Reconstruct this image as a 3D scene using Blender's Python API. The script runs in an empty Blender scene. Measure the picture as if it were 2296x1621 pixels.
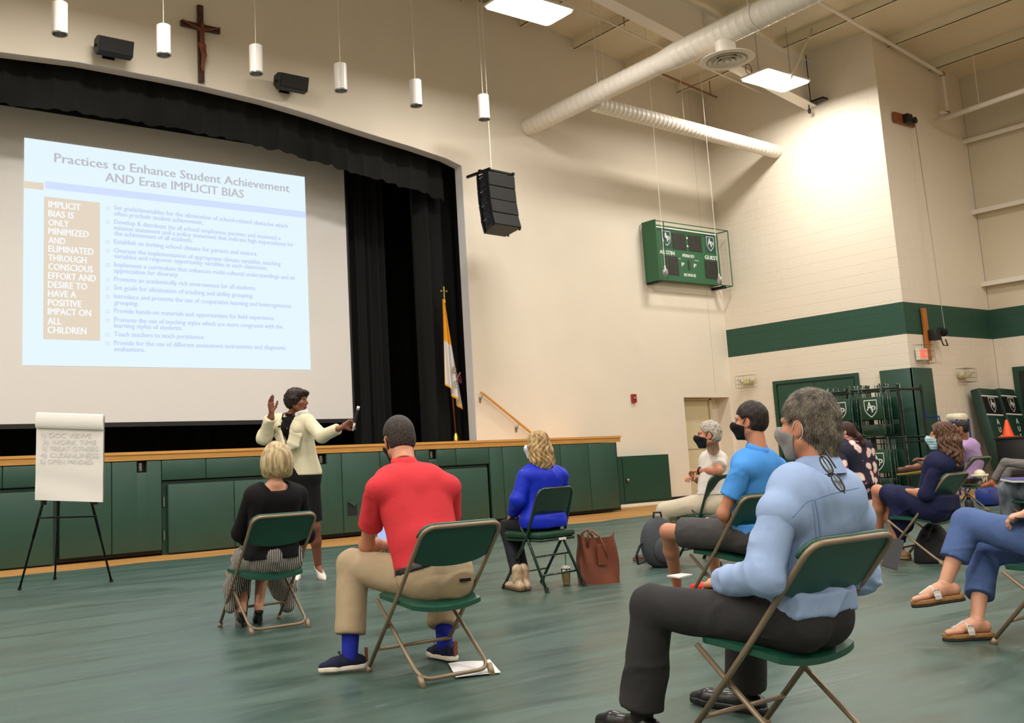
import bpy, bmesh, math, random
import numpy as np
from mathutils import Vector, Matrix
from math import sin, cos, pi, radians
random.seed(7)
S = bpy.context.scene
COL = S.collection

# ------------------------------------------------------------------ camera
cam_d = bpy.data.cameras.new('camera'); cam = bpy.data.objects.new('camera', cam_d); COL.objects.link(cam)
YAW, PITCH, ROLL, EYE = 0.60028, 0.14025, -0.04543, 1.08
_f = Vector((sin(YAW)*cos(PITCH), cos(YAW)*cos(PITCH), sin(PITCH)))
_r = Vector((cos(YAW), -sin(YAW), 0)); _u = _r.cross(_f)
_r2 = _r*cos(ROLL) + _u*sin(ROLL); _u2 = -_r*sin(ROLL) + _u*cos(ROLL)
cam.matrix_world = Matrix(((_r2.x, _u2.x, -_f.x, 0), (_r2.y, _u2.y, -_f.y, 0), (_r2.z, _u2.z, -_f.z, EYE), (0, 0, 0, 1)))
cam_d.sensor_fit = 'HORIZONTAL'; cam_d.sensor_width = 22.3
cam_d.lens = 2194.25/2296*22.3
cam_d.shift_x = 244.98/2296; cam_d.shift_y = -89.55/2296
cam_d.clip_start = 0.05; cam_d.clip_end = 200
cam_d.dof.use_dof = True; cam_d.dof.focus_distance = 4.1; cam_d.dof.aperture_fstop = 7.0
S.camera = cam

# ------------------------------------------------------------------ world, exposure
w = bpy.data.worlds.new('world'); S.world = w; w.use_nodes = True
w.node_tree.nodes['Background'].inputs[0].default_value = (0.9, 0.85, 0.78, 1)
w.node_tree.nodes['Background'].inputs[1].default_value = 0.05
S.view_settings.view_transform = 'Standard'; S.view_settings.look = 'None'
S.view_settings.exposure = 0.0; S.view_settings.gamma = 1.0; S.view_settings.use_curve_mapping = False
LAMP_W = 196.0
LAMP_COL = (1.0, 0.955, 0.895)

# ------------------------------------------------------------------ materials
def lin(c):
    return tuple(((x/255)/12.92 if x <= 10 else (((x/255)+0.055)/1.055)**2.4) for x in c)
_mats = {}
def mat(name, rgb, rough=0.6, metal=0.0, var=0.0, vscale=6.0, bump=0.0, bscale=60.0, emit=0.0, stretch=(1, 1, 1), spec=0.5, trans=0.0, coat=0.0, sheen=0.0):
    if name in _mats: return _mats[name]
    m = bpy.data.materials.new(name); m.use_nodes = True; _mats[name] = m
    nt = m.node_tree; b = nt.nodes['Principled BSDF']
    c = lin(rgb) + (1,)
    b.inputs['Base Color'].default_value = c; b.inputs['Roughness'].default_value = rough
    b.inputs['Metallic'].default_value = metal; b.inputs['Specular IOR Level'].default_value = spec
    if trans: b.inputs['Transmission Weight'].default_value = trans
    if coat: b.inputs['Coat Weight'].default_value = coat
    if sheen: b.inputs['Sheen Weight'].default_value = sheen
    m.diffuse_color = c
    if var or bump:
        tc = nt.nodes.new('ShaderNodeTexCoord'); mp = nt.nodes.new('ShaderNodeMapping'); mp.inputs['Scale'].default_value = stretch
        nt.links.new(tc.outputs['Object'], mp.inputs[0])
    if var:
        n = nt.nodes.new('ShaderNodeTexNoise'); n.inputs['Scale'].default_value = vscale; n.inputs['Detail'].default_value = 4
        nt.links.new(mp.outputs[0], n.inputs['Vector'])
        mr = nt.nodes.new('ShaderNodeMapRange'); mr.inputs[1].default_value = 0.3; mr.inputs[2].default_value = 0.7
        mr.inputs[3].default_value = 1-var; mr.inputs[4].default_value = 1+var
        nt.links.new(n.outputs[0], mr.inputs[0])
        mx = nt.nodes.new('ShaderNodeMix'); mx.data_type = 'RGBA'; mx.blend_type = 'MULTIPLY'; mx.inputs[0].default_value = 1
        mx.inputs[6].default_value = c; nt.links.new(mr.outputs[0], mx.inputs[7]); nt.links.new(mx.outputs[2], b.inputs['Base Color'])
    if bump:
        n = nt.nodes.new('ShaderNodeTexNoise'); n.inputs['Scale'].default_value = bscale; n.inputs['Detail'].default_value = 3
        nt.links.new(mp.outputs[0], n.inputs['Vector'])
        bp = nt.nodes.new('ShaderNodeBump'); bp.inputs['Strength'].default_value = bump; bp.inputs['Distance'].default_value = 0.01
        nt.links.new(n.outputs[0], bp.inputs['Height']); nt.links.new(bp.outputs[0], b.inputs['Normal'])
    if emit:
        b.inputs['Emission Color'].default_value = c; b.inputs['Emission Strength'].default_value = emit
    return m

# ------------------------------------------------------------------ mesh helpers
class MB:
    def __init__(s): s.v = []; s.f = []; s.m = []
    def add(s, vs, fs, mi=0):
        o = len(s.v); s.v += [tuple(map(float, p)) for p in vs]; s.f += [tuple(o+i for i in f) for f in fs]; s.m += [mi]*len(fs); return s
    def box(s, x0, x1, y0, y1, z0, z1, M=None, mi=0):
        vs = [Vector((x, y, z)) for z in (z0, z1) for y in (y0, y1) for x in (x0, x1)]
        if M is not None: vs = [M @ p for p in vs]
        return s.add(vs, [(0, 2, 3, 1), (4, 5, 7, 6), (0, 1, 5, 4), (2, 6, 7, 3), (0, 4, 6, 2), (1, 3, 7, 5)], mi)
    def cbox(s, x0, x1, y0, y1, z0, z1, c=0.006, M=None, mi=0):
        """box with chamfered edges"""
        bm = bmesh.new(); r = bmesh.ops.create_cube(bm, size=1)
        for p in bm.verts: p.co = Vector(((x0+x1)/2+(x1-x0)*p.co.x, (y0+y1)/2+(y1-y0)*p.co.y, (z0+z1)/2+(z1-z0)*p.co.z))
        bmesh.ops.bevel(bm, geom=bm.edges[:], offset=c, segments=2, profile=0.5, affect='EDGES')
        bm.verts.index_update()
        vs = [p.co.copy() for p in bm.verts]; fs = [tuple(q.index for q in f.verts) for f in bm.faces]; bm.free()
        if M is not None: vs = [M @ p for p in vs]
        return s.add(vs, fs, mi)
    def tube(s, pts, r, n=8, mi=0, caps=True, closed=False):
        pts = [Vector(p) for p in pts]; N = len(pts); rs = r if isinstance(r, (list, tuple)) else [r]*N
        rings = []; prev = None
        for i, p in enumerate(pts):
            if closed: t = pts[(i+1) % N]-pts[i-1]
            else: t = (pts[min(i+1, N-1)]-pts[max(i-1, 0)])
            t.normalize()
            if prev is None: a = t.orthogonal().normalized()
            else:
                a = prev-t*prev.dot(t); a = a.normalized() if a.length > 1e-6 else t.orthogonal().normalized()
            prev = a; b = t.cross(a)
            rings.append([p+(a*cos(2*pi*k/n)+b*sin(2*pi*k/n))*rs[i] for k in range(n)])
        vs = [q for R in rings for q in R]; fs = []
        for i in range(N if closed else N-1):
            j = (i+1) % N
            for k in range(n): fs.append((i*n+k, i*n+(k+1) % n, j*n+(k+1) % n, j*n+k))
        if caps and not closed:
            fs.append(tuple(range(n-1, -1, -1))); fs.append(tuple((N-1)*n+k for k in range(n)))
        return s.add(vs, fs, mi)
    def lathe(s, prof, n=24, c=(0, 0, 0), M=None, mi=0):
        vs = []; fs = []
        for r, z in prof:
            for k in range(n): vs.append(Vector((r*cos(2*pi*k/n), r*sin(2*pi*k/n), z)))
        for i in range(len(prof)-1):
            for k in range(n): fs.append((i*n+k, i*n+(k+1) % n, (i+1)*n+(k+1) % n, (i+1)*n+k))
        if M is not None: vs = [M @ p for p in vs]
        vs = [p+Vector(c) for p in vs]
        return s.add(vs, fs, mi)
    def prism(s, poly, h0, h1, ax='y', mi=0, M=None):
        """poly: 2d outline; extruded along ax"""
        def P(a, b, h):
            return Vector((a, h, b)) if ax == 'y' else (Vector((h, a, b)) if ax == 'x' else Vector((a, b, h)))
        n = len(poly); vs = [P(a, b, h0) for a, b in poly]+[P(a, b, h1) for a, b in poly]
        if M is not None: vs = [M @ p for p in vs]
        fs = [tuple(range(n)), tuple(range(2*n-1, n-1, -1))]+[(i, i+n, (i+1) % n+n, (i+1) % n) for i in range(n)]
        return s.add(vs, fs, mi)
    def ball(s, c, r, n=12, mi=0, sc=(1, 1, 1), M=None):
        m = n//2; vs = []; fs = []
        for i in range(m+1):
            a = pi*i/m
            for k in range(n): vs.append(Vector((sin(a)*cos(2*pi*k/n)*r*sc[0], sin(a)*sin(2*pi*k/n)*r*sc[1], cos(a)*r*sc[2])))
        for i in range(m):
            for k in range(n): fs.append((i*n+k, (i+1)*n+k, (i+1)*n+(k+1) % n, i*n+(k+1) % n))
        if M is not None: vs = [M @ p for p in vs]
        return s.add([p+Vector(c) for p in vs], fs, mi)
    def mesh(s, name, mats, smooth=False, fix=True):
        me = bpy.data.meshes.new(name); me.from_pydata(s.v, [], s.f)
        for m in (mats if isinstance(mats, (list, tuple)) else [mats]): me.materials.append(m)
        if len(set(s.m)) > 1: me.polygons.foreach_set('material_index', s.m)
        if fix:
            bm = bmesh.new(); bm.from_mesh(me); bmesh.ops.remove_doubles(bm, verts=bm.verts, dist=1e-6); bmesh.ops.recalc_face_normals(bm, faces=bm.faces[:]); bm.to_mesh(me); bm.free()
        if smooth: me.polygons.foreach_set('use_smooth', [True]*len(me.polygons))
        if smooth == 'auto':
            me.set_sharp_from_angle(angle=radians(40))
        me.update(); return me
    def build(s, name, mats, parent=None, smooth=False, loc=None, fix=True, **tags):
        return link(name, s.mesh(name, mats, smooth, fix), parent, loc, **tags)

def link(name, me, parent=None, loc=None, label=None, cat=None, group=None, kind=None, world=True):
    """object from a mesh; coordinates are in world space unless parent-local"""
    o = bpy.data.objects.new(name, me); COL.objects.link(o)
    if parent is not None:
        o.parent = parent
        if world: o.matrix_parent_inverse = base_of(parent).inverted()
    if loc is not None: o.location = loc
    return tag(o, label, cat, group, kind)
def base_of(p):
    M = Matrix.Translation(p.location) @ p.rotation_euler.to_matrix().to_4x4()
    if p.parent is not None: M = base_of(p.parent) @ p.matrix_parent_inverse @ M
    return M
def tag(o, label=None, cat=None, group=None, kind=None):
    if label: o['label'] = label
    if cat: o['category'] = cat
    if group: o['group'] = group
    if kind: o['kind'] = kind
    return o
def thing(name, label, cat, loc=(0, 0, 0), rz=0, group=None):
    o = bpy.data.objects.new(name, None); COL.objects.link(o); o.location = loc; o.rotation_euler = (0, 0, rz)
    o.empty_display_size = 0.1
    return tag(o, label, cat, group)
def lpart(name, mb, m, parent, smooth=False, **k):
    """part built in the local coordinates of its parent"""
    return link(name, mb.mesh(name, m, smooth), parent, None, world=False, **k)
def copy_tree(o, parent=None):
    c = o.copy(); COL.objects.link(c)
    if parent is not None: c.parent = parent
    for ch in o.children: copy_tree(ch, c)
    return c
def dup(o, loc, rz, label, group=None):
    c = copy_tree(o); c.location = loc; c.rotation_euler = (0, 0, rz); c['label'] = label
    if group: c['group'] = group
    return c
def text_mb(txt, width=None, height=None, depth=0.002, M=None, bold=0.0, align='LEFT'):
    """flat lettering in the XZ plane (reads from -y), baseline at z=0"""
    cu = bpy.data.curves.new('lettering', 'FONT'); cu.body = txt; cu.size = 1; cu.extrude = 0.0; cu.resolution_u = 2
    o = bpy.data.objects.new('lettering', cu); COL.objects.link(o)
    dg = bpy.context.evaluated_depsgraph_get(); dg.update(); me = o.evaluated_get(dg).to_mesh()
    xs = [v.co.x for v in me.vertices]; 
    x0, x1 = min(xs), max(xs); sx = (width/(x1-x0)) if width else None
    sy = height/0.72 if height else sx
    if sx is None: sx = sy
    vs = []
    for v in me.vertices: vs.append(Vector(((v.co.x-x0)*sx - (0 if align == 'LEFT' else (x1-x0)*sx/2), -depth, v.co.y*sy)))
    if M is not None: vs = [M @ p for p in vs]
    fs = [tuple(p.vertices) for p in me.polygons]
    if bold:
        n0 = len(vs); dv = (M.to_3x3() if M is not None else Matrix.Identity(3)) @ Vector((bold*1.4*sx, -.0008, bold*.35*sy)); vs = vs+[p+dv for p in vs]+[p+dv*.5 for p in vs]; fs = fs+[tuple(i+n0 for i in f) for f in fs]+[tuple(i+2*n0 for i in f) for f in fs]
    o.evaluated_get(dg).to_mesh_clear(); bpy.data.objects.remove(o); bpy.data.curves.remove(cu)
    return vs, fs
def RZ(a): return Matrix.Rotation(a, 4, 'Z')
def T(*p): return Matrix.Translation(Vector(p[0] if len(p) == 1 else p))

# ================================================================== organic shapes: blended tapered limbs -> one smooth skin
def nz(v):
    v = np.asarray(v, float); n = np.linalg.norm(v); return v/n if n > 1e-9 else v
V3 = lambda *p: np.array(p, float)
class Shape:
    """list of blended primitives; every primitive only touches the grid near it"""
    def __init__(s, k=.03): s.p = []; s.cuts = []; s.k = k; s.rest = None
    def rc(s, a, b, r1, r2=None, k=None): s.p.append(('rc', np.array(a, float), np.array(b, float), r1, r1 if r2 is None else r2, s.k if k is None else k, 1)); return s
    def ch(s, pts, rs, k=None):
        for i in range(len(pts)-1): s.rc(pts[i], pts[i+1], rs[i], rs[i+1], k)
        return s
    def el(s, c, r, R=None, k=None, sub=False): s.p.append(('el', np.array(c, float), np.array(r, float), np.eye(3) if R is None else np.array(R, float), None, s.k if k is None else k, -1 if sub else 1)); return s
    def cut(s, p, n, rad=None): s.cuts.append((np.array(p, float), nz(n), rad)); return s
    def bounds(s):
        lo = []; hi = []
        for q in s.p:
            if q[6] < 0: continue
            if q[0] == 'rc': r = max(q[3], q[4]); lo.append(np.minimum(q[1], q[2])-r); hi.append(np.maximum(q[1], q[2])+r)
            else: r = q[2].max(); lo.append(q[1]-r); hi.append(q[1]+r)
        return np.min(lo, 0), np.max(hi, 0)
    def mesh(s, h, base=None, extra=None):
        lo, hi = s.bounds(); lo = lo-3*h-.01; n = np.ceil((hi+3*h+.01-lo)/h).astype(int)+1
        F = np.full(n, 9.0, np.float32)
        for q in s.p:
            kind, k, sg = q[0], q[5], q[6]; m = k+2.2*h
            if kind == 'rc': r = max(q[3], q[4]); a0 = np.minimum(q[1], q[2])-r-m; a1 = np.maximum(q[1], q[2])+r+m
            else: r = q[2].max(); a0 = q[1]-r-m; a1 = q[1]+r+m
            i0 = np.clip(((a0-lo)/h).astype(int), 0, n-1); i1 = np.clip(np.ceil((a1-lo)/h).astype(int)+1, 1, n)
            if (i1 <= i0).any(): continue
            X = (lo[0]+h*np.arange(i0[0], i1[0]))[:, None, None].astype(np.float32); Y = (lo[1]+h*np.arange(i0[1], i1[1]))[None, :, None].astype(np.float32); Z = (lo[2]+h*np.arange(i0[2], i1[2]))[None, None, :].astype(np.float32)
            if kind == 'rc':
                a, b, r1, r2 = q[1:5]; d = b-a; L2 = max(d@d, 1e-9)
                t = np.clip(((X-a[0])*d[0]+(Y-a[1])*d[1]+(Z-a[2])*d[2])/L2, 0, 1)
                D = np.sqrt((X-a[0]-t*d[0])**2+(Y-a[1]-t*d[1])**2+(Z-a[2]-t*d[2])**2)-(r1+t*(r2-r1))
            else:
                c, r_, R = q[1:4]; x = X-c[0]; y = Y-c[1]; z = Z-c[2]
                u = (x*R[0, 0]+y*R[1, 0]+z*R[2, 0]); v = (x*R[0, 1]+y*R[1, 1]+z*R[2, 1]); w_ = (x*R[0, 2]+y*R[1, 2]+z*R[2, 2])
                k0 = np.sqrt((u/r_[0])**2+(v/r_[1])**2+(w_/r_[2])**2); k1 = np.sqrt((u/r_[0]**2)**2+(v/r_[1]**2)**2+(w_/r_[2]**2)**2)+1e-9
                D = k0*(k0-1)/k1
            G = F[i0[0]:i1[0], i0[1]:i1[1], i0[2]:i1[2]]
            if sg > 0:
                e = np.maximum(k-np.abs(G-D), 0); G[:] = np.minimum(G, D)-e*e/(4*max(k, 1e-6))
            else:
                e = np.maximum(k-np.abs(G+D), 0); G[:] = np.maximum(G, -D)+e*e/(4*max(k, 1e-6))
        X = (lo[0]+h*np.arange(n[0]))[:, None, None]; Y = (lo[1]+h*np.arange(n[1]))[None, :, None]; Z = (lo[2]+h*np.arange(n[2]))[None, None, :]
        for p, nn, rad in s.cuts:
            D = ((X-p[0])*nn[0]+(Y-p[1])*nn[1]+(Z-p[2])*nn[2]).astype(np.float32)
            if rad: D = np.minimum(D, rad-np.sqrt((X-p[0])**2+(Y-p[1])**2+(Z-p[2])**2))
            F = np.maximum(F, D)
        if s.rest is not None:      # pressed flat where it rests against a chair back
            p, nn, z0 = s.rest; F = np.maximum(F, np.minimum((X-p[0])*nn[0]+(Y-p[1])*nn[1]+(Z-p[2])*nn[2], Z-z0))
        if extra is not None: F = extra(F, X, Y, Z)
        return nets(F, lo, h)
def nets(F, lo, h):
    ins = F < 0
    c = sum(ins[i:ins.shape[0]-1+i, j:ins.shape[1]-1+j, k:ins.shape[2]-1+k].astype(np.int8) for i in (0, 1) for j in (0, 1) for k in (0, 1))
    A = np.argwhere((c > 0) & (c < 8)); idx = np.full(c.shape, -1, np.int64); idx[A[:, 0], A[:, 1], A[:, 2]] = np.arange(len(A))
    P = np.zeros((len(A), 3)); W = np.zeros(len(A))
    for ax in range(3):
        o = [a for a in range(3) if a != ax]
        for i in (0, 1):
            for j in (0, 1):
                q = A.copy(); q[:, o[0]] += i; q[:, o[1]] += j; q2 = q.copy(); q2[:, ax] += 1
                f0 = F[q[:, 0], q[:, 1], q[:, 2]]; f1 = F[q2[:, 0], q2[:, 1], q2[:, 2]]; m = (f0 < 0) != (f1 < 0)
                t = np.where(m, f0/np.where(m, f0-f1, 1), 0); pt = q.astype(float); pt[:, ax] += t
                P += np.where(m[:, None], pt, 0); W += m
    V = lo+h*(P/W[:, None]); Q = []
    for ax in range(3):
        o = [a for a in range(3) if a != ax]; sl0 = [slice(None)]*3; sl1 = [slice(None)]*3; sl0[ax] = slice(0, -1); sl1[ax] = slice(1, None)
        a, b = ins[tuple(sl0)], ins[tuple(sl1)]; E = np.argwhere(a != b)
        E = E[(E[:, o[0]] > 0) & (E[:, o[1]] > 0) & (E[:, o[0]] < F.shape[o[0]]-1) & (E[:, o[1]] < F.shape[o[1]]-1)]
        fl = a[E[:, 0], E[:, 1], E[:, 2]]
        ids = []
        for di, dj in ((-1, -1), (0, -1), (0, 0), (-1, 0)):
            q = E.copy(); q[:, o[0]] += di; q[:, o[1]] += dj; ids.append(idx[q[:, 0], q[:, 1], q[:, 2]])
        q = np.stack(ids, 1); flip = fl if ax != 1 else ~fl
        q[~flip] = q[~flip][:, ::-1]; Q.append(q)
    Q = np.concatenate(Q); Q = Q[(Q >= 0).all(1)]
    c0 = V.mean(0); vol = np.einsum('ij,ij->', V[Q[:, 0]]-c0, np.cross(V[Q[:, 1]]-c0, V[Q[:, 2]]-c0))
    if vol < 0: Q = Q[:, ::-1]
    return V, Q
def vnoise(P, seed=0):
    """cheap smooth value noise in [-1,1]"""
    rng = np.random.RandomState(seed); T_ = rng.rand(4096)*2-1; P = P+100.3; i = np.floor(P).astype(int); f = P-i; f = f*f*(3-2*f); r = 0
    for a in (0, 1):
        for b in (0, 1):
            for c in (0, 1):
                hsh = ((i[:, 0]+a)*73+(i[:, 1]+b)*1399+(i[:, 2]+c)*6151) % 4096
                r = r+T_[hsh]*(f[:, 0] if a else 1-f[:, 0])*(f[:, 1] if b else 1-f[:, 1])*(f[:, 2] if c else 1-f[:, 2])
    return r
def vert_normals(V, Q):
    n = np.cross(V[Q[:, 2]]-V[Q[:, 0]], V[Q[:, 3]]-V[Q[:, 1]]); N = np.zeros_like(V)
    for i in range(4): np.add.at(N, Q[:, i], n)
    return N/(np.linalg.norm(N, axis=1)[:, None]+1e-12)
def relax(V, Q, it=1, w=.5):
    for _ in range(it):
        S_ = np.zeros_like(V); C = np.zeros(len(V))
        for i in range(4):
            a, b = Q[:, i], Q[:, (i+1) % 4]; np.add.at(S_, a, V[b]); np.add.at(S_, b, V[a]); np.add.at(C, a, 1); np.add.at(C, b, 1)
        V = V*(1-w)+w*S_/np.maximum(C, 1)[:, None]
    return V
def folds(V, Q, amp, scale, seed=1, direction=(1, 1, 1), axis=None, stretch=.45):
    """sharp-crested cloth creases"""
    N = vert_normals(V, Q); W = V
    if axis is not None: a_ = nz(axis); W = V-np.outer(V @ a_, a_)*(1-stretch)
    P = W*scale*np.array(direction, float); P = P+.7*np.stack([vnoise(W*scale*.6, seed+5), vnoise(W*scale*.6, seed+6), vnoise(W*scale*.6, seed+7)], 1)
    r = 1-2.4*np.abs(vnoise(P, seed)); r = np.clip(r, -.3, 1); r = np.sign(r)*np.abs(r)**1.2
    msk = np.clip(vnoise(W*scale*.4, seed+11)*1.5+.55, .1, 1); r3 = 1-2*np.abs(vnoise(P*2.3, seed+2)); lo_ = vnoise(W*scale*.4, seed+13)
    return V+N*(amp*(r*.62*msk+.14*r3*msk+.35*lo_))[:, None]
_BV = {}
def stitched(t, V, Q, pts, dirn, m, r=.0014, name='seam', off=0.0):
    """a seam laid on a surface: points cast onto it"""
    from mathutils.bvhtree import BVHTree
    key = id(V); tr = _BV.get(key)
    if tr is None: tr = _BV[key] = BVHTree.FromPolygons([tuple(v) for v in V], [tuple(int(i) for i in q) for q in Q])
    og = Vector(list(t['_org'])); out = []; d = Vector(dirn).normalized()
    P = [Vector(p) for p in pts]; fine = []
    for a, b in zip(P, P[1:]): fine += [a.lerp(b, k/8) for k in range(8)]
    fine.append(P[-1])
    for p in fine:
        h_ = tr.ray_cast(p-d*1.5, d)
        if h_[0] is not None: out.append(h_[0]-d*off-og)
    if len(out) > 2: return lpart(name, MB().tube(out, r, 5), m, t, smooth=True)
def sk(name, parts, mats, parent, origin=None, fmat=None, **tags):
    """parts: list of (V,Q) in world space -> one mesh object, child of parent"""
    vs = []; qs = []; o = 0
    for V, Q in parts: vs.append(V); qs.append(Q+o); o += len(V)
    V = np.concatenate(vs); Q = np.concatenate(qs); og = np.array(list(parent['_org'])) if '_org' in parent else np.zeros(3)
    me = bpy.data.meshes.new(name); nv, nf = len(V), len(Q)
    me.vertices.add(nv); me.vertices.foreach_set('co', (V-og).astype(np.float32).ravel())
    me.loops.add(nf*4); me.loops.foreach_set('vertex_index', Q.ravel().astype(np.int32))
    me.polygons.add(nf); me.polygons.foreach_set('loop_start', np.arange(0, nf*4, 4, dtype=np.int32)); 
    for m in (mats if isinstance(mats, (list, tuple)) else [mats]): me.materials.append(m)
    if fmat is not None: me.polygons.foreach_set('material_index', fmat(V[Q].mean(1)).astype(np.int32))
    me.polygons.foreach_set('use_smooth', np.ones(nf, bool)); me.update(calc_edges=True); me.validate()
    return link(name, me, parent, None, world=False, **tags)

# ------------------------------------------------------------------ skins and cloths
def skin(n, c): 
    m = mat(n, c, .5, var=.05, vscale=14)
    b = m.node_tree.nodes['Principled BSDF']; b.inputs['Subsurface Weight'].default_value = .12; b.inputs['Subsurface Radius'].default_value = (.02, .008, .005); b.inputs['Subsurface Scale'].default_value = .5
    return m
def hair_mat(n, c1, c2, streak=(90, 90, 9), rough=.5):
    m = bpy.data.materials.new(n); m.use_nodes = True; nt = m.node_tree; b = nt.nodes['Principled BSDF']
    tc = nt.nodes.new('ShaderNodeTexCoord'); mp = nt.nodes.new('ShaderNodeMapping'); mp.inputs['Scale'].default_value = streak; nt.links.new(tc.outputs['Object'], mp.inputs[0])
    nn = nt.nodes.new('ShaderNodeTexNoise'); nn.inputs['Scale'].default_value = 1; nn.inputs['Detail'].default_value = 3; nt.links.new(mp.outputs[0], nn.inputs['Vector'])
    cr = nt.nodes.new('ShaderNodeValToRGB'); cr.color_ramp.elements[0].position = .36; cr.color_ramp.elements[1].position = .64
    cr.color_ramp.elements[0].color = lin(c1)+(1,); cr.color_ramp.elements[1].color = lin(c2)+(1,); nt.links.new(nn.outputs[0], cr.inputs[0]); nt.links.new(cr.outputs[0], b.inputs['Base Color'])
    b.inputs['Roughness'].default_value = rough
    bp = nt.nodes.new('ShaderNodeBump'); bp.inputs['Strength'].default_value = .35; bp.inputs['Distance'].default_value = .003; nt.links.new(nn.outputs[0], bp.inputs['Height']); nt.links.new(bp.outputs[0], b.inputs['Normal']); b.inputs['Specular IOR Level'].default_value = .3
    return m
def cloth(n, c, rough=.85, bump=.25, bscale=16, var=.04, stretch=(1, 1, 1)):
    return mat(n, c, rough, var=var, vscale=5, bump=bump, bscale=bscale, stretch=stretch, spec=.25)

def frame(heading, pitch=0, roll=0):
    """columns: right, forward, up. heading measured from +y toward +x, degrees"""
    h, p = radians(heading), radians(pitch); f = V3(sin(h)*cos(p), cos(h)*cos(p), sin(p)); r = V3(cos(h), -sin(h), 0)
    u = np.cross(r, f); ro = radians(roll); r2 = r*cos(ro)+u*sin(ro); u2 = -r*sin(ro)+u*cos(ro)
    return np.stack([r2, f, u2], 1)

def head_shape(c, R, s, neck, male=True, earless=False):
    L = lambda x, y, z: c+R @ V3(x, y, z)*s
    h = Shape(.022*s)
    h.el(L(0, -.018, .030), V3(.072, .092, .083)*s, R); h.el(L(0, .030, -.030), V3(.060, .060, .080)*s, R)
    h.rc(L(0, .052, -.092), L(0, .060, -.096), .026*s, .020*s)
    for sx in (-1, 1):
        h.rc(L(sx*.050, .0, -.058), L(sx*.018, .052, -.094), .022*s, .020*s)
        h.el(L(sx*.038, .058, -.022), V3(.024, .024, .024)*s, R, k=.015*s)
        h.rc(L(sx*.012, .082, .022), L(sx*.045, .069, .024), .011*s, .009*s, k=.014*s)
    h.rc(L(0, .088, .012), L(0, .106, -.024), .008*s, .0125*s, k=.010*s)
    for sx in (-1, 1): h.rc(L(sx*.010, .094, -.030), L(sx*.012, .092, -.031), .008*s, k=.005*s)
    for sx in (-1, 1): h.el(L(sx*.031, .092, .004), V3(.017, .013, .011)*s, R, k=.008*s, sub=True)
    h.rc(L(-.018, .084, -.056), L(.018, .084, -.056), .0065*s, k=.006*s); h.rc(L(-.016, .083, -.066), L(.016, .083, -.066), .0075*s, k=.006*s)
    if not earless:
        for sx in (-1, 1):
            h.el(L(sx*.076, -.008, -.008), V3(.007, .019, .031)*s, R @ np.array([[cos(.35), -sin(.35)*sx, 0], [sin(.35)*sx, cos(.35), 0], [0, 0, 1]]), k=.008*s)
            h.rc(L(sx*.072, .004, -.032), L(sx*.070, .006, -.036), .007*s, k=.006*s)
            h.el(L(sx*.084, -.002, -.006), V3(.005, .009, .015)*s, R, k=.004*s, sub=True)
    nk = np.array(neck, float); dn = nk-L(0, -.02, -.05)
    h.rc(L(0, -.026, -.045), nk+nz(dn)*.02, (.052 if male else .043)*s, (.060 if male else .048)*s, k=.03*s)
    h.cut(nk+nz(dn)*.015, dn)
    return h, L

def hand_shape(w, d, n, side, s=1.0, curl=.5, spread=1.0, thumb_out=1.0):
    """w wrist, d direction to the fingers, n normal on the back of the hand, side +1/-1: thumb side = side*cross(d,n)"""
    d = nz(d); n = nz(np.array(n, float)-d*np.dot(n, d)); l = np.cross(d, n)*side; h = Shape(.008*s); w = np.array(w, float)
    h.rc(w-d*.05*s, w+d*.012*s, .024*s, .022*s, k=.012)
    curls = curl if isinstance(curl, (list, tuple)) else [curl]*4
    for i, (off, L_, r) in enumerate(((.030, .070, .0088), (.010, .078, .0092), (-.010, .072, .0086), (-.028, .056, .0076))):
        kn = w+d*(.088-.004*abs(i-1))*s+l*off*s
        h.rc(w+l*off*.55*s+d*.01*s, kn, .0145*s, .0118*s, k=.010*s)
        a = 0; p = kn; dd_ = nz(d+l*off*2.2*spread)
        for j, f in enumerate((.45, .30, .25)):
            a += curls[i]*(.8 if j == 0 else 1.0); q = p+(dd_*cos(a)-n*sin(a))*L_*f*s; h.rc(p, q, (r-.0008*j)*s, (r-.0008*(j+1))*s, k=.0035*s); p = q
    b = w+d*.022*s+l*.018*s-n*.006*s; m_ = b+nz(d*.75+l*.75*thumb_out-n*.35)*.042*s; m2 = m_+nz(d+l*.35*thumb_out-n*.3)*.030*s; t = m2+nz(d+l*.05*thumb_out-n*.35)*.024*s
    h.ch([b, m_, m2, t], [.0155*s, .0115*s, .0100*s, .0080*s], k=.008*s)
    return h

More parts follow.
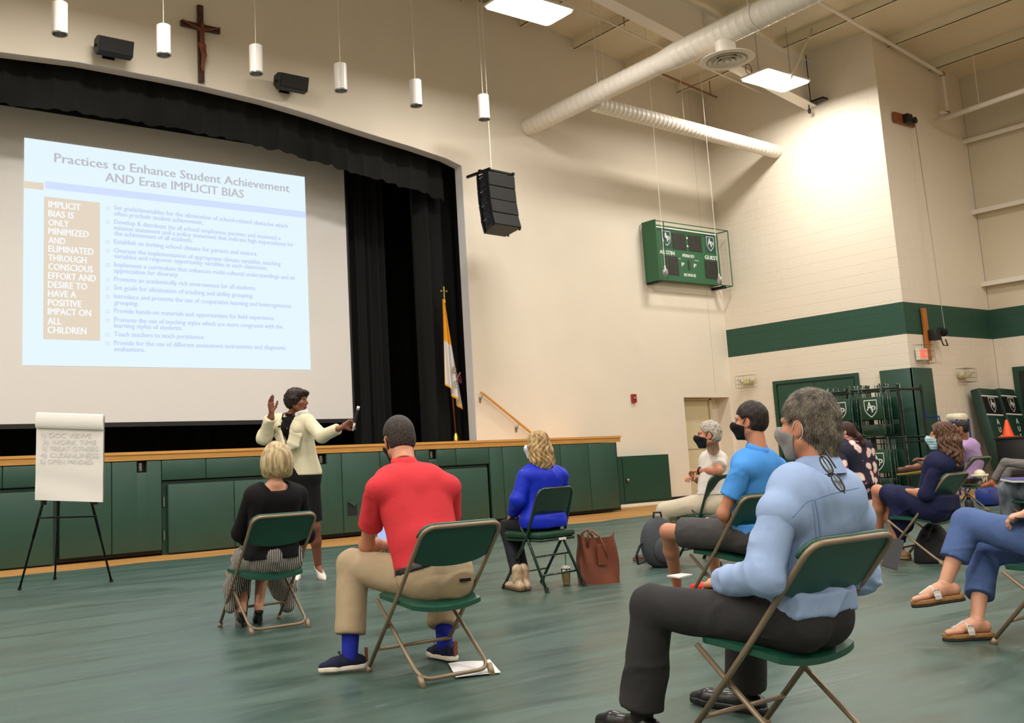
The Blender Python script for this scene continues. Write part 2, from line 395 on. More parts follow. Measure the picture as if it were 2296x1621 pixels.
def hair_short(L, R, s, th=.010, top=.006, hairline=.062, side_z=-.035, nape=-.062, wild=.003, volume=1.0):
    h = Shape(.02*s); h.el(L(0, -.018, .030), V3(.072+th, .092+th, .083+th+top)*s*volume, R); h.el(L(0, -.035, -.018), V3(.066+th*.8, .066+th*.8, .062)*s, R)
    h.cut(L(0, hairline, .08), R @ V3(0, 1, -.28)); 
    def extra(F, X, Y, Z):
        x, y, z = X-L(0, 0, 0)[0], Y-L(0, 0, 0)[1], Z-L(0, 0, 0)[2]
        v = (x*R[0, 1]+y*R[1, 1]+z*R[2, 1])/s; w_ = (x*R[0, 2]+y*R[1, 2]+z*R[2, 2])/s
        # lower edge: high in front of the ear, dropping to the nape
        t = np.clip((v+.035)/.05, 0, 1); low = nape*(1-t)+(.004)*t
        t2 = np.clip((v-.02)/.035, 0, 1); low = low*(1-t2)+.050*t2
        F = np.maximum(F, ((low-w_)*s).astype(np.float32)); u = (x*R[0, 0]+y*R[1, 0]+z*R[2, 0])/s
        ear = np.minimum(.034-np.sqrt((v+.001)**2+((w_+.010)*.85)**2), np.abs(u)-.055)*s
        return np.maximum(F, ear.astype(np.float32))
    return h, extra
def spikes(V, Q, n, ln, rad, flow, seed=0, lift=.5, keep=None, jit=.22):
    """short tapering hair tufts sitting on the hair mass"""
    rng = np.random.RandomState(seed); N = vert_normals(V, Q); ids = rng.choice(len(V), n)
    if keep is not None: ids = ids[keep(V[ids])]
    P = V[ids]+rng.normal(0, .002, (len(ids), 3)); Nn = N[ids]; fl = flow(P); fl = fl-(fl*Nn).sum(1)[:, None]*Nn; fl /= np.linalg.norm(fl, axis=1)[:, None]+1e-9
    D = fl+Nn*lift+rng.normal(0, jit, P.shape); D /= np.linalg.norm(D, axis=1)[:, None]; L_ = ln*(.6+.7*rng.rand(len(ids)))[:, None]
    S1 = np.cross(D, Nn); S1 /= np.linalg.norm(S1, axis=1)[:, None]+1e-9
    a = P-S1*rad-Nn*.002; b = P+S1*rad-Nn*.002; m1 = P+D*L_*.55+Nn*rad+S1*rad*.5; m2 = P+D*L_*.55+Nn*rad-S1*rad*.5; t = P+D*L_-Nn*.001
    k = len(ids); VV = np.concatenate([a, b, m1, m2, t]); i = np.arange(k)
    return VV, np.stack([i, i+k, i+2*k, i+3*k], 1), np.stack([i+3*k, i+2*k, i+4*k], 1)
def strands(roots, path, n_seg, rad, seed=0):
    """ribbon locks: roots (k,3), path(root,t,rng)->point"""
    pass

# ================================================================== room shell
CREAM = (224, 213, 196)
M_wall = mat('painted_wall', CREAM, 0.75, var=0.02, vscale=1.5, bump=0.05, bscale=8)
M_white = mat('white_paint', (232, 224, 212), 0.6)
M_green = mat('green_paint', (26, 66, 50), 0.5)
M_pad = mat('green_vinyl', (38, 72, 60), 0.45, var=0.06, vscale=3, bump=0.25, bscale=7)
M_pad_dark = mat('green_vinyl_dark', (22, 56, 44), 0.5)
M_black = mat('black_plastic', (14, 14, 15), 0.5)
M_blackm = mat('black_metal', (22, 22, 24), 0.4, 0.6)
M_steel = mat('steel', (150, 148, 142), 0.35, 0.9)
M_wood = mat('oak_trim', (204, 150, 78), 0.4, var=0.12, vscale=5, stretch=(0.6, 8, 8))
M_ceil = mat('ceiling_vinyl', (226, 214, 188), 0.7, var=0.02)

def block_paint():
    m = bpy.data.materials.new('painted_block'); m.use_nodes = True; nt = m.node_tree; b = nt.nodes['Principled BSDF']
    g = nt.nodes.new('ShaderNodeNewGeometry'); sp = nt.nodes.new('ShaderNodeSeparateXYZ'); nt.links.new(g.outputs['Position'], sp.inputs[0])
    a = nt.nodes.new('ShaderNodeMath'); a.operation = 'GREATER_THAN'; a.inputs[1].default_value = 2.96
    c = nt.nodes.new('ShaderNodeMath'); c.operation = 'LESS_THAN'; c.inputs[1].default_value = 3.56
    d = nt.nodes.new('ShaderNodeMath'); d.operation = 'MULTIPLY'
    nt.links.new(sp.outputs[2], a.inputs[0]); nt.links.new(sp.outputs[2], c.inputs[0]); nt.links.new(a.outputs[0], d.inputs[0]); nt.links.new(c.outputs[0], d.inputs[1])
    mx = nt.nodes.new('ShaderNodeMix'); mx.data_type = 'RGBA'; mx.inputs[6].default_value = lin(CREAM)+(1,); mx.inputs[7].default_value = lin((30, 72, 56))+(1,)
    nt.links.new(d.outputs[0], mx.inputs[0]); nt.links.new(mx.outputs[2], b.inputs['Base Color']); b.inputs['Roughness'].default_value = 0.6
    n = nt.nodes.new('ShaderNodeTexNoise'); n.inputs['Scale'].default_value = 30; bp = nt.nodes.new('ShaderNodeBump'); bp.inputs['Strength'].default_value = 0.12
    bp.inputs['Distance'].default_value = 0.01; nt.links.new(g.outputs['Position'], n.inputs['Vector']); nt.links.new(n.outputs[0], bp.inputs['Height']); nt.links.new(bp.outputs[0], b.inputs['Normal'])
    return m
M_block = block_paint()

def wood_floor():
    m = bpy.data.materials.new('maple_floor'); m.use_nodes = True; nt = m.node_tree; b = nt.nodes['Principled BSDF']
    tc = nt.nodes.new('ShaderNodeTexCoord'); br = nt.nodes.new('ShaderNodeTexBrick')
    br.inputs['Color1'].default_value = lin((212, 160, 96))+(1,); br.inputs['Color2'].default_value = lin((188, 134, 72))+(1,); br.inputs['Mortar'].default_value = lin((120, 80, 44))+(1,)
    br.inputs['Scale'].default_value = 1; br.inputs['Mortar Size'].default_value = 0.0015; br.inputs['Brick Width'].default_value = 0.9; br.inputs['Row Height'].default_value = 0.057
    nt.links.new(tc.outputs['Object'], br.inputs['Vector']); nt.links.new(br.outputs[0], b.inputs['Base Color']); b.inputs['Roughness'].default_value = 0.3
    return m
M_floor = wood_floor()
XL, XR, YB, YF = -9.0, 21.01, -10.0, 17.4      # hall limits
WY = 13.53                                      # front wall plane
XW, YC = 17.77, 9.57                            # block corner
def roofz(x): return 8.89+0.125*(XW-x) if x > 5 else 8.89+0.125*(XW-5)-0.125*(5-x)

MB().box(XL-.2, 24, YB-.2, YF+.2, -0.15, 0).build('floor', M_floor, kind='structure')
# front wall with arched stage opening
A_IN, A_OUT = -3.1, 10.721
arch = [(10.721, 6.32)]+[(x, z) for x, z in ((10.367, 6.42), (9.6, 6.53), (8.983, 6.60), (8.5, 6.66), (7.62, 6.78), (6.77, 6.87), (5.72, 6.925), (4.976, 6.935), (3.83, 6.935), (2.78, 6.87), (1.6, 6.74), (0.4, 6.6), (-1.2, 6.45), (-3.1, 6.32))]
SZ = 1.33
wl = [(XL, 0), (-3.1, 0), (-3.1, SZ)]
mb = MB()
TH = 0.18
def quad_y(mb, pts, y0, y1): mb.prism(pts, y0, y1, 'y')
# wall as vertical strips so that the opening stays clean
xs = [p[0] for p in arch][::-1]; zs = [p[1] for p in arch][::-1]
for i in range(len(xs)-1):
    quad_y(mb, [(xs[i], zs[i]), (xs[i+1], zs[i+1]), (xs[i+1], 10.6), (xs[i], 10.6)], WY, WY+TH)
quad_y(mb, [(XL, 0), (-3.1, 0), (-3.1, 10.6), (XL, 10.6)], WY, WY+TH)
NX0, NX1, NZ = 16.22, 17.68, 2.1
quad_y(mb, [(10.721, 0), (NX0, 0), (NX0, 10.6), (10.721, 10.6)], WY, WY+TH)
quad_y(mb, [(NX0, NZ), (XW, NZ), (XW, 10.6), (NX0, 10.6)], WY, WY+TH)
wf = mb.build('wall_front', M_wall, kind='structure', fix=False)
# thin skin on the white arch reveal; its shade is put into the grey
M_reveal = mat('reveal_shade_grey', (208, 206, 204), 0.6)
mb = MB()
for i in range(len(xs)-1):
    quad_y(mb, [(xs[i], zs[i]-.012), (xs[i+1], zs[i+1]-.012), (xs[i+1], zs[i+1]), (xs[i], zs[i])], WY-.004, WY+TH+.02)
quad_y(mb, [(10.709, SZ), (10.721, SZ), (10.721, 6.32), (10.709, 6.31)], WY-.004, WY+TH+.02)
mb.build('trim_1', M_reveal, kind='structure', fix=False)
# niche with door
ND = 13.78
mb = MB().box(NX0-.1, NX0, WY+TH-.01, ND+.1, 0, NZ+.1).box(NX1, XW+.1, WY+TH-.19, ND+.1, 0, NZ+.0).box(NX0, NX1, WY+TH-.01, ND+.1, NZ, NZ+.1).box(NX0, NX1, ND+.08, ND+.2, 0, NZ)
mb.build('wall_niche', M_wall, kind='structure', fix=False)
M_door = mat('cream_door', (206, 194, 158), 0.5)
d1 = MB().cbox(NX0+.02, 17.28, ND, ND+.045, 0.01, 2.05, .004).build('door_1', M_door, kind='structure')
MB().box(17.30, 17.36, ND-.03, ND+.08, 0, 2.09).box(NX0, 17.36, ND-.03, ND+.08, 2.055, 2.09).build('door_frame', M_door, d1)
MB().box(NX0+.02, 17.28, ND-.006, ND, 1.02, 1.035).build('door_seam', mat('seam', (150, 138, 104), .6), d1)
MB().tube([(16.38, ND-.0, .72), (16.38, ND-.05, .72), (16.38, ND-.05, .9), (16.38, ND, .9)], .010).build('door_handle', M_steel, d1, smooth=True)

# ---- block walls: every block its own piece (the nearest 300), the rest joined
def block_wall(name, origin, ux, length, z0, z1, nrm, skip=None):
    """origin: lower corner of the wall face; ux: direction along; nrm: outward normal"""
    ux = Vector(ux); nrm = Vector(nrm); og = Vector(origin)
    base = MB(); a = og-nrm*0.004; b = a-nrm*.2
    R = Matrix((( ux.x, nrm.x, 0, a.x), (ux.y, nrm.y, 0, a.y), (0, 0, 1, 0), (0, 0, 0, 1)))
    base.box(0.02, length, -.2, 0, z0, z1, M=R)
    wall = base.build(name, M_block, kind='structure')
    BW, BH = 0.400, 0.200; mbs = {}; pl = []
    r = 0; z = z0
    while z < z1-0.01:
        off = 0 if r % 2 == 0 else -BW/2
        x = off
        while x < length-1e-4:
            xa, xb = max(x, 0), min(x+BW, length); zb = min(z+BH, z1)
            if xb-xa > .03 and not (skip and skip((xa+xb)/2, (z+zb)/2)): pl.append((xa, xb, z, zb))
            x += BW
        z += BH; r += 1
    eye = Vector((0, 0, EYE))
    pl.sort(key=lambda q: (og+ux*(q[0]+q[1])/2+Vector((0, 0, (q[2]+q[3])/2))-eye).length)
    rest = MB()
    for i, (xa, xb, za, zb) in enumerate(pl):
        key = (round(xb-xa, 3), round(zb-za, 3))
        w_, h_ = key; g = .0015
        def blk(mb, x, z, M):
            mb.add([M @ Vector(p) for p in ((x+g, 0, z+g), (x+w_-g, 0, z+g), (x+w_-g, 0, z+h_-g), (x+g, 0, z+h_-g), (x+.006, .0025, z+.006), (x+w_-.006, .0025, z+.006), (x+w_-.006, .0025, z+h_-.006), (x+.006, .0025, z+h_-.006))],
                   [(4, 5, 6, 7), (0, 1, 5, 4), (1, 2, 6, 5), (2, 3, 7, 6), (3, 0, 4, 7)])
        if i < 300:
            if key not in mbs:
                q = MB(); blk(q, 0, 0, Matrix(((ux.x, nrm.x, 0, 0), (ux.y, nrm.y, 0, 0), (0, 0, 1, 0), (0, 0, 0, 1)))); mbs[key] = q.mesh('block', M_block, fix=False)
            p = a+ux*xa+Vector((0, 0, za)); o = bpy.data.objects.new('block', mbs[key]); COL.objects.link(o); o.parent = wall; o.location = p
        else:
            blk(rest, xa, za, R)
    if rest.f: rest.build('upper_blocks', M_block, wall, fix=False, kind='stuff')
    return wall
# side wall x=17.77 (faces -x) between y 9.57 and 13.53, cut out the green door
wr = block_wall('wall_right', (XW, YC, 0), (0, 1, 0), WY-YC, 0, 9.05, (-1, 0, 0), skip=lambda x, z: 1.05 < x < 2.85 and z < 2.3)
wc = block_wall('wall_corner', (XW, YC, 0), (1, 0, 0), XR-XW, 0, 8.9, (0, -1, 0))
# far side wall: block below, metal panels and girts above
wfb = block_wall('wall_far', (XR, YB+6, 0), (0, 1, 0), YC-YB-6, 0, 3.56, (-1, 0, 0), skip=lambda x, z: False)
M_panel = mat('wall_panel', (214, 202, 178), 0.6)
for k in range(5):
    y1 = YC-k*1.93-.004; MB().box(XR, XR+.15, y1-1.922, y1, 3.56, 8.6).build('wall_panel', M_panel, wfb)
for z in (4.1, 5.6, 7.1):
    MB().box(XR-.2, XR, YB+6, YC, z, z+.02).box(XR-.2, XR-.19, YB+6, YC, z-.07, z).build('girt', M_white, wfb)
MB().box(XR, XR+.2, YB, YB+6, 0, 8.9).build('wall_far_back', M_wall, kind='structure')
MB().box(XL-.2, XL, YB, YF, 0, 10).build('wall_left', M_wall, kind='structure')
MB().box(XL, XR, YB-.2, YB, 0, 11).build('wall_back', M_wall, kind='structure')
MB().box(XW-.0, XW+.15, WY-.01, WY+.4, 0, 9.1).build('wall_end', M_wall, kind='structure')
# ceiling: sloping liner, purlins, tapered frames
mb = MB()
for xa, xb in ((XL, 5), (5, XR+.3)):
    mb.add([(xa, YB, roofz(xa)), (xb, YB, roofz(xb)), (xb, WY+.1, roofz(xb)), (xa, WY+.1, roofz(xa)), (xa, YB, roofz(xa)+.1), (xb, YB, roofz(xb)+.1), (xb, WY+.1, roofz(xb)+.1), (xa, WY+.1, roofz(xa)+.1)],
           [(0, 1, 2, 3), (4, 7, 6, 5), (0, 4, 5, 1), (2, 6, 7, 3), (1, 5, 6, 2), (0, 3, 7, 4)])
ce = mb.build('ceiling', M_ceil, kind='structure', fix=False)
for x in (-6, -4.5, -3, -1.5, 0, 1.5, 3, 4.5, 6.4, 7.9, 9.4, 10.9, 12.36, 13.77, 15.24, 16.83, 18.3, 19.8):
    z = roofz(x)
    MB().box(x, x+.012, YB, WY, z-.21, z).box(x, x+.07, YB, WY, z-.21, z-.198).build('purlin', M_ceil, ce)
for y in (10.95, 4.9, -1.1, -7.1):
    mb = MB(); xe = XW-.02 if y > YC else XR-.02
    n = 12; top = []; bot = []
    for i in range(n+1):
        x = 5+(xe-5)*i/n; top.append((x, roofz(x)-.2)); bot.append((x, roofz(x)-.2-(.50+.42*i/n)))
    mb.prism(top+bot[::-1], y-.006, y+.006, 'y')
    mb.prism(bot+[(x, z-.02) for x, z in bot[::-1]], y-.125, y+.125, 'y')
    mb.prism([(x, z) for x, z in top]+[(x, z-.015) for x, z in top[::-1]], y-.1, y+.1, 'y')
    for i in (3, 6, 9): mb.box(top[i][0], top[i][0]+.01, y-.1, y+.1, bot[i][1], top[i][1])
    mb.prism([(XL, roofz(XL)-.2), (5, roofz(5)-.2), (5, roofz(5)-.7), (XL, roofz(XL)-1.1)], y-.006, y+.006, 'y')
    mb.prism([(XL, roofz(XL)-1.1), (5, roofz(5)-.7), (5, roofz(5)-.72), (XL, roofz(XL)-1.12)], y-.125, y+.125, 'y')
    mb.build('roof_frame', M_white, ce, fix=False)
for y in (4.9, -1.1):
    MB().box(XR-.35, XR-.21, y-.12, y+.12, 0, 8.2).build('steel_column', M_white, wfb)
# seams on the front wall
M_seam = mat('wall_seam', (196, 184, 160), .7)
MB().box(17.25, 17.258, WY-.003, WY, 2.2, 8.9).build('trim_2', M_seam, kind='structure')
MB().box(12.6, NX0, WY-.02, WY-.002, 0, .10).build('baseboard_front', M_black, kind='structure')

# floor cover sheet (green vinyl laid over the maple floor)
def cover():
    nx, ny = 170, 240; vs = []; fs = []
    ed = [(-9, 11.7), (2.47, 11.64), (4.2, 11.72), (5.3, 11.66), (6.4, 11.35), (8, 11.3), (9.5, 11.28), (11.05, 11.1), (12.67, 11.3), (14.5, 11.35), (17.2, 11.3)]
    ex, ey = zip(*ed); rng = np.random.RandomState(3)
    ph = rng.rand(20)*6.28
    for j in range(ny+1):
        for i in range(nx+1):
            x = -8.6+(17.3+8.6)*i/nx; e = np.interp(x, ex, ey)+.02*sin(x*5)+.015*sin(x*11+1); v = j/ny; y = -9+(e+9)*(v**.8)
            h = .004+.0022*(1+sin(y*9+1.6*sin(x*.5+1)+x*.25))*(.5+.5*sin(x*.7+y*.3+2))+.004*max(0, 1-abs(((y+.06*x+.05*sin(x*1.3)) % 1.83)-.9)*14)*(.4+.6*sin(x*.9+y)**2)
            vs.append((x, y, h if j < ny else .002))
    for j in range(ny):
        for i in range(nx):
            a = j*(nx+1)+i; fs.append((a, a+1, a+nx+2, a+nx+1))
    m = bpy.data.materials.new('green_cover_vinyl'); m.use_nodes = True; nt = m.node_tree; b = nt.nodes['Principled BSDF']
    tc = nt.nodes.new('ShaderNodeTexCoord'); mp = nt.nodes.new('ShaderNodeMapping'); mp.inputs['Scale'].default_value = (.35, 1.6, 1); mp.inputs['Rotation'].default_value = (0, 0, .12)
    nt.links.new(tc.outputs['Object'], mp.inputs[0])
    n = nt.nodes.new('ShaderNodeTexNoise'); n.inputs['Scale'].default_value = 2.2; n.inputs['Detail'].default_value = 5; n.inputs['Distortion'].default_value = .8; nt.links.new(mp.outputs[0], n.inputs['Vector'])
    cr = nt.nodes.new('ShaderNodeValToRGB'); cr.color_ramp.elements[0].position = .3; cr.color_ramp.elements[0].color = lin((50, 72, 65))+(1,); cr.color_ramp.elements[1].position = .75; cr.color_ramp.elements[1].color = lin((70, 92, 84))+(1,)
    nt.links.new(n.outputs[0], cr.inputs[0])
    # sparse pale streaks
    n2 = nt.nodes.new('ShaderNodeTexNoise'); n2.inputs['Scale'].default_value = 7; n2.inputs['Detail'].default_value = 8; nt.links.new(mp.outputs[0], n2.inputs['Vector'])
    r2 = nt.nodes.new('ShaderNodeValToRGB'); r2.color_ramp.elements[0].position = .66; r2.color_ramp.elements[1].position = .8; r2.color_ramp.elements[1].color = (.5, .5, .5, 1); nt.links.new(n2.outputs[0], r2.inputs[0])
    mx = nt.nodes.new('ShaderNodeMix'); mx.data_type = 'RGBA'; mx.inputs[7].default_value = lin((112, 130, 118))+(1,)
    nt.links.new(r2.outputs[0], mx.inputs[0]); nt.links.new(cr.outputs[0], mx.inputs[6]); nt.links.new(mx.outputs[2], b.inputs['Base Color'])
    rr = nt.nodes.new('ShaderNodeMapRange'); rr.inputs[1].default_value = .3; rr.inputs[2].default_value = .7; rr.inputs[3].default_value = .30; rr.inputs[4].default_value = .50; nt.links.new(n.outputs[0], rr.inputs[0]); nt.links.new(rr.outputs[0], b.inputs['Roughness'])
    bp = nt.nodes.new('ShaderNodeBump'); bp.inputs['Strength'].default_value = .5; bp.inputs['Distance'].default_value = .02
    nt.links.new(n.outputs[0], bp.inputs['Height']); nt.links.new(bp.outputs[0], b.inputs['Normal'])
    mb = MB(); mb.add(vs, fs); o = mb.build('floor_cover', m, smooth=True, fix=False, label='large dull green vinyl sheet laid over the wooden gym floor under all the chairs', cat='floor cover')
    return o
cover()

# ================================================================== stage
PY = 12.45
st = thing('stage', 'raised stage with oak nosing and green padded front below the projection screen', 'stage', (5, 12.6, 0))
MB().box(-5, 13.11, PY+.09, WY-.01, 0.02, 1.22).build('platform', mat('stage_black', (16, 16, 16), .6), st)
MB().box(-3.05, 10.7, WY-.004, WY+.2, 1.1, 1.33).box(-3.15, 12.6, WY+.2, 17.3, 1.1, 1.33).build('floor_stage', mat('stage_black', (16, 16, 16), .6), kind='structure', fix=False)
MB().box(-5, 13.125, PY+.0, WY-.005, 1.225, SZ).box(-5, 13.135, PY-.02, PY+.06, 1.30, SZ+.005).build('nosing', M_wood, st)
def pad(x0, x1, z0, z1, y0=PY, d=.055, name='pad', notch=None):
    mb = MB()
    if notch:
        a, b, zn = notch
        mb.cbox(x0+.003, a, y0, y0+d, z0, z1, .012).cbox(b, x1-.003, y0, y0+d, z0, z1, .012).cbox(a-.01, b+.01, y0, y0+d, z0, zn, .012)
    else: mb.cbox(x0+.003, x1-.003, y0, y0+d, z0, z1, .012)
    return mb.build(name, M_pad, st, smooth='auto')
tops = 1.215
k = .992
for a, b, nt_ in ((3.34, 3.99, None), (3.99, 4.65, (4.32, 4.45, 1.07)), (6.72, 7.39, (7.0, 7.14, 1.07)), (7.39, 8.06, None), (10.18, 10.46, None), (10.46, 11.1, None), (11.1, 11.75, None), (11.75, 12.42, None), (12.42, 13.11, None), (0.1, .75, None), (.75, 1.4, None)):
    pad(a*k, b*k, .07, tops, notch=nt_ and (nt_[0]*k, nt_[1]*k, nt_[2]))
for a, b, nt_ in ((1.4, 2.0, None), (2.0, 2.67, None), (2.67, 3.34, None), (4.65, 5.27, None), (5.27, 6.11, None), (6.11, 6.72, None), (8.06, 8.71, None), (8.71, 9.5, (8.98, 9.12, 1.07)), (9.5, 10.18, None)):
    pad(a*k, b*k, .955, tops, name='upper_pad', notch=nt_ and (nt_[0]*k, nt_[1]*k, nt_[2]))
for a, b in ((1.45, 2.3), (2.3, 3.27), (4.73, 5.67), (5.67, 6.62), (8.14, 9.1), (9.1, 10.12)):
    pad(a*k, b*k, .02, .90, name='door_pad', y0=PY-.01)
for a, b in ((1.42, 3.32), (4.67, 6.70), (8.08, 10.16)):
    MB().box(a*k, b*k, PY+.055, PY+.08, .0, .94).build('storage_door', M_pad_dark, st)
    for z in (.25, .68): MB().box(a*k+.01, a*k+.025, PY+.03, PY+.06, z-.06, z+.06).build('hinge', M_steel, st)
for x in (4.38, 7.07, 9.05):
    MB().box(x*k-.02, x*k+.02, PY+.05, PY+.07, 1.09, 1.19).tube([(x*k, PY+.03, 1.17), (x*k, PY+.06, 1.17)], .012).tube([(x*k, PY+.03, 1.12), (x*k, PY+.06, 1.12)], .012).build('bracket', M_steel, st)
# loose flap hole in the pad behind the speaker
MB().box(7.40, 7.56, PY-.004, PY+.0, .31, .50).build('pad_opening', mat('hole_dark', (10, 24, 18), .8), st)
MB().prism([(7.40, .51), (7.57, .52), (7.52, .44)], PY-.02, PY-.006, 'y').build('torn_flap', M_pad, st)

# low green cupboard beside the stage (step enclosure)
lc = thing('low_cupboard', 'low dark green cupboard door against the white wall at the end of the stage', 'cupboard', (14.2, 13.4, 0))
MB().box(13.12, 15.42, WY-.16, WY-.005, .06, .955).build('body', M_green, lc)
MB().cbox(14.1, 15.38, WY-.175, WY-.16, .09, .92, .004).build('door', M_green, lc)
kb = MB().ball((14.17, WY-.21, .50), .035, 12).tube([(14.17, WY-.2, .5), (14.17, WY-.17, .5)], .015).build('knob', M_steel, lc, smooth=True)
MB().box(13.12, 15.42, WY-.17, WY-.006, .0, .05).build('plinth', M_white, lc)
# handrail
hr = thing('handrail', 'sloping oak handrail on the white wall above the stage steps', 'handrail', (11.4, 13.45, 1.8))
MB().tube([(10.80, WY-.06, 2.19), (10.84, WY-.08, 2.18), (12.4, WY-.08, 1.13), (12.44, WY-.06, 1.1)], .022, 10).build('rail', M_wood, hr, smooth=True)
for x, z in ((10.83, 2.17), (11.62, 1.64), (12.35, 1.15)):
    MB().tube([(x, WY-.0, z-.11), (x, WY-.04, z-.11), (x, WY-.08, z-.02)], .008).cbox(x-.02, x+.02, WY-.01, WY, z-.16, z-.06, .002).build('bracket', M_steel, hr)

# curtains
M_curt = mat('black_velour', (9, 9, 8), .95)
def curtain(name, x0, x1, y, z0f, z1f, pitch, amp, label, cat='curtain', bunch=False, parent=None):
    n = int((x1-x0)/pitch*10); mb = MB(); vs = []; rng = random.Random(len(label))
    R = 4
    for i in range(n+1):
        x = x0+(x1-x0)*i/n; ph = 2*pi*(x-x0)/pitch
        yy = y+amp*(abs(sin(ph/2))**.6-.5)+amp*.4*sin(ph*.37+1)
        for j in range(R+1):
            t = j/R; z = z0f(x)+(z1f(x)-z0f(x))*t
            vs.append((x+.01*sin(ph*.9+j), yy*1+amp*.25*sin(ph*.5+t*2)*(1-t), z+(0 if j else .012*sin(ph*1.3))))
    vs2 = [(a, b+.012, c) for a, b, c in vs]; N = len(vs); fs = []
    for i in range(n):
        for j in range(R):
            a = i*(R+1)+j; b = a+R+1; fs.append((a, b, b+1, a+1)); fs.append((N+a, N+a+1, N+b+1, N+b))
    mb.add(vs+vs2, fs)
    return mb.build(name, M_curt, parent, smooth=True, fix=False, label=label, cat=cat)
az = lambda x: float(np.interp(x, xs, zs))
curtain('valance', -3.0, 10.6, WY+.42, lambda x: az(x)-.60, lambda x: az(x)+.15, .33, .07, 'black pleated valance hanging in swags under the arched stage opening')
curtain('backdrop_curtain', -3.0, 12.5, 16.6, lambda x: 1.34, lambda x: 8.3, .25, .10, 'wide black backdrop curtain hanging behind the projection screen')
curtain('leg_curtain', 9.3, 10.15, 15.3, lambda x: 1.34, lambda x: 8.0, .16, .12, 'black side curtain hanging in deep folds just past the screen edge')
curtain('leg_curtain', 10.1, 11.2, 14.3, lambda x: 1.34, lambda x: 7.6, .30, .14, 'black side curtain nearest the white wall behind the flag')
MB().box(-9, -3.1, WY+TH, WY+TH+.1, 0, 9).box(-3.2, -3.1, WY+TH, YF, 0, 9).box(12.6, 12.7, WY+TH+.3, YF, 0, 9).box(-3.2, 12.7, YF-.1, YF, 0, 9).box(-3.2, 12.7, WY+TH+.02, YF, 8.6, 8.7).build('wall_stagehouse', M_black, kind='structure', fix=False)

# ---- projection screen with slide
SY = 15.03
sc = thing('projection_screen', 'large grey-white projection screen showing the slide, hung across the stage', 'screen', (6, SY, 1.8))
M_scr = mat('screen_fabric', (222, 219, 216), .85)
MB().box(-.2, 9.12, SY, SY+.01, 1.85, 6.66).build('screen_fabric', M_scr, sc)
MB().box(-.2, 9.12, SY-.02, SY+.03, 1.78, 1.85).box(-.2, 9.12, SY-.02, SY+.05, 6.66, 6.80).box(9.12, 9.16, SY-.005, SY+.012, 1.8, 6.7).build('screen_border', M_black, sc)
EM = 1.16
def ema(n, c, e=EM):
    m = mat(n, c, .9, emit=e*.86); b = m.node_tree.nodes['Principled BSDF']; b.inputs['Base Color'].default_value = (.02, .02, .02, 1); b.inputs['Specular IOR Level'].default_value = 0; return m
m_bg = ema('slide_light_blue', (229, 246, 254)); m_tan = ema('slide_tan', (228, 214, 194)); m_bar = ema('slide_blue_bar', (208, 224, 254)); m_ti = ema('slide_title_grey', (190, 191, 198)); m_bt = ema('slide_text_blue', (196, 208, 242)); m_wt = ema('slide_text_white', (250, 252, 255)); m_sky = ema('slide_top_blue', (190, 228, 252))
MB().box(3.455, 8.288, SY-.006, SY-.001, 2.713, 6.20).build('slide', m_bg, sc)
MB().box(3.455, 3.745, SY-.008, SY-.006, 5.41, 5.52).build('slide_tan_bar', m_tan, sc)
MB().box(3.75, 4.603, SY-.008, SY-.006, 3.11, 5.31).build('slide_tan_block', m_tan, sc)
MB().box(3.765, 8.288, SY-.008, SY-.006, 5.44, 5.555).build('slide_blue_bar', m_bar, sc)
def slide_lines(name, lines, m, hgt, bold=0.0):
    for txt, p0, p1 in lines:
        z = (p0[2]+p1[2])/2; mb = MB()
        vs, fs = text_mb(txt, p1[0]-p0[0], hgt, .0105, T(p0[0], SY, z), bold); mb.add(vs, fs)
        mb.build(name, m, sc, fix=False)
slide_lines('title_line', [("Practices to Enhance Student Achievement", (3.897, 15.030, 5.864), (7.966, 15.030, 5.888)), ("AND Erase IMPLICIT BIAS", (4.684, 15.030, 5.653), (7.077, 15.030, 5.683))], m_ti, .15, .03)
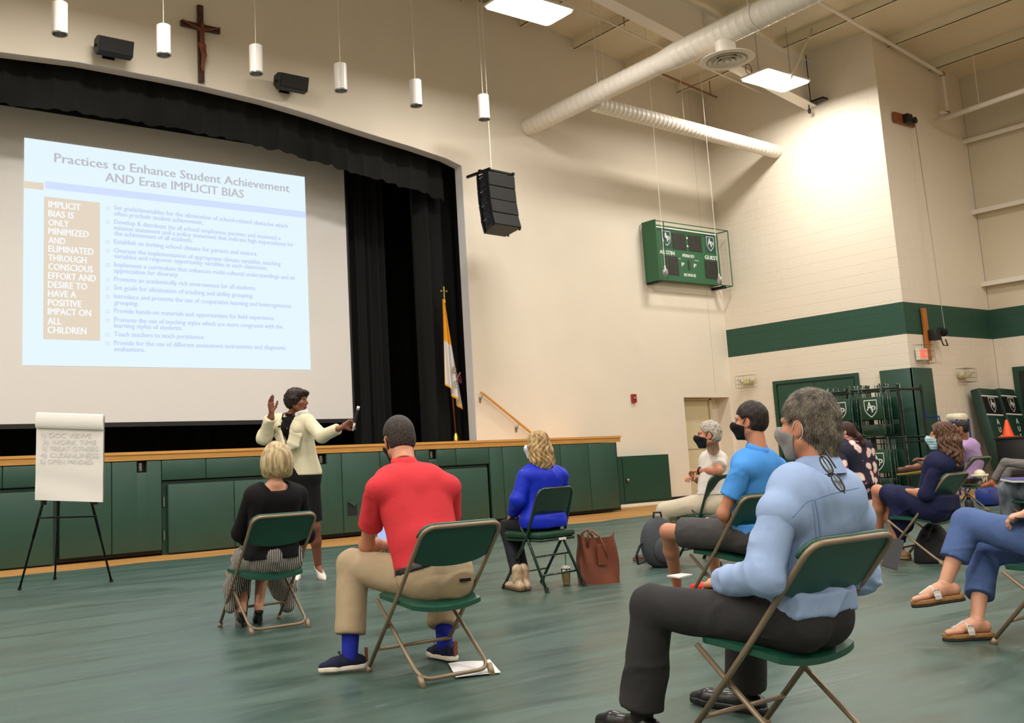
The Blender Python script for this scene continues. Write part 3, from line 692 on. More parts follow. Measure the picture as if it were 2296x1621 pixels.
body = [("Set goals/timetables for the elimination of school-related obstacles which", (4.825, 15.030, 5.204), (7.910, 15.030, 5.234)), ("often preclude student achievement.", (4.825, 15.030, 5.113), (6.325, 15.030, 5.132)),
("Develop & distribute (to all school employees, parents, and students) a", (4.824, 15.030, 4.978), (7.765, 15.030, 4.997)), ("mission statement and a policy statement that indicate high expectations for", (4.824, 15.030, 4.879), (8.019, 15.030, 4.905)), ("the achievement of all students.", (4.824, 15.030, 4.793), (6.133, 15.030, 4.809)),
("Establish an inviting school climate for parents and visitors.", (4.823, 15.030, 4.658), (7.308, 15.030, 4.676)), ("Oversee the implementation of appropriate climate variables, teaching", (4.823, 15.030, 4.519), (7.751, 15.030, 4.531)), ("variables and response opportunity variables in each classroom.", (4.822, 15.030, 4.421), (7.495, 15.030, 4.445)),
("Implement a curriculum that enhances multi-cultural understandings and an", (4.822, 15.030, 4.288), (8.020, 15.030, 4.307)), ("appreciation for diversity.", (4.821, 15.030, 4.195), (5.883, 15.030, 4.207)), ("Promote an academically rich environment for all students.", (4.821, 15.030, 4.057), (7.264, 15.030, 4.072)),
("Set goals for elimination of tracking and ability grouping.", (4.820, 15.030, 3.922), (7.209, 15.030, 3.935)), ("Introduce and promote the use of cooperative learning and heterogeneous", (4.820, 15.030, 3.784), (7.929, 15.030, 3.795)), ("grouping.", (4.820, 15.030, 3.688), (5.207, 15.030, 3.691)),
("Provide hands-on materials and opportunities for field experience.", (4.819, 15.030, 3.551), (7.605, 15.030, 3.567)), ("Promote the use of teaching styles which are more congruent with the", (4.819, 15.030, 3.412), (7.755, 15.030, 3.423)), ("learning styles of students.", (4.818, 15.030, 3.324), (5.936, 15.030, 3.327)),
("Teach teachers to teach persistence.", (4.818, 15.030, 3.186), (6.318, 15.030, 3.192)), ("Provide for the use of different assessment instruments and diagnostic", (4.817, 15.030, 3.048), (7.808, 15.030, 3.055)), ("evaluations.", (4.817, 15.030, 2.955), (5.312, 15.030, 2.953))]
slide_lines('text_line', body, m_bt, .078, .045)
for i in (0, 2, 5, 6, 8, 10, 11, 12, 14, 15, 17, 18):
    z = body[i][1][2]; x = body[i][1][0]-.125
    mb = MB()
    for q in ((0, .05, 0, .006), (0, .05, .044, .05), (0, .006, 0, .05), (.044, .05, 0, .05)): mb.box(x+q[0], x+q[1], SY-.0105, SY-.008, z+q[2], z+q[3])
    mb.build('bullet', m_bt, sc)
side = [("IMPLICIT", (3.813, 15.030, 5.143), (4.298, 15.030, 5.155)), ("BIAS IS", (3.813, 15.030, 4.998), (4.194, 15.030, 5.011)), ("ONLY", (3.814, 15.030, 4.858), (4.118, 15.030, 4.867)), ("MINIMIZED", (3.815, 15.030, 4.724), (4.422, 15.030, 4.734)), ("AND", (3.816, 15.030, 4.582), (4.062, 15.030, 4.589)), ("ELIMINATED", (3.816, 15.030, 4.450), (4.497, 15.030, 4.461)), ("THROUGH", (3.813, 15.030, 4.307), (4.387, 15.030, 4.318)), ("CONSCIOUS", (3.814, 15.030, 4.173), (4.485, 15.030, 4.181)), ("EFFORT AND", (3.814, 15.030, 4.033), (4.532, 15.030, 4.038)), ("DESIRE TO", (3.813, 15.030, 3.896), (4.399, 15.030, 3.903)), ("HAVE A", (3.814, 15.030, 3.757), (4.230, 15.030, 3.766)), ("POSITIVE", (3.812, 15.030, 3.620), (4.311, 15.030, 3.624)), ("IMPACT ON", (3.813, 15.030, 3.486), (4.457, 15.030, 3.489)), ("ALL", (3.809, 15.030, 3.340), (4.010, 15.030, 3.339)), ("CHILDREN", (3.810, 15.030, 3.203), (4.385, 15.030, 3.206))]
slide_lines('side_text_line', side, m_wt, .105, .04)

# ================================================================== things hung from roof and walls
M_pend = mat('pendant_white', (232, 226, 220), .35, coat=.3)
M_refl = mat('pendant_reflector', (190, 190, 192), .28, .9)
# ---- six white cylinder pendants in front of the arch
for i, (x, lab) in enumerate(((3.24, 'leftmost of the six hanging white cylinder lamps'), (4.63, 'white cylinder lamp hanging between the two small black speakers, just left of the crucifix'), (6.02, 'white cylinder lamp hanging directly right of the crucifix'),
                   (7.44, 'white cylinder lamp hanging right of the second small black speaker'), (8.84, 'white cylinder lamp hanging second from the right over the arch'), (10.24, 'rightmost white cylinder lamp, above the black speaker array'))):
    z = 6.70; y = 12.25
    t = thing('pendant_light', lab, 'pendant lamp', (x, y, z), 0, 'white cylinder pendants over the stage arch')
    r = .098; h = .43
    lpart('shade', MB().lathe([(r, 0), (r, h-.01), (r-.012, h), (0, h), ], 28).lathe([(r, 0), (r-.006, -.004), (r-.010, 0), (r-.012, .12), (.035, .19), (0, .19)], 28), M_pend, t, smooth='auto')
    lpart('reflector', MB().lathe([(r-.0125, .002), (r-.02, .10), (.05, .17), (0, .18)], 28), M_refl, t, smooth=True)
    lpart('cord', MB().tube([(0, 0, h), (0, 0, roofz(x)-z-.02)], .005, 6), M_white, t)
    lpart('rim', MB().lathe([(r+.001, -.004), (r+.003, .0), (r+.003, .012), (r+.0005, .014)], 28), M_steel, t, smooth=True)
# ---- two small wall speakers
M_grille = mat('speaker_grille', (20, 20, 20), .75, bump=.3, bscale=220)
for x, z, lab in ((4.27, 7.13, 'small black box speaker mounted on the wall left of the crucifix'), (7.13, 7.13, 'small black box speaker mounted on the wall right of the crucifix')):
    t = thing('wall_speaker', lab, 'speaker', (x, 13.27, z), radians(0), 'small black speakers over the stage arch')
    M = Matrix.Rotation(radians(16), 4, 'X')
    lpart('cabinet', MB().prism([(-.12, -.10), (.0, -.14), (.13, -.06), (.13, .08), (0, .13), (-.12, .12)], -.25, .25, 'x', M=M), M_black, t)
    lpart('grille', MB().cbox(-.24, .24, -.135, -.12, -.09, .11, .004, M=M), M_grille, t)
    lpart('bracket', MB().box(-.06, .06, .10, .25, -.03, .03).box(-.09, .09, .24, .255, -.08, .08), M_blackm, t)
    for s in (-1, 1): lpart('knob', MB().lathe([(0, 0), (.022, 0), (.022, .02), (0, .02)], 12, M=T(s*.25, .03, 0) @ Matrix.Rotation(s*pi/2, 4, 'Y')), M_blackm, t)
# ---- crucifix
cr = thing('crucifix', 'dark wooden crucifix with carved brown figure on the wall above the arch', 'crucifix', (5.69, 13.5, 6.94))
M_dw = mat('dark_wood', (66, 36, 24), .5, var=.2, vscale=9, stretch=(4, 4, .6)); M_fig = mat('carved_wood', (112, 58, 34), .5, var=.15, vscale=12)
MB().cbox(5.645, 5.735, 13.46, 13.515, 6.95, 8.20, .004).build('upright', M_dw, cr)
MB().cbox(5.37, 6.01, 13.455, 13.51, 7.80, 7.89, .004).build('crossbar', M_dw, cr)
MB().cbox(5.655, 5.725, 13.45, 13.46, 8.05, 8.11, .002).build('title_plate', M_dw, cr)
def corpus():
    y = 13.43; q = Shape(.02); C = lambda x, z, dy=0: V3(5.69+x, y+dy, z)
    q.rc(C(0, 7.78), C(.005, 7.62), .042, .034); q.rc(C(.005, 7.62), C(.0, 7.52), .034, .038)
    for sx in (-1, 1): q.ch([C(sx*.04, 7.79), C(sx*.15, 7.82), C(sx*.28, 7.865)], [.022, .016, .011]); q.rc(C(sx*.28, 7.865), C(sx*.30, 7.875), .012)
    q.el(C(.012, 7.865, -.01), V3(.027, .03, .036)); q.rc(C(.0, 7.82), C(.01, 7.84), .016)
    for sx in (-1, 1): q.ch([C(sx*.02, 7.52), C(.02+sx*.02, 7.36, -.03), C(.0+sx*.010, 7.18, .0), C(sx*.006, 7.12, -.01)], [.030, .022, .014, .012])
    q.rc(C(-.03, 7.54, -.005), C(.03, 7.52, -.005), .036); q.rc(C(.035, 7.52), C(.05, 7.44), .016)
    return q
V, Q = corpus().mesh(.006); sk('carved_figure', [(V-np.array(list(cr.location)), Q)], M_fig, cr)
# ---- line array of four cabinets
la = thing('line_array', 'large black speaker array of four stacked cabinets hanging right of the arch', 'speaker', (10.42, 12.3, 5.75), radians(5))
z = 0; y = 0; tilt = 0
for i in range(4):
    a = radians((-1, -3, -8, -15)[i]); h = .245
    M = T(0, y, z) @ Matrix.Rotation(a, 4, 'X')
    lpart('cabinet', MB().prism([(-.31, -.17), (.31, -.17), (.25, .17), (-.25, .17)], -h+.006, -.006, 'z', M=M), M_black, la)
    ch = la.children[-1]
    g = MB().cbox(-.305, .305, -.185, -.168, -h+.014, -.012, .006, M=M); lpart('grille', g, M_grille, ch)
    for s in (-1, 1):
        lpart('rigging', MB().box(s*.31-.012, s*.31+.012, -.15, -.11, -h-.01, .01, M=M).box(s*.27-.012, s*.27+.012, .10, .13, -h-.01, .01, M=M).tube([M @ Vector((s*.30, -.02, -.06)), M @ Vector((s*.35, -.0, -.10)), M @ Vector((s*.30, .04, -.16))], .012), M_blackm, la)
    p = M @ Vector((0, .0, -h)); y, z = p.y+(0, .0, .015, .02)[i], p.z
lpart('fly_frame', MB().box(-.30, -.26, -.20, .36, .01, .055).box(.26, .30, -.20, .36, .01, .055).box(-.30, .30, .02, .07, .03, .08).box(-.3, .3, -.19, -.15, .01, .04).ball((0, .05, .1), .03), M_blackm, la)
lpart('cable', MB().tube([(0, .05, .08), (0, .05, 3.7)], .006, 6), M_white, la)
lpart('cable_tie', MB().tube([(-.02, .02, .03), (.02, .05, .10), (-.01, .06, .16)], .012, 6), M_white, la)
# ---- ducts
M_duct = mat('painted_duct', (228, 220, 208), .45, var=.02)
D0 = Vector((12.375, 13.500, 7.301)); D1 = Vector((12.333, 10.000, 7.347)); dd = (D1-D0)/(D0.y-D1.y)
def dpt(y): return D0+dd*(D0.y-y)
du = thing('supply_duct', 'long white round spiral duct running from the front wall across the ceiling', 'duct', tuple(dpt(13.4)))
def spiral(a, b, r, name, parent, pitch=.14, m=M_duct):
    a, b = Vector(a), Vector(b); L = (b-a).length; n = int(L/pitch); pts = []; rs = []
    for i in range(n+1):
        for dt, rr in ((0, r), (.35, r), (.42, r+.004), (.5, r)):
            t = (i+dt)/(n+1); pts.append(a.lerp(b, t)); rs.append(rr)
    pts.append(b); rs.append(r)
    return MB().tube(pts, rs, 28).build(name, m, parent, smooth='auto')
spiral(dpt(13.52), dpt(10.15), .172, 'narrow_duct', du)
MB().tube([dpt(10.16), dpt(9.85)], [.174, .205], 28).build('reducer', M_duct, du, smooth='auto')
spiral(dpt(9.86), dpt(-9.9), .205, 'wide_duct', du)
for y in (11.45, 8.3, 5): 
    p = dpt(y); r = .178 if y > 10 else .212
    MB().tube([p+Vector((r*cos(a), 0, r*sin(a))) for a in [k*pi/12 for k in range(24)]], .006, 6, closed=True).build('strap', M_white, du)
    MB().tube([p+Vector((-r, 0, 0)), (p.x-r, y, roofz(p.x)-.02)], .006, 6).build('hanger_wire', M_white, du)
    MB().tube([p+Vector((0, 0, r)), (p.x, y, roofz(p.x)-.02)], .004, 6).build('hanger_wire', M_white, du)
bd = thing('branch_duct', 'smaller white round duct branching toward the side wall under the lamp', 'duct', (13, 11.85, 7.1))
spiral((dpt(11.85).x+.12, 11.85, 7.235), (XW-.01, 11.85, 7.10), .14, 'duct_run', bd, .12)
MB().tube([(14.9, 11.85, 7.24), (14.9, 11.85, roofz(14.9)-.02)], .005, 6).build('hanger_wire', M_white, bd)
# ---- round diffuser
dpz = dpt(8.9); dx, dy = dpz.x, 8.9
di = thing('ceiling_diffuser', 'round white air diffuser with concentric rings under the big duct', 'air vent', (dx, dy, dpz.z-.45))
hh = .3
lpart('neck', MB().lathe([(.15, .04), (.15, hh), ], 28), M_duct, di, smooth=True)
lpart('outer_ring', MB().lathe([(.15, .09), (.22, .06), (.39, .02), (.41, .0), (.39, -.012), (.31, -.008), (.295, .02), (.15, .07)], 36), M_white, di, smooth='auto')
for r0, r1, z in ((.215, .27, -.022), (.14, .19, -.032), (.07, .115, -.036)):
    lpart('ring', MB().lathe([(r0, z+.045), (r1, z), (r1+.004, z+.004), (r0+.006, z+.055), (r0, z+.045)], 32), M_white, di, smooth='auto')
lpart('center_cone', MB().lathe([(0, -.04), (.03, -.038), (.042, -.01), (0, .0)], 24), M_white, di, smooth=True)
lpart('neck_shade', MB().lathe([(0, .06), (.15, .06)], 24), mat('dark_void', (30, 26, 20), .9), di)  # dark disc closing the neck, coloured as the shade inside it
# ---- scoreboard
SX0, SX1, SZ0, SZ1, SYF = 15.36, 17.50, 4.50, 5.66, 13.30
sb = thing('scoreboard', 'green gym scoreboard with two shield emblems in a wire guard frame on the wall', 'scoreboard', (16.4, 13.4, 4.5))
M_sb = mat('scoreboard_green', (34, 92, 58), .4); M_sbd = mat('scoreboard_digit_glass', (26, 34, 32), .25); M_wh = mat('lettering_white', (222, 226, 222), .5); M_led = mat('unlit_segment', (44, 44, 40), .5); M_navy = mat('emblem_teal', (28, 68, 64), .5)
MB().cbox(SX0, SX1, SYF, WY-.02, SZ0, SZ1, .015).build('cabinet', M_sb, sb)
MB().cbox(SX0+.1, SX1-.06, SYF-.012, SYF-.0, SZ1-.07, SZ1-.045, .002).build('pinstripe', M_wh, sb)
W_ = SX1-SX0
def sbp(u, v): return SX0+W_*u, SZ0+(SZ1-SZ0)*v     # u 0..1 right, v 0..1 up
def panel(u0, u1, v0, v1, nd, name='digit_panel'):
    x0, z0 = sbp(u0, v0); x1, z1 = sbp(u1, v1)
    p = MB().cbox(x0, x1, SYF-.008, SYF+.002, z0, z1, .002).build(name, M_sbd, sb)
    wd = (x1-x0)/nd
    for i in range(nd):
        xc = x0+wd*(i+.5); hw = wd*.26; zc = (z0+z1)/2; hv = (z1-z0)*.36; q = MB()
        for zz in (zc-hv, zc, zc+hv): q.box(xc-hw, xc+hw, SYF-.011, SYF-.008, zz-.012, zz+.012)
        for xx in (xc-hw, xc+hw):
            for za in (zc-hv+.02, zc+.02): q.box(xx-.012, xx+.012, SYF-.011, SYF-.008, za, za+hv-.04)
        q.build('digit', M_led, p)
panel(.30, .50, .58, .88, 2); panel(.535, .735, .58, .88, 2); panel(.155, .36, .10, .44, 2); panel(.755, .96, .10, .44, 2)
MB().cbox(*[sbp(.515, 0)[0]-.03, sbp(.515, 0)[0]+.03], SYF-.008, SYF, sbp(0, .22)[1], sbp(0, .40)[1], .002).build('period_digit', M_led, sb)
for v in (.66, .81): MB().ball((sbp(.515, v)[0], SYF-.01, sbp(0, v)[1]), .025, 12, sc=(1, .4, 1)).build('colon_dot', M_wh, sb, smooth=True)
def sb_text(txt, u, v, w_, h):
    x, z = sbp(u, v); vs, fs = text_mb(txt, w_*W_, h, .006, T(x, SYF, z), .05); MB().add(vs, fs).build('lettering', M_wh, sb, fix=False)
sb_text('AUSTIN', .10, .465, .21, .085); sb_text('GUEST', .765, .465, .195, .085); sb_text('PERIOD', .43, .455, .17, .065); sb_text('BONUS', .43, .10, .17, .065)
sb_text('P', .405, .28, .035, .08); sb_text('P', .585, .28, .035, .08); sb_text('PLAYER FOUL', .33, .405, .07, .02); sb_text('PLAYER FOUL', .60, .405, .07, .02)
def shield_pts(w, h, ox=0, oz=0, k=1.0):
    pts = [(-.5, .5), (.5, .5), (.5, .05), (.44, -.15), (.32, -.30), (.16, -.43), (0, -.52), (-.16, -.43), (-.32, -.30), (-.44, -.15), (-.5, .05)]
    return [(ox+x*w*k, oz+z*h*k) for x, z in pts]
def emblem(parent, cx_, cz, w, y, m_back=None, world=True, M=None):
    """shield outline with the letters A and p, standing in the plane y; lettering faces -y"""
    h = w*1.25; mk = lambda n, mb, m: (mb.build(n, m, parent, fix=False) if world else lpart(n, mb, m, parent))
    if m_back: mk('emblem_field', MB().prism(shield_pts(w*.98, h*.98, cx_, cz), y-.002, y, 'y', M=M), m_back)
    a = shield_pts(w, h, cx_, cz); b = shield_pts(w, h, cx_, cz, .90); n = len(a); mb = MB()
    vs = [Vector((x, y-.004, z)) for x, z in a]+[Vector((x, y-.004, z)) for x, z in b]
    if M is not None: vs = [M @ v for v in vs]
    mb.add(vs, [(i, (i+1) % n, n+(i+1) % n, n+i) for i in range(n)]); mk('emblem_shield', mb, M_wh)
    mb = MB()
    for ch, ox, oz, hh, ww in (('A', -.31*w, -.12*h, .52*h, .40*w), ('p', .04*w, -.10*h, .40*h, .30*w)):
        vs, fs = text_mb(ch, ww, hh, .005, T(cx_+ox, y, cz+oz), .04)
        if M is not None: vs = [M @ v for v in vs]
        mb.add(vs, fs)
    mk('emblem_letters', mb, M_wh)
for u in (.215, .865):
    x, z = sbp(u, .765); MB().box(x-.15, x+.15, SYF-.004, SYF+.001, z-.20, z+.20).build('emblem_panel', M_navy, sb); emblem(sb, x, z, .25, SYF-.005)
# wire guard
gm = MB(); ga = SYF-.16
for z in (SZ1+.02, SZ0-.04):
    gm.tube([(SX0-.02, WY-.02, z), (SX0-.02, ga, z), (SX1+.14, ga, z), (SX1+.14, WY-.02, z)], .012, 6)
gm.build('guard_rail', M_sb, sb)
MB().box(SX0-.05, SX0-.03, ga-.02, WY-.05, SZ0-.06, SZ1+.04).build('guard_panel', M_sb, sb)
for x in (SX0+.22, SX1+.14): MB().tube([(x, ga, SZ0-.04), (x, ga, SZ1+.02)], .012, 6).build('guard_post', M_sb, sb)
MB().box(SX0, SX0+.1, SYF-.1, WY-.02, SZ0-.09, SZ0-.03).box(SX1-.1, SX1, SYF-.1, WY-.02, SZ0-.09, SZ0-.03).build('shelf_bracket', M_black, sb)
# ---- two silver discs on white cords in front of the scoreboard
M_disc = mat('silver_disc', (168, 164, 176), .3, .5)
for p, a, lab in (((13.702, 11.600, 4.204), .2, 'round silver disc on a white cord hanging in front of the scoreboard'), ((15.194, 11.600, 4.156), 1.1, 'round silver disc on a white cord hanging by the lower right corner of the scoreboard')):
    t = thing('hanging_disc', lab, 'hanging hook', p, a, 'silver discs hanging on cords')
    lpart('disc', MB().lathe([(0, -.03), (.05, -.025), (.075, 0), (.06, .02), (.02, .03), (0, .03)], 20, M=Matrix.Rotation(pi/2, 4, 'X')), M_disc, t, smooth=True)
    lpart('cord', MB().tube([(0, 0, .07), (0, 0, roofz(p[0])-p[2])], .005, 6).tube([(0, 0, .03), (0, 0, .12)], .014, 8), M_white, t)
# ---- pipes
pp = thing('overhead_pipe', 'thin white pipe running along the block wall under the roof', 'pipe', (18, 9.4, 8.6))
P0 = (15.951, 9.500, 8.908); P1 = (20.014, 9.500, 8.350); P2 = (19.924, 9.500, 7.519)
MB().tube([(12.5, 9.42, P0[2]+.125*(P0[0]-12.5)), (P0[0], 9.42, P0[2]), (P1[0], 9.42, P1[2]), (P1[0], 9.42, P2[2]), (P1[0]-.25, 9.42, P2[2]-.02)], .035, 8).build('pipe_run', M_white, pp, smooth='auto')
MB().ball((P1[0], 9.42, P1[2]), .055).ball((P1[0], 9.42, P2[2]), .055).build('elbow', M_steel, pp, smooth=True)
lp = thing('long_pipe', 'straight white pipe running level in front of the far metal wall', 'pipe', (20, 9.5, 7.5))
MB().tube([(19.550, 9.442, 7.280), (19.550, 7.799, 7.349), (19.55, -6, 7.55)], .05, 10).build('pipe_run', M_white, lp, smooth=True)
MB().tube([(19.55, 8.6, 7.3), (19.55, 8.6, roofz(19.55)-.02)], .006).build('hanger_rod', M_white, lp)
for n, a, b, r, m, lab in (('sprinkler_pipe', (10.888, 12.900, 9.278), (12.151, 12.900, 9.195), .045, mat('dull_pipe', (128, 120, 96), .5), 'thick dull brown pipe along the front wall beneath the roof'),
                      ('conduit', (11.207, 12.900, 9.354), (12.272, 12.900, 9.294), .018, mat('dull_conduit', (168, 150, 110), .5), 'thin tan conduit above the thick brown pipe'),
                      ('rusty_pipe', (15.683, 12.900, 8.777), (17.375, 12.900, 8.582), .022, mat('rusty_pipe', (140, 92, 66), .6), 'thin rusty pipe near the ceiling corner behind the air diffuser')):
    t = thing(n, lab, 'pipe', a); d_ = (Vector(b)-Vector(a)).normalized()
    MB().tube([Vector(a)-d_*(2.5 if n != 'rusty_pipe' else .1), Vector(b)], r, 8).build('pipe_run', m, t, smooth='auto')
    q = Vector(b)-d_*.2; MB().tube([q, (q.x, q.y, roofz(q.x)-.01)], .01, 6).build('hanger_rod', m, t)
rd = thing('gas_line', 'thin cream rod running under the roof purlins across the ceiling', 'pipe', (12, 12, 9))
MB().tube([(9.0, 12.0, 9.50), (12.01, 12, 9.16), (14.69, 12, 8.78), (17.7, 12.0, 8.42)], .016, 6).build('rod', M_white, rd)
for x in (11.2, 13.6, 16.2): MB().tube([(x, 12, roofz(x)-.4), (x, 12, roofz(x)-.02)], .008, 6).build('rod_hanger', M_blackm, rd)
# brace by the lamp
br = thing('diagonal_brace', 'slender white diagonal brace from the roof down beside the bright lamp', 'brace', (16.001, 10.200, 7.812))
MB().tube([(15.967, 10.200, 7.771), (16.860, 10.200, 8.967)], .02, 8).build('brace_bar', M_white, br, smooth=True)
# black bracket with hook on the frame end
hk = thing('winch_bracket', 'small black bracket with hanging hook at the wall end of the roof frame', 'bracket', (17.600, 10.910, 7.808))
q = Vector((17.600, 10.910, 7.808))
MB().box(q.x-.05, q.x+.12, q.y-.35, q.y+.15, q.z-.02, q.z+.02).build('plate', M_blackm, hk)
MB().tube([q, q+Vector((0, 0, -.12))], .012).ball(q+Vector((0, 0, -.16)), .05, 8, sc=(.7, .7, 1.2)).build('hook', M_black, hk, smooth=True)
MB().tube([q+Vector((0, -.05, 0)), q+Vector((0, -.05, 1.0))], .010, 6).build('cable', M_blackm, hk)
# ---- wooden boards with pulley and winch on the corner wall
wb = thing('pulley_board', 'short wooden board with black pulley high on the block wall', 'pulley', (18.5, 9.5, 7.15))
M_ob = mat('orange_board', (176, 104, 36), .45, var=.15, vscale=6, stretch=(4, 4, 1)); M_rb = mat('red_brown_board', (138, 74, 44), .5, var=.15)
MB().cbox(18.15, 18.88, 9.50, 9.55, 7.07, 7.27, .005).build('board', M_rb, wb)
MB().box(18.42, 18.60, 9.40, 9.50, 7.08, 7.25).lathe([(0, -.03), (.07, -.03), (.05, 0), (.07, .03), (0, .03)], 16, c=(18.68, 9.42, 7.15), M=Matrix.Rotation(pi/2, 4, 'X')).build('pulley', M_black, wb)
MB().tube([(18.66, 9.40, 7.1), (18.62, 9.30, 3.05)], .006, 6).build('cable', M_steel, wb)
wn = thing('winch_board', 'upright orange wooden board with a black hand winch over the green stripe', 'winch', (18.37, 9.5, 2.96))
MB().cbox(18.31, 18.44, 9.50, 9.55, 2.47, 3.46, .005).build('board', M_ob, wn)
MB().cbox(18.38, 18.56, 9.34, 9.50, 2.84, 3.04, .01).lathe([(0, -.06), (.085, -.06), (.085, -.045), (.05, -.04), (.05, .04), (.085, .045), (.085, .06), (0, .06)], 18, c=(18.66, 9.38, 3.0), M=Matrix.Rotation(pi/2, 4, 'Y')).build('winch', M_black, wn, smooth='auto')
MB().tube([(18.56, 9.36, 2.86), (18.56, 9.33, 2.74), (18.72, 9.33, 2.74), (18.72, 9.36, 2.86)], .012).build('crank', M_blackm, wn)
# ---- wire-caged exit sign and emergency lights
def cage(t, w, h, d, ny=4):
    q = MB(); 
    for i in range(7):
        x = -w/2+w*i/6; q.tube([(x, 0, -h/2), (x, -d, -h/2), (x, -d, h/2), (x, 0, h/2)], .003, 4)
    for j in range(ny):
        z = -h/2+h*j/(ny-1); q.tube([(-w/2, 0, z), (-w/2, -d, z), (w/2, -d, z), (w/2, 0, z)], .003, 4)
    o = lpart('wire_cage', q, M_steel, t); o['kind'] = 'stuff'
ex = thing('exit_sign', 'glowing red EXIT sign inside a wire cage beside the wooden winch board', 'exit sign', (18.10, 9.545, 2.58))
lpart('housing', MB().cbox(-.15, .15, -.07, .0, -.11, .11, .006), mat('sign_white', (226, 220, 204), .5), ex)
vs, fs = text_mb('EXIT', .24, .15, .0735, T(-.12, 0, -.07), .04); lpart('lettering', MB().add(vs, fs), mat('exit_red', (255, 60, 40), .5, emit=2.2), ex)
cage(ex, .44, .34, .16)
for loc, rz, lab in (((XW-.01, 13.04, 2.39), -pi/2, 'caged twin emergency light on the side wall above the far doorway'), ((19.52, 9.545, 2.20), 0, 'caged twin emergency light on the corner wall right of the EXIT sign')):
    t = thing('emergency_light', lab, 'emergency light', loc, rz, 'caged emergency lights')
    lpart('housing', MB().cbox(-.13, .13, -.09, 0, -.05, .05, .012), mat('aged_plastic', (212, 204, 150), .5), t)
    for s in (-1, 1):
        h_ = lpart('lamp_head', MB().lathe([(.02, .05), (.05, .0), (.055, -.02), (.05, -.03)], 18, M=T(s*.12, -.08, .02) @ Matrix.Rotation(-pi/2, 4, 'X') @ Matrix.Rotation(pi, 4, 'X')), mat('aged_plastic', (212, 204, 150), .5), t, smooth=True)
        lpart('lamp_lens', MB().ball((s*.12, -.10, .02), .045, 14, sc=(1, .4, 1)), mat('clear_lens', (210, 214, 220), .1, .3), t, smooth=True)
    cage(t, .42, .26, .18)
# ---- fire alarm, outlet
fa = thing('fire_alarm', 'small red fire alarm strobe on the white front wall', 'fire alarm', (14.71, WY, 2.08))
lpart('body', MB().cbox(-.06, .06, -.05, 0, -.085, .085, .008), mat('alarm_red', (150, 24, 28), .4), fa); lpart('strobe', MB().cbox(-.03, .03, -.062, -.05, -.01, .03, .004), M_disc, fa)
ol = thing('wall_outlet', 'small cream wall outlet right of the low green cupboard', 'outlet', (15.52, WY, .64))
lpart('plate', MB().cbox(-.035, .035, -.01, 0, -.06, .06, .003), mat('outlet_plate', (190, 180, 140), .4), ol); lpart('socket', MB().cbox(-.015, .015, -.013, -.009, .01, .04, .002).cbox(-.015, .015, -.013, -.009, -.04, -.01, .002), mat('outlet_dark', (90, 84, 60), .5), ol)
# ---- flag on the stage
fb = Vector((10.62, 14.0, SZ))
fl = thing('flag', 'yellow and white flag with crossed keys hanging from a gold-topped pole on the stage', 'flag', fb)
M_gold = mat('brass', (214, 190, 96), .25, .9); M_pole = mat('flag_pole_wood', (128, 72, 38), .4)
H_ = 2.62; tip = Vector((-.03, 0, 0))
lpart('base', MB().lathe([(0, 0), (.10, 0), (.105, .02), (.07, .04), (.05, .05), (.045, .13), (.03, .15), (.03, .18), (0, .18)], 24), M_gold, fl, smooth='auto')
lpart('pole', MB().tube([(0, 0, .12), (-.10, 0, H_)], .014, 10), M_pole, fl, smooth=True)
zc = H_
q = MB().tube([(-.10, 0, zc-.05), (-.10, 0, zc+.18)], .012)
q.tube([(-.16, 0, zc+.12), (-.04, 0, zc+.12)], .010)
for c in ((-.16, 0, zc+.12), (-.04, 0, zc+.12), (-.10, 0, zc+.19)): q.ball(c, .022, 10)
lpart('finial', q.lathe([(.02, -.1), (.022, -.06), (.014, -.02)], 12, c=(-.10, 0, zc)), M_gold, fl, smooth='auto')
def flag():
    """cloth hanging in folds; upper half yellow, lower white, gold fringe at the hem"""
    nu, nv = 40, 44; vs = []; top = Vector((-.10, -.02, H_-.03))
    for j in range(nv+1):
        v = j/nv
        for i in range(nu+1):
            u = i/nu; wd = .05+.36*v**.9
            x = -.06*(1-v)-.06*v + wd*(u-.12)*.72; ln = 1.55+.45*u
            z = -v*ln; y = (.015+.045*v)*sin(u*15+v*1.5)-.01
            vs.append(top+Vector((x+.012*sin(u*22)*v, y-.04*v, z)))
    fs = []; ms = []
    for j in range(nv):
        for i in range(nu):
            a = j*(nu+1)+i; fs.append((a, a+1, a+nu+2, a+nu+1)); ms.append(0 if (j/nv < .47-.04*i/nu) else (0 if j >= nv-1 or (i == 0 and True) else 1))
    mb = MB(); mb.add(vs, fs); mb.m = ms
    return mb
M_fy = mat('flag_yellow', (238, 168, 28), .7, bump=.1); M_fw = mat('flag_white', (224, 220, 216), .7, bump=.1)
fo = link('cloth', flag().mesh('cloth', [M_fy, M_fw], True, fix=False), fl, None, world=False)
M_fg = mat('flag_gold_grey', (176, 162, 130), .6); M_fr = mat('flag_crimson', (140, 32, 74), .6); M_fs = mat('flag_silver', (168, 168, 184), .5)
ek = Vector((-.06, -.115, H_-1.42))
q = MB().tube([ek+Vector((.01*k, .0, .14-.02*k)) for k in range(15)], .010, 6).tube([ek+Vector((.03+.03*cos(a), 0, -.19+.03*sin(a))) for a in [k*pi/6 for k in range(13)]], .008, 6)
lpart('silver_key', q, M_fs, fl); 
q = MB().tube([ek+Vector((.14-.009*k, -.004, .05-.012*k)) for k in range(14)], .010, 6).tube([ek+Vector((.0+.04*cos(a), 0, .10+.05*sin(a))) for a in [k*pi/6 for k in range(13)]], .012, 6).ball(ek+Vector((0, -.0, -.13)), .03, 8, sc=(.7, .3, 1))
lpart('gold_key', q, M_fg, fl)
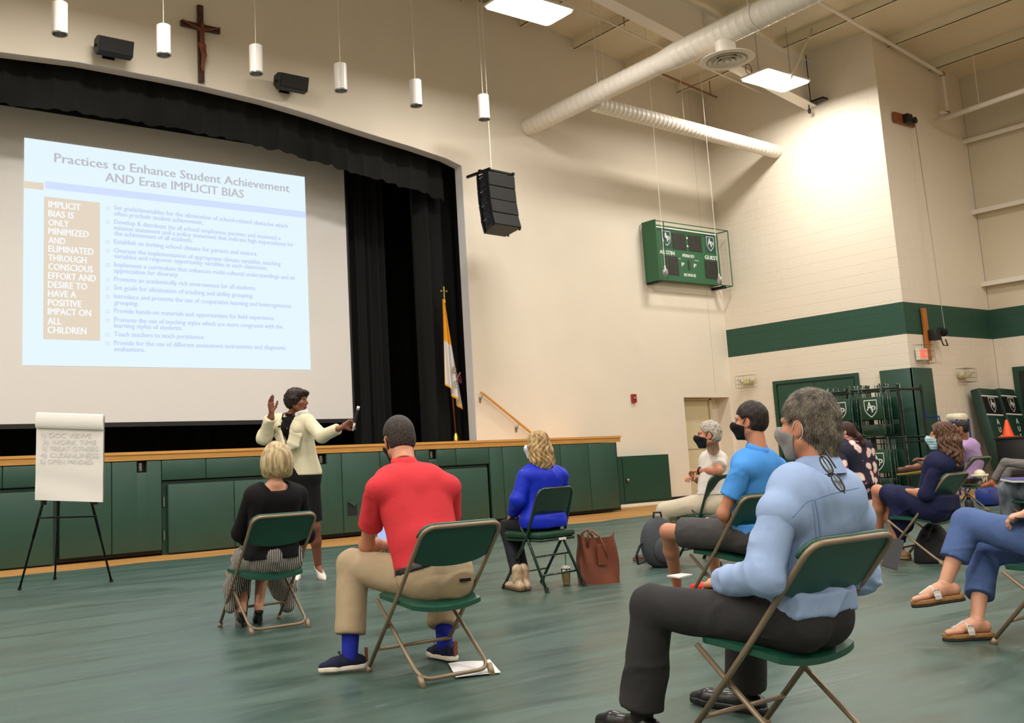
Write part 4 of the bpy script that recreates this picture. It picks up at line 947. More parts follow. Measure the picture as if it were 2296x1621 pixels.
lpart('red_cord', MB().tube([ek+Vector((.05, -.01, .02)), ek+Vector((.12, -.015, -.0)), ek+Vector((.14, -.012, -.06)), ek+Vector((.15, -.01, -.12))], .010, 6).tube([ek+Vector((.05, -.012, .0)), ek+Vector((.10, -.012, -.07)), ek+Vector((.13, -.012, -.14))], .008, 6), M_fr, fl)

# ================================================================== things on the floor
# ---- easel with flip chart
ez = thing('easel', 'black metal tripod easel holding a white flip chart in front of the stage', 'easel', (2.75, 10.2, 0))
F1, F2, F3 = Vector((2.324, 10.144, 0.000)), Vector((3.165, 9.973, 0.000)), Vector((2.831, 10.804, 0.000))
E1 = Vector((2.476, 9.876, 0.837)); E2 = Vector((2.881, 9.601, 0.819)); E0 = Vector((2.635, 9.806, 1.535))
def leg(a, b, n='leg'):
    o = MB().tube([a, b], .011, 8).tube([a.lerp(b, .02), a.lerp(b, .5)], .014, 8).build(n, M_blackm, ez, smooth=True)
    MB().tube([b.lerp(a, .03), b], .018, 8).build('foot', M_black, o)
def down(a, b, z=0.012):
    t = (a.z-z)/(a.z-b.z); return a+(b-a)*t
leg(E1.lerp(E0, .2), Vector((F1.x, F1.y, .005))); leg(E2.lerp(E0, .2), Vector((F2.x, F2.y, .005))); leg(E0+Vector((0, .05, -.3)), Vector((F3.x, F3.y, .005)))
MB().tube([E1.lerp(F1, .18), E2.lerp(F2, .18)], .009, 8).tube([E1.lerp(F1, .18), E2.lerp(F2, .18)], .006).build('crossbar', M_blackm, ez)
for e, f in ((E1, F1), (E2, F2)): MB().box(e.x-.02, e.x+.02, e.y-.05, e.y+.02, e.z-.03, e.z+.04).build('peg', M_black, ez)
fc = thing('flip_chart', 'large white paper pad with faint handwriting standing on the easel', 'flip chart', (2.7, 10.2, .8))
c0 = Vector((2.380, 9.790, 0.860)); c1 = Vector((2.922, 9.428, 0.810)); c2 = Vector((2.394, 9.786, 1.688)); c3 = Vector((2.929, 9.431, 1.621))
ax = (c1-c0).normalized(); up = ((c2-c0)+(c3-c1)).normalized(); nn = ax.cross(up).normalized()
if nn.y > 0: nn = -nn
wd = (c1-c0).length*.985; ht = (c2-c0).length
MF = Matrix(((ax.x, -nn.x, up.x, c0.x), (ax.y, -nn.y, up.y, c0.y), (ax.z, -nn.z, up.z, c0.z), (0, 0, 0, 1)))
M_paper = mat('chart_paper', (226, 222, 216), .8, bump=.1, bscale=6)
MB().box(0, wd, .0, .03, 0, ht-.01, M=MF).build('backing', mat('card_grey', (120, 116, 106), .8), fc)
def sheet():
    n, m_ = 16, 24; vs = []; fs = []
    for j in range(m_+1):
        for i in range(n+1):
            u, v = i/n, j/m_; vs.append(MF @ Vector((u*wd, -.006-.004*sin(v*17+u*3)*(1-v)-.008*max(0, .25-v)*4*sin(u*pi*.9), v*(ht-.02))))
    for j in range(m_):
        for i in range(n): a = j*(n+1)+i; fs.append((a, a+1, a+n+2, a+n+1))
    return MB().add(vs, fs)
sheet().build('paper_sheet', M_paper, fc, smooth=True, fix=False)
q = MB(); N = 10
for k in range(N): 
    pass
prof = [(-.006, ht-.14), (-.030, ht-.145), (-.045, ht-.12), (-.040, ht-.05), (-.022, ht-.005), (0, ht+.004), (.02, ht-.005), (.02, ht-.03), (-.006, ht-.03)]
q.prism([(a, b) for a, b in prof], 0, wd, 'x', M=MF @ Matrix.Identity(4)); q.build('rolled_sheet', M_paper, fc, smooth='auto')
M_ink = mat('faint_ink', (208, 203, 206), .8)
for i, (tx, u0, u1) in enumerate((('1) DOC VIEWS', .08, .82), ('2) WORK TIME', .10, .9), ('3) TREAT OTHERS', .09, .93), ('4) CLEANLINESS', .07, .94), ('5) OPEN MINDED', .07, .85))):
    vs, fs = text_mb(tx, (u1-u0)*wd, .045, .013, MF @ T(u0*wd, 0, ht*(.715-.075*i)) @ Matrix.Rotation(-.02, 4, 'Y')); MB().add(vs, fs).build('handwriting', M_ink, fc, fix=False)

# ---- folding chairs (tan frame, green plastic)
M_tan = mat('tan_tube', (138, 120, 98), .38, .35); M_gp = mat('green_plastic', (17, 70, 54), .4); M_gpd = M_gp
def smooth_path(P, n=6):
    """rounded corners through the inner points"""
    P = [Vector(p) for p in P]; out = [P[0]]
    for i in range(1, len(P)-1):
        a, b, c = P[i-1], P[i], P[i+1]; r = min(.07, (a-b).length*.45, (c-b).length*.45)
        p0 = b+(a-b).normalized()*r; p1 = b+(c-b).normalized()*r
        for k in range(n+1):
            t = k/n; out.append(p0*(1-t)**2+b*2*t*(1-t)+p1*t*t)
    return out+[P[-1]]
def folding_chair(name, label, group, cushion=False, fm=None, pm=None):
    fm = fm or M_tan; pm = pm or M_gp
    t = thing(name, label, 'chair', group=group)
    Wt, Wf, RW, HT = .231, .222, .203, .754
    P = lambda s, y, z, w_: (s*w_, y, z)
    pts = [(-Wf, .313, .012), (-Wt+.003, -.059, .444), (-Wt, -.31, HT), (Wt, -.31, HT), (Wt-.003, -.059, .444), (Wf, .313, .012)]
    sp = smooth_path(pts); h = len(sp)//2
    lpart('back_frame', MB().tube(sp, .0108, 10), fm, t, smooth=True)
    yk = .313-(.313+.059)*.256/.444; sl = (yk+.184)/.256
    zt = .372; yt = -.184+sl*zt
    rp = [(-RW, yt, zt), (-RW, -.175, .035), (RW, -.175, .035), (RW, yt, zt)]
    lpart('rear_legs', MB().tube(smooth_path(rp), .0102, 10), fm, t, smooth=True)
    for s in (-1, 1):
        lpart('foot_cap', MB().tube([(s*RW, -.165, .055), (s*RW, -.195, .0)], .016, 8), fm, t, smooth=True)
        lpart('foot_cap', MB().tube([(s*Wf, .290, .03), (s*Wf, .314, .0)], .016, 8), fm, t, smooth=True)
        lpart('pivot', MB().lathe([(0, -.008), (.012, -.008), (.012, .008), (0, .008)], 10, c=(s*(RW+.012), yk, .256), M=Matrix.Rotation(pi/2, 4, 'Y')), M_steel, t)
    z1 = .13; y1 = .313-.372*z1/.444
    lpart('stretcher', MB().tube([(-Wf, y1, z1), (Wf, y1, z1)], .009, 8), fm, t, smooth=True)
    # seat: dished moulded panel
    if not cushion:
        nx, ny = 18, 16; vs = []; 
        for j in range(ny+1):
            for i in range(nx+1):
                u, v = i/nx*2-1, j/ny*2-1; hw = .205+.018*(1-v*v)-(.03 if v > .8 else 0)*(v-.8)*5
                edge = max(abs(u)**6, abs(v)**6); z = .412+.014*v-.018*(1-u*u)*(1-.3*v)-.010*v*v-.012*edge
                rr = 1-.10*(abs(u)**5)*(1 if v < 0 else .5)
                vs.append((u*hw, .045+v*.188*rr, z))
        fs = []; n1 = nx+1
        for j in range(ny):
            for i in range(nx): a = j*n1+i; fs.append((a, a+1, a+n1+1, a+n1))
        N = len(vs); vs += [(x, y, z-.022) for x, y, z in vs]; fs += [(N+a, N+d, N+c, N+b) for a, b, c, d in fs[:nx*ny]]
        ring = [i for i in range(n1)]+[j*n1+nx for j in range(1, ny+1)]+[ny*n1+i for i in range(nx-1, -1, -1)]+[j*n1 for j in range(ny-1, 0, -1)]
        for a, b in zip(ring, ring[1:]+ring[:1]): fs.append((a, N+a, N+b, b))
        lpart('seat', MB().add(vs, fs), pm, t, smooth='auto')
    else:
        lpart('seat', MB().cbox(-.205, .205, -.18, .24, .405, .45, .018), pm, t, smooth='auto')
    # backrest: curved shell with arched lower edge, between the side tubes
    nx, ny = 20, 8; vs = []
    for j in range(ny+1):
        for i in range(nx+1):
            u = i/nx*2-1; t_ = j/ny
            lo = .580-.028*(1-u*u)+.012*abs(u)**6; hi = .762-.07*max(0, abs(u)-.66)**2*6.5
            z = lo+(hi-lo)*t_; yb = -.059-(z-.444)*(.251/.31); 
            vs.append((u*.222, yb+.002-.024*(1-u*u)*(1-t_)**1.3-.004*(1-t_), z))
    fs = []; n1 = nx+1
    for j in range(ny):
        for i in range(nx): a = j*n1+i; fs.append((a, a+1, a+n1+1, a+n1))
    N = len(vs); vs += [(x, y+.016, z) for x, y, z in vs]; fs += [(N+a, N+d, N+c, N+b) for a, b, c, d in fs[:nx*ny]]
    ring = [i for i in range(n1)]+[j*n1+nx for j in range(1, ny+1)]+[ny*n1+i for i in range(nx-1, -1, -1)]+[j*n1 for j in range(ny-1, 0, -1)]
    for a, b in zip(ring, ring[1:]+ring[:1]): fs.append((a, N+a, N+b, b))
    lpart('backrest', MB().add(vs, fs), pm, t, smooth='auto')
    # rolled plastic lip over the top tube
    lip = [(x, y+.012, z+.009) for x, y, z in [tuple(p) for p in sp] if z > .60]
    lpart('top_edge', MB().tube(lip, .0105, 8), pm, t, smooth=True)
    return t
G = 'green folding chairs with tan frames'
ch0 = folding_chair('folding_chair', 'green plastic folding chair with tan frame under the man in the red polo', G)
ch0.location = (2.967, 4.172, 0); ch0.rotation_euler = (0, 0, -.055)
for x, y, a, lab in ((3.102, 2.227, -.037, 'nearest green folding chair with tan frame, under the man in the pale blue dress shirt'), (3.015, 6.163, -.026, 'green folding chair with tan frame under the blonde woman in black'),
                     (8.513, 4.61, .074, 'green folding chair with tan frame under the woman in the navy dress'), (5.456, 4.212, -.128, 'green folding chair with tan frame under the man in the bright blue polo'),
                     (5.64, 2.35, 0.0, 'green folding chair with tan frame under the woman in blue trousers and sandals'), (14.2, 7.10, -.1, 'green folding chair with tan frame under the man in the lavender shirt'),
                     (17.3, 7.3, -.1, 'distant green folding chair under the person in grey leggings'), (10.8, 4.66, -.1, 'green folding chair under the person with the papers in patterned trousers')):
    dup(ch0, (x, y, 0), a, lab, G)
# ---- all-green padded steel chairs
M_gm = mat('green_enamel', (10, 44, 30), .3, coat=.4); M_gv = mat('green_cushion_vinyl', (14, 58, 38), .4)
def steel_chair(label):
    t = thing('padded_folding_chair', label, 'chair', group='all-green padded steel folding chairs')
    W_, HT = .225, .80
    sp = smooth_path([(-W_-.005, .235, .012), (-W_, -.06, .43), (-W_+.02, -.20, HT), (W_-.02, -.20, HT), (W_, -.06, .43), (W_+.005, .235, .012)], 8)
    lpart('back_frame', MB().tube(sp, .012, 10), M_gm, t, smooth=True)
    for s in (-1, 1):
        lpart('rear_leg', MB().tube([(s*.205, .02, .50), (s*.205, -.04, .42), (s*.222, -.235, .01)], .012, 8), M_gm, t, smooth=True)
        lpart('foot_cap', MB().tube([(s*.222, -.226, .045), (s*.222, -.237, 0)], .017, 8), M_black, t)
        lpart('foot_cap', MB().tube([(s*.23, .212, .045), (s*.23, .237, 0)], .017, 8), M_black, t)
    for z in (.13, .27): 
        y = -.04-.195*(.42-z)/.41; lpart('stretcher', MB().tube([(-.215, y, z), (.215, y, z)], .008, 8), M_gm, t, smooth=True)
    lpart('stretcher', MB().tube([(-.228, .15, .13), (.228, .15, .13)], .008, 8), M_gm, t, smooth=True)
    lpart('seat_pan', MB().cbox(-.205, .205, -.19, .20, .385, .41, .01), M_gm, t, smooth='auto')
    lpart('cushion', MB().cbox(-.21, .21, -.195, .215, .41, .465, .022), M_gv, t, smooth='auto')
    lpart('seat_tag', MB().box(.0, .085, -.1965, -.191, .388, .407), mat('tag_white', (220, 214, 208), .6), t)
    nx = 20; vs = []; ny = 6
    for j in range(ny+1):
        for i in range(nx+1):
            u = i/nx*2-1; lo = .585-.035*max(0, cos(u*pi*.5))**2; hi = HT-.004-.06*max(0, abs(u)-.7)**2*8; z = lo+(hi-lo)*j/ny
            vs.append((u*(W_-.012), -.06-(z-.43)*.378-.018*(1-u*u), z))
    fs = []; n1 = nx+1
    for j in range(ny):
        for i in range(nx): a = j*n1+i; fs.append((a, a+1, a+n1+1, a+n1))
    N = len(vs); vs += [(x, y+.010, z) for x, y, z in vs]; fs += [(N+a, N+d, N+c, N+b) for a, b, c, d in fs[:nx*ny]]
    ring = [i for i in range(n1)]+[j*n1+nx for j in range(1, ny+1)]+[ny*n1+i for i in range(nx-1, -1, -1)]+[j*n1 for j in range(ny-1, 0, -1)]
    for a, b in zip(ring, ring[1:]+ring[:1]): fs.append((a, N+a, N+b, b))
    lpart('backrest', MB().add(vs, fs), M_gm, t, smooth='auto')
    return t
sc0 = steel_chair('all-green padded steel chair under the woman in the royal blue blouse'); sc0.location = (5.471, 6.142, 0); sc0.rotation_euler = (0, 0, .10)
dup(sc0, (7.58, 6.16, 0), 0.10, 'all-green padded steel chair under the man in the white shirt')
dup(sc0, (12.38, 7.55, 0), -.1, 'all-green padded steel chair under the woman in the floral dress')

# ---- side wall: green double door, corner wall pad
d2 = MB().box(XW-.01, XW+.05, 10.61, 12.43, 0, 2.32).build('door_2', M_green, kind='structure')
for a, b in ((10.68, 11.515), (11.525, 12.36)):
    MB().cbox(XW-.035, XW-.01, a, b, .01, 2.24, .006).build('door_leaf', mat('green_door_leaf', (28, 70, 54), .45), d2)
MB().box(XW-.045, XW-.0, 12.38, 12.46, 0, 2.27).box(XW-.045, XW, 10.58, 10.66, 0, 2.27).box(XW-.045, XW, 10.58, 12.46, 2.27, 2.34).build('door_frame', M_green, d2)
MB().tube([(XW-.04, 11.6, 1.0), (XW-.09, 11.6, 1.0), (XW-.09, 12.2, 1.0), (XW-.04, 12.2, 1.0)], .014).build('push_bar', M_steel, d2)
wp = thing('corner_wall_pad', 'tall dark green padding wrapped around the block wall corner', 'wall pad', (17.8, 9.6, 0))
MB().cbox(XW-.065, XW-.005, 9.5, 10.14, .03, 2.33, .014).build('side_pad', M_pad, wp, smooth='auto')
MB().cbox(XW-.065, 18.40, 9.505, 9.565, .03, 2.33, .014).build('front_pad', M_pad, wp, smooth='auto')
# far opening in the far wall
d3 = MB().box(XR-.03, XR+.0, 7.2, 9.27, 0, 2.36).build('door_3', M_green, kind='structure')
MB().box(XR-.05, XR-.028, 7.3, 9.15, 0, 2.27).build('door_leaf', mat('opening_shade', (10, 26, 18), .7), d3)  # no leaf here: dark panel paints the shade inside the doorway

# ---- cart of upright folded chairs with shield backs
ct = thing('chair_cart', 'tall dark steel cart packed with folded green chairs by the green double door', 'cart', (16.95, 9.85, 0))
M_cart = mat('cart_steel', (8, 22, 17), .5, .2)
CX0, CX1, CY0, CY1 = 16.50, 17.25, 9.15, 11.05
for y in (CY0, 10.1, CY1):
    for x in (CX0, CX1): MB().tube([(x, y, .12), (x, y, 1.98)], .022, 6).build('post', M_cart, ct)
for z in (.16, 1.08, 1.93):
    for x in (CX0, CX1): MB().tube([(x, CY0, z), (x, CY1, z)], .018, 6).build('rail', M_cart, ct)
for y in (CY0, CY1):
    for z in (.16, 1.0, 1.9): MB().tube([(CX0, y, z), (CX1, y, z)], .018, 6).build('rail', M_cart, ct)
for x in (CX0+.05, CX1-.05):
    for y in (CY0+.1, CY1-.1): MB().lathe([(0, -.02), (.055, -.02), (.055, .02), (0, .02)], 14, c=(x, y, .06), M=Matrix.Rotation(pi/2, 4, 'Y')).build('caster', M_black, ct, smooth='auto')
def folded_chair(label):
    """folded steel chair seen from behind; hangs with its backrest down, legs up"""
    t = thing('folded_chair', label, 'chair', group='folded green chairs on the cart')
    lpart('frame', MB().tube(smooth_path([(-.21, 0, .92), (-.21, 0, .02), (.21, 0, .02), (.21, 0, .92)]), .012, 8), M_gm, t, smooth=True)
    for s in (-1, 1): lpart('leg', MB().tube([(s*.17, .03, .15), (s*.17, .03, .90)], .011, 8).ball((s*.17, .03, .91), .018, 8), M_gm, t, smooth=True)
    lpart('stretcher', MB().tube([(-.21, 0, .80), (.21, 0, .80)], .009, 6), M_gm, t)
    lpart('seat', MB().cbox(-.20, .20, -.025, .03, .30, .70, .02), M_gv, t, smooth='auto')
    lpart('backrest', MB().cbox(-.20, .20, -.008, .012, .03, .22, .01), M_gm, t, smooth='auto')
    return t
fc0 = folded_chair('folded green chair in a row on the dark cart, one of the plain ones')
first = True
def place_folded(x, y, z, rz, lab, grp='folded green chairs on the cart'):
    global first
    if first: first = False; fc0.location = (x, y, z); fc0.rotation_euler = (0, 0, rz); fc0['label'] = lab; return fc0
    return dup(fc0, (x, y, z), rz, lab, grp)
plain = 'plain folded green chair standing on the dark chair cart'
marked = []
for tier, z in ((0, .18), (1, 1.10)):
    for r_ in range(5):
        for c_, y in enumerate((9.62, 10.20, 10.80)):
            if r_ == 0 and (tier, c_) in ((1, 0), (1, 1), (0, 0)):
                lab = {(1, 0): 'folded chair with a white shield emblem on its upper cushion, nearer the corner padding', (1, 1): 'folded chair with a white shield emblem high on the cart, next to the gray-haired head', (0, 0): 'folded chair with a white shield emblem low on the cart, behind the floral dress'}[tier, c_]
                marked.append(place_folded(CX0-.06, y-.02*(1-tier), z, -pi/2, lab, 'folded chairs with shield emblems'))
            else: place_folded(CX0-.05+r_*.15, y+.04*((r_*7+c_*3) % 3-1), z, -pi/2, plain)
for o in marked: emblem(o, 0, .50, .24, -.026, world=False)
# ---- leaning post pads with lettering
def leaning_pad(x, y, label, txt, lean):
    t = thing('post_pad', label, 'gym pad', (x, y, .02), 0, 'dark green padded posts leaning on the wall')
    M = Matrix.Rotation(-lean, 4, 'X') @ Matrix.Rotation(.04, 4, 'Y')
    lpart('pad', MB().cbox(-.30, .30, -.10, .10, 0.03, 1.93, .03, M=M), M_pad_dark, t, smooth='auto')
    lpart('emblem_band', MB().box(-.3005, .3005, -.1015, -.09, 1.42, 1.76, M=M), M_black, t)
    lpart('stripe', MB().box(-.302, .302, -.103, -.09, 1.76, 1.785, M=M), M_wh, t); lpart('stripe', MB().box(-.302, .302, -.103, -.09, 1.395, 1.42, M=M), M_wh, t)
    emblem(t, 0, 1.6, .23, -.103, world=False, M=M)
    for i, c in enumerate(txt):
        if c != ' ':
            vs, fs = text_mb(c, None, .11, .104, M @ T(-.04, 0, 1.22-.155*i), .04); lpart('letter', MB().add(vs, fs), M_wh, t)
    return t
leaning_pad(19.85, 9.06, 'dark green padded post lettered down its front, leaning nearest the pulley boards', 'AUSTIN P', .17)
leaning_pad(20.62, 9.06, 'dark green padded post leaning behind the orange cone', 'AUSTIN P', .17)
# ---- black bin with cone
bx_ = (18.830, 8.300, 1.001)
bn = thing('black_bin', 'big black bin under the orange cone near the dark doorway', 'bin', (bx_[0], bx_[1], 0))
lpart('body', MB().cbox(-.36, .36, -.30, .30, 0, .98, .03), M_black, bn, smooth='auto'); lpart('rim', MB().cbox(-.38, .38, -.32, .32, .96, 1.0, .01), M_black, bn)
cn = thing('traffic_cone', 'small orange cone standing on the black bin', 'cone', (bx_[0]-.24, 8.42, 1.0))
M_or = mat('cone_orange', (236, 78, 30), .45)
lpart('cone', MB().lathe([(.115, 0), (.11, .012), (.09, .02), (.018, .30), (.014, .305), (0, .305)], 24), M_or, cn, smooth='auto'); lpart('base', MB().cbox(-.12, .12, -.12, .12, 0, .015, .006), M_or, cn)
# ---- blue rack with white foam roll
rk = thing('blue_rack', 'blue steel equipment rack behind the man in the lavender shirt', 'rack', (18.05, 9.05, 0))
M_bl = mat('blue_steel', (28, 52, 128), .4)
for x, y in ((-.2, -.15), (.2, -.15), (-.2, .15), (.2, .15)): lpart('post', MB().tube([(x, y, 0), (x, y, 1.35)], .02, 6), M_bl, rk)
lpart('rail', MB().tube([(-.2, -.15, 1.3), (.2, -.15, 1.3), (.2, .15, 1.3), (-.2, .15, 1.3)], .02, 6, closed=True), M_bl, rk); lpart('rail', MB().tube([(-.2, -.15, .3), (.2, -.15, .3), (.2, .15, .3), (-.2, .15, .3)], .02, 6, closed=True), M_bl, rk)
lpart('crank', MB().tube([(-.2, .15, 1.33), (-.2, .15, 1.42), (-.2, .38, 1.42), (-.2, .38, 1.56)], .015, 6), M_bl, rk)
ro = thing('foam_roll', 'thick white folded foam roll lying on top of the blue rack', 'foam roll', (18.08, 9.0, 1.325))
lpart('roll', MB().cbox(-.14, .14, -.13, .15, 0, .13, .05), mat('white_foam', (232, 224, 196), .7), ro, smooth='auto')
# ---- white headgear hung on the lavender man's chair
hg = thing('sports_headgear', 'white padded headgear with straps hanging behind the lavender shirt chair', 'headgear', (14.020, 6.779, 0.506))
lpart('shell', MB().ball((0, 0, .03), .085, 16, sc=(1, .8, .75)).cbox(-.10, .11, -.07, .07, .0, .03, .01), mat('headgear_white', (226, 216, 190), .5), hg, smooth='auto')
lpart('strap', MB().tube([(-.08, -.06, .01), (-.06, -.07, -.07), (-.01, -.065, -.02), (.02, -.07, -.07), (.05, -.06, .01)], .009), mat('strap_cream', (200, 176, 140), .6), hg)
lpart('chin_pad', MB().cbox(.01, .13, -.04, .04, -.06, -.01, .01), M_bl, hg)
gb = thing('gym_bag', 'small royal blue gym bag on the floor beyond the lavender shirt chair', 'bag', (15.6, 7.45, .01))
lpart('body', MB().cbox(-.22, .22, -.12, .12, 0, .26, .07), M_bl, gb, smooth='auto')
# ---- brown leather tote
tt = thing('leather_tote', 'brown leather tote bag standing open beside the blue blouse chair', 'handbag', (5.93, 5.98, .006), radians(-25))
M_lea = mat('brown_leather', (112, 58, 38), .45, var=.15, vscale=7, bump=.2, bscale=30)
def tote():
    n, m_ = 40, 12; vs = []; fs = []
    for j in range(m_+1):
        v = j/m_
        for i in range(n):
            a = 2*pi*i/n; ca, sa = cos(a), sin(a); e = .45
            x = .165*(1+.05*v-.10*v*v)*math.copysign(abs(ca)**e, ca); y = .085*(1-.25*v)*math.copysign(abs(sa)**e, sa)
            vs.append((x+.008*sin(a*3+v*6), y+.010*sin(a*5+v*4), .0+v*(.37+.03*cos(a*2)-.03*sin(a))))
    for j in range(m_):
        for i in range(n): fs.append((j*n+i, j*n+(i+1) % n, (j+1)*n+(i+1) % n, (j+1)*n+i))
    fs.append(tuple(range(n-1, -1, -1)))
    N = len(vs); vs2 = [(x*.94, y*.88, max(z-.004, .01)) for x, y, z in vs]; f2 = [tuple(N+q for q in f[::-1]) for f in fs]
    fs = fs+f2+[(m_*n+i, m_*n+(i+1) % n, N+m_*n+(i+1) % n, N+m_*n+i) for i in range(n)]
    return MB().add(vs+vs2, fs)
lpart('body', tote(), M_lea, tt, smooth='auto')
for s, k in ((-1, .0), (1, .02)):
    lpart('handle', MB().tube([(-.10, s*.07, .30), (-.09, s*.075, .40), (-.05, s*.05+k, .43), (.0, s*.09, .38), (.04, s*.10, .26), (.05, s*.085, .20)], .011, 8), M_lea, tt, smooth=True)
lpart('flap', MB().cbox(-.03, .05, -.098, -.088, .15, .32, .004), M_lea, tt)
# ---- iced drink cup
cp = thing('iced_drink_cup', 'clear plastic cup of yellow drink with a green straw under the chair', 'cup', (5.70, 6.12, .006))
lpart('cup', MB().lathe([(0, .002), (.028, .002), (.030, .004), (.040, .135), (.041, .136), (.039, .136)], 24), mat('clear_cup', (232, 238, 232), .08, trans=.9), cp, smooth=True)
lpart('drink', MB().lathe([(0, .006), (.027, .006), (.036, .105), (0, .105)], 24), mat('yellow_drink', (214, 176, 40), .15, trans=.2), cp, smooth='auto')
lpart('lid', MB().lathe([(.043, .132), (.043, .140), (.036, .144), (.034, .152), (0, .153)], 24), mat('lid_clear', (226, 228, 226), .2), cp, smooth='auto')
lpart('straw', MB().tube([(.0, 0, .02), (.012, .004, .25)], .004, 8), mat('straw_green', (22, 140, 80), .4), cp)
# ---- paper on the floor by the red polo man
pa = thing('floor_papers', 'white sheet of paper lying on the floor behind the red polo chair', 'paper', (3.168, 4.126, 0.008))
c_ = [Vector((3.149, 4.322, 0.012)), Vector((3.328, 4.197, 0.012)), Vector((3.197, 3.948, 0.012)), Vector((2.974, 4.024, 0.012))]
vs = []; 
for j in range(9):
    for i in range(9):
        u, v = i/8, j/8; p = c_[0].lerp(c_[1], u).lerp(c_[3].lerp(c_[2], u), v); p.z = .013+.006*sin(u*3.1)*(1-v)+.012*max(0, u-.85)*6*(1-v); vs.append(p)
MB().add(vs, [(j*9+i, j*9+i+1, j*9+i+10, j*9+i+9) for j in range(8) for i in range(8)]).build('sheet', mat('copy_paper', (222, 222, 222), .7), pa, smooth=True, fix=False)
# ---- grey backpack by the white shirt man
bp_ = thing('backpack', 'dark grey backpack slumped on the floor between the two chairs', 'backpack', (7.05, 6.30, .006), radians(-20))
M_bp = mat('backpack_grey', (62, 66, 72), .8, bump=.2, bscale=60)
def pack():
    q = MB(); vs = []; n, m_ = 28, 14
    for j in range(m_+1):
        v = j/m_
        for i in range(n):
            a = 2*pi*i/n; e = .6; k = (sin(min(1, (v*1.03+.02))*pi)**.32 if v < 1 else 0.02)
            vs.append((.17*k*math.copysign(abs(cos(a))**e, cos(a)), .115*k*math.copysign(abs(sin(a))**e, sin(a))*(1.1-.35*v), v*.46))
    fs = [(j*n+i, j*n+(i+1) % n, (j+1)*n+(i+1) % n, (j+1)*n+i) for j in range(m_) for i in range(n)]+[tuple(range(n-1, -1, -1)), tuple(m_*n+i for i in range(n))]
    return q.add(vs, fs)
lpart('body', pack(), M_bp, bp_, smooth=True)
lpart('front_pocket', MB().ball((0, -.105, .16), .12, 16, sc=(1, .35, 1)), M_bp, bp_, smooth=True)
lpart('top_handle', MB().tube([(-.04, 0, .44), (-.035, .0, .49), (.035, 0, .49), (.04, 0, .44)], .010), M_black, bp_)
lpart('strap', MB().tube([(-.15, .02, .06), (-.22, .02, .04), (-.24, .0, .12), (-.20, 0, .20), (-.15, .02, .24)], .012), M_black, bp_)
# ---- black bag and dark folder under the navy chair
bb = thing('black_bag', 'slouched black bag on the floor beneath the navy dress chair', 'bag', (8.68, 4.66, .006), radians(15))
def slouch():
    vs = []; n, m_ = 32, 10
    for j in range(m_+1):
        v = j/m_
        for i in range(n):
            a = 2*pi*i/n; k = (1-v**2.2)**.5 if v < 1 else .01
            vs.append((.27*k*cos(a)*(1+.08*sin(3*a)), .17*k*sin(a)*(1+.1*sin(2*a+1)), v*(.30+.05*cos(a))))
    fs = [(j*n+i, j*n+(i+1) % n, (j+1)*n+(i+1) % n, (j+1)*n+i) for j in range(m_) for i in range(n)]+[tuple(range(n-1, -1, -1))]
    return MB().add(vs, fs)
lpart('body', slouch(), mat('black_cloth', (12, 12, 14), .9), bb, smooth=True)
lpart('strap', MB().tube([(-.2, 0, .18), (-.1, -.05, .36), (.1, -.05, .36), (.2, 0, .2)], .012), M_black, bb, smooth=True)
fo_ = thing('dark_folder', 'dark grey folder propped upright against the navy dress chair leg', 'folder', (7.955, 4.673, 0.010))
q = [Vector((7.647, 4.546, 0.069)), Vector((7.709, 4.449, 0.031)), Vector((7.892, 4.470, 0.248)), Vector((7.847, 4.558, 0.270))]
nrm_ = (q[1]-q[0]).cross(q[3]-q[0]).normalized()*.006
MB().add(q+[p+nrm_ for p in q], [(0, 1, 2, 3), (7, 6, 5, 4), (0, 4, 5, 1), (1, 5, 6, 2), (2, 6, 7, 3), (3, 7, 4, 0)]).build('cover', mat('folder_grey', (34, 34, 38), .7), fo_)
# ---- coffee cup, bottle
cc = thing('coffee_cup', 'brown paper coffee cup with white lid on the floor', 'cup', (12.909, 6.559, 0.006))
lpart('cup', MB().lathe([(0, 0), (.033, 0), (.047, .13), (0, .13)], 20), mat('cup_brown', (104, 72, 54), .6), cc, smooth='auto'); lpart('lid', MB().lathe([(.050, .128), (.050, .142), (.044, .15), (0, .15)], 20), mat('lid_white', (224, 216, 200), .5), cc, smooth='auto')
wb_ = thing('water_bottle', 'black water bottle with loop cap standing on the floor behind the coffee cup', 'bottle', (13.959, 6.934, 0.006))
lpart('body', MB().lathe([(0, 0), (.052, 0), (.055, .01), (.055, .15), (.045, .18), (.028, .195), (0, .195)], 20), M_black, wb_, smooth='auto'); lpart('cap', MB().lathe([(0, .19), (.026, .19), (.028, .225), (0, .225)], 16).tube([(-.02, 0, .22), (-.018, 0, .26), (.018, 0, .26), (.02, 0, .22)], .006), M_blackm, wb_, smooth='auto')
# shoe-like dark pouch near the cup
po = thing('black_pouch', 'small flat black pouch on the floor left of the coffee cup', 'pouch', (13.450, 6.898, 0.006))
lpart('body', MB().ball((0, 0, .025), .07, 14, sc=(1.2, .8, .36)), M_black, po, smooth=True)

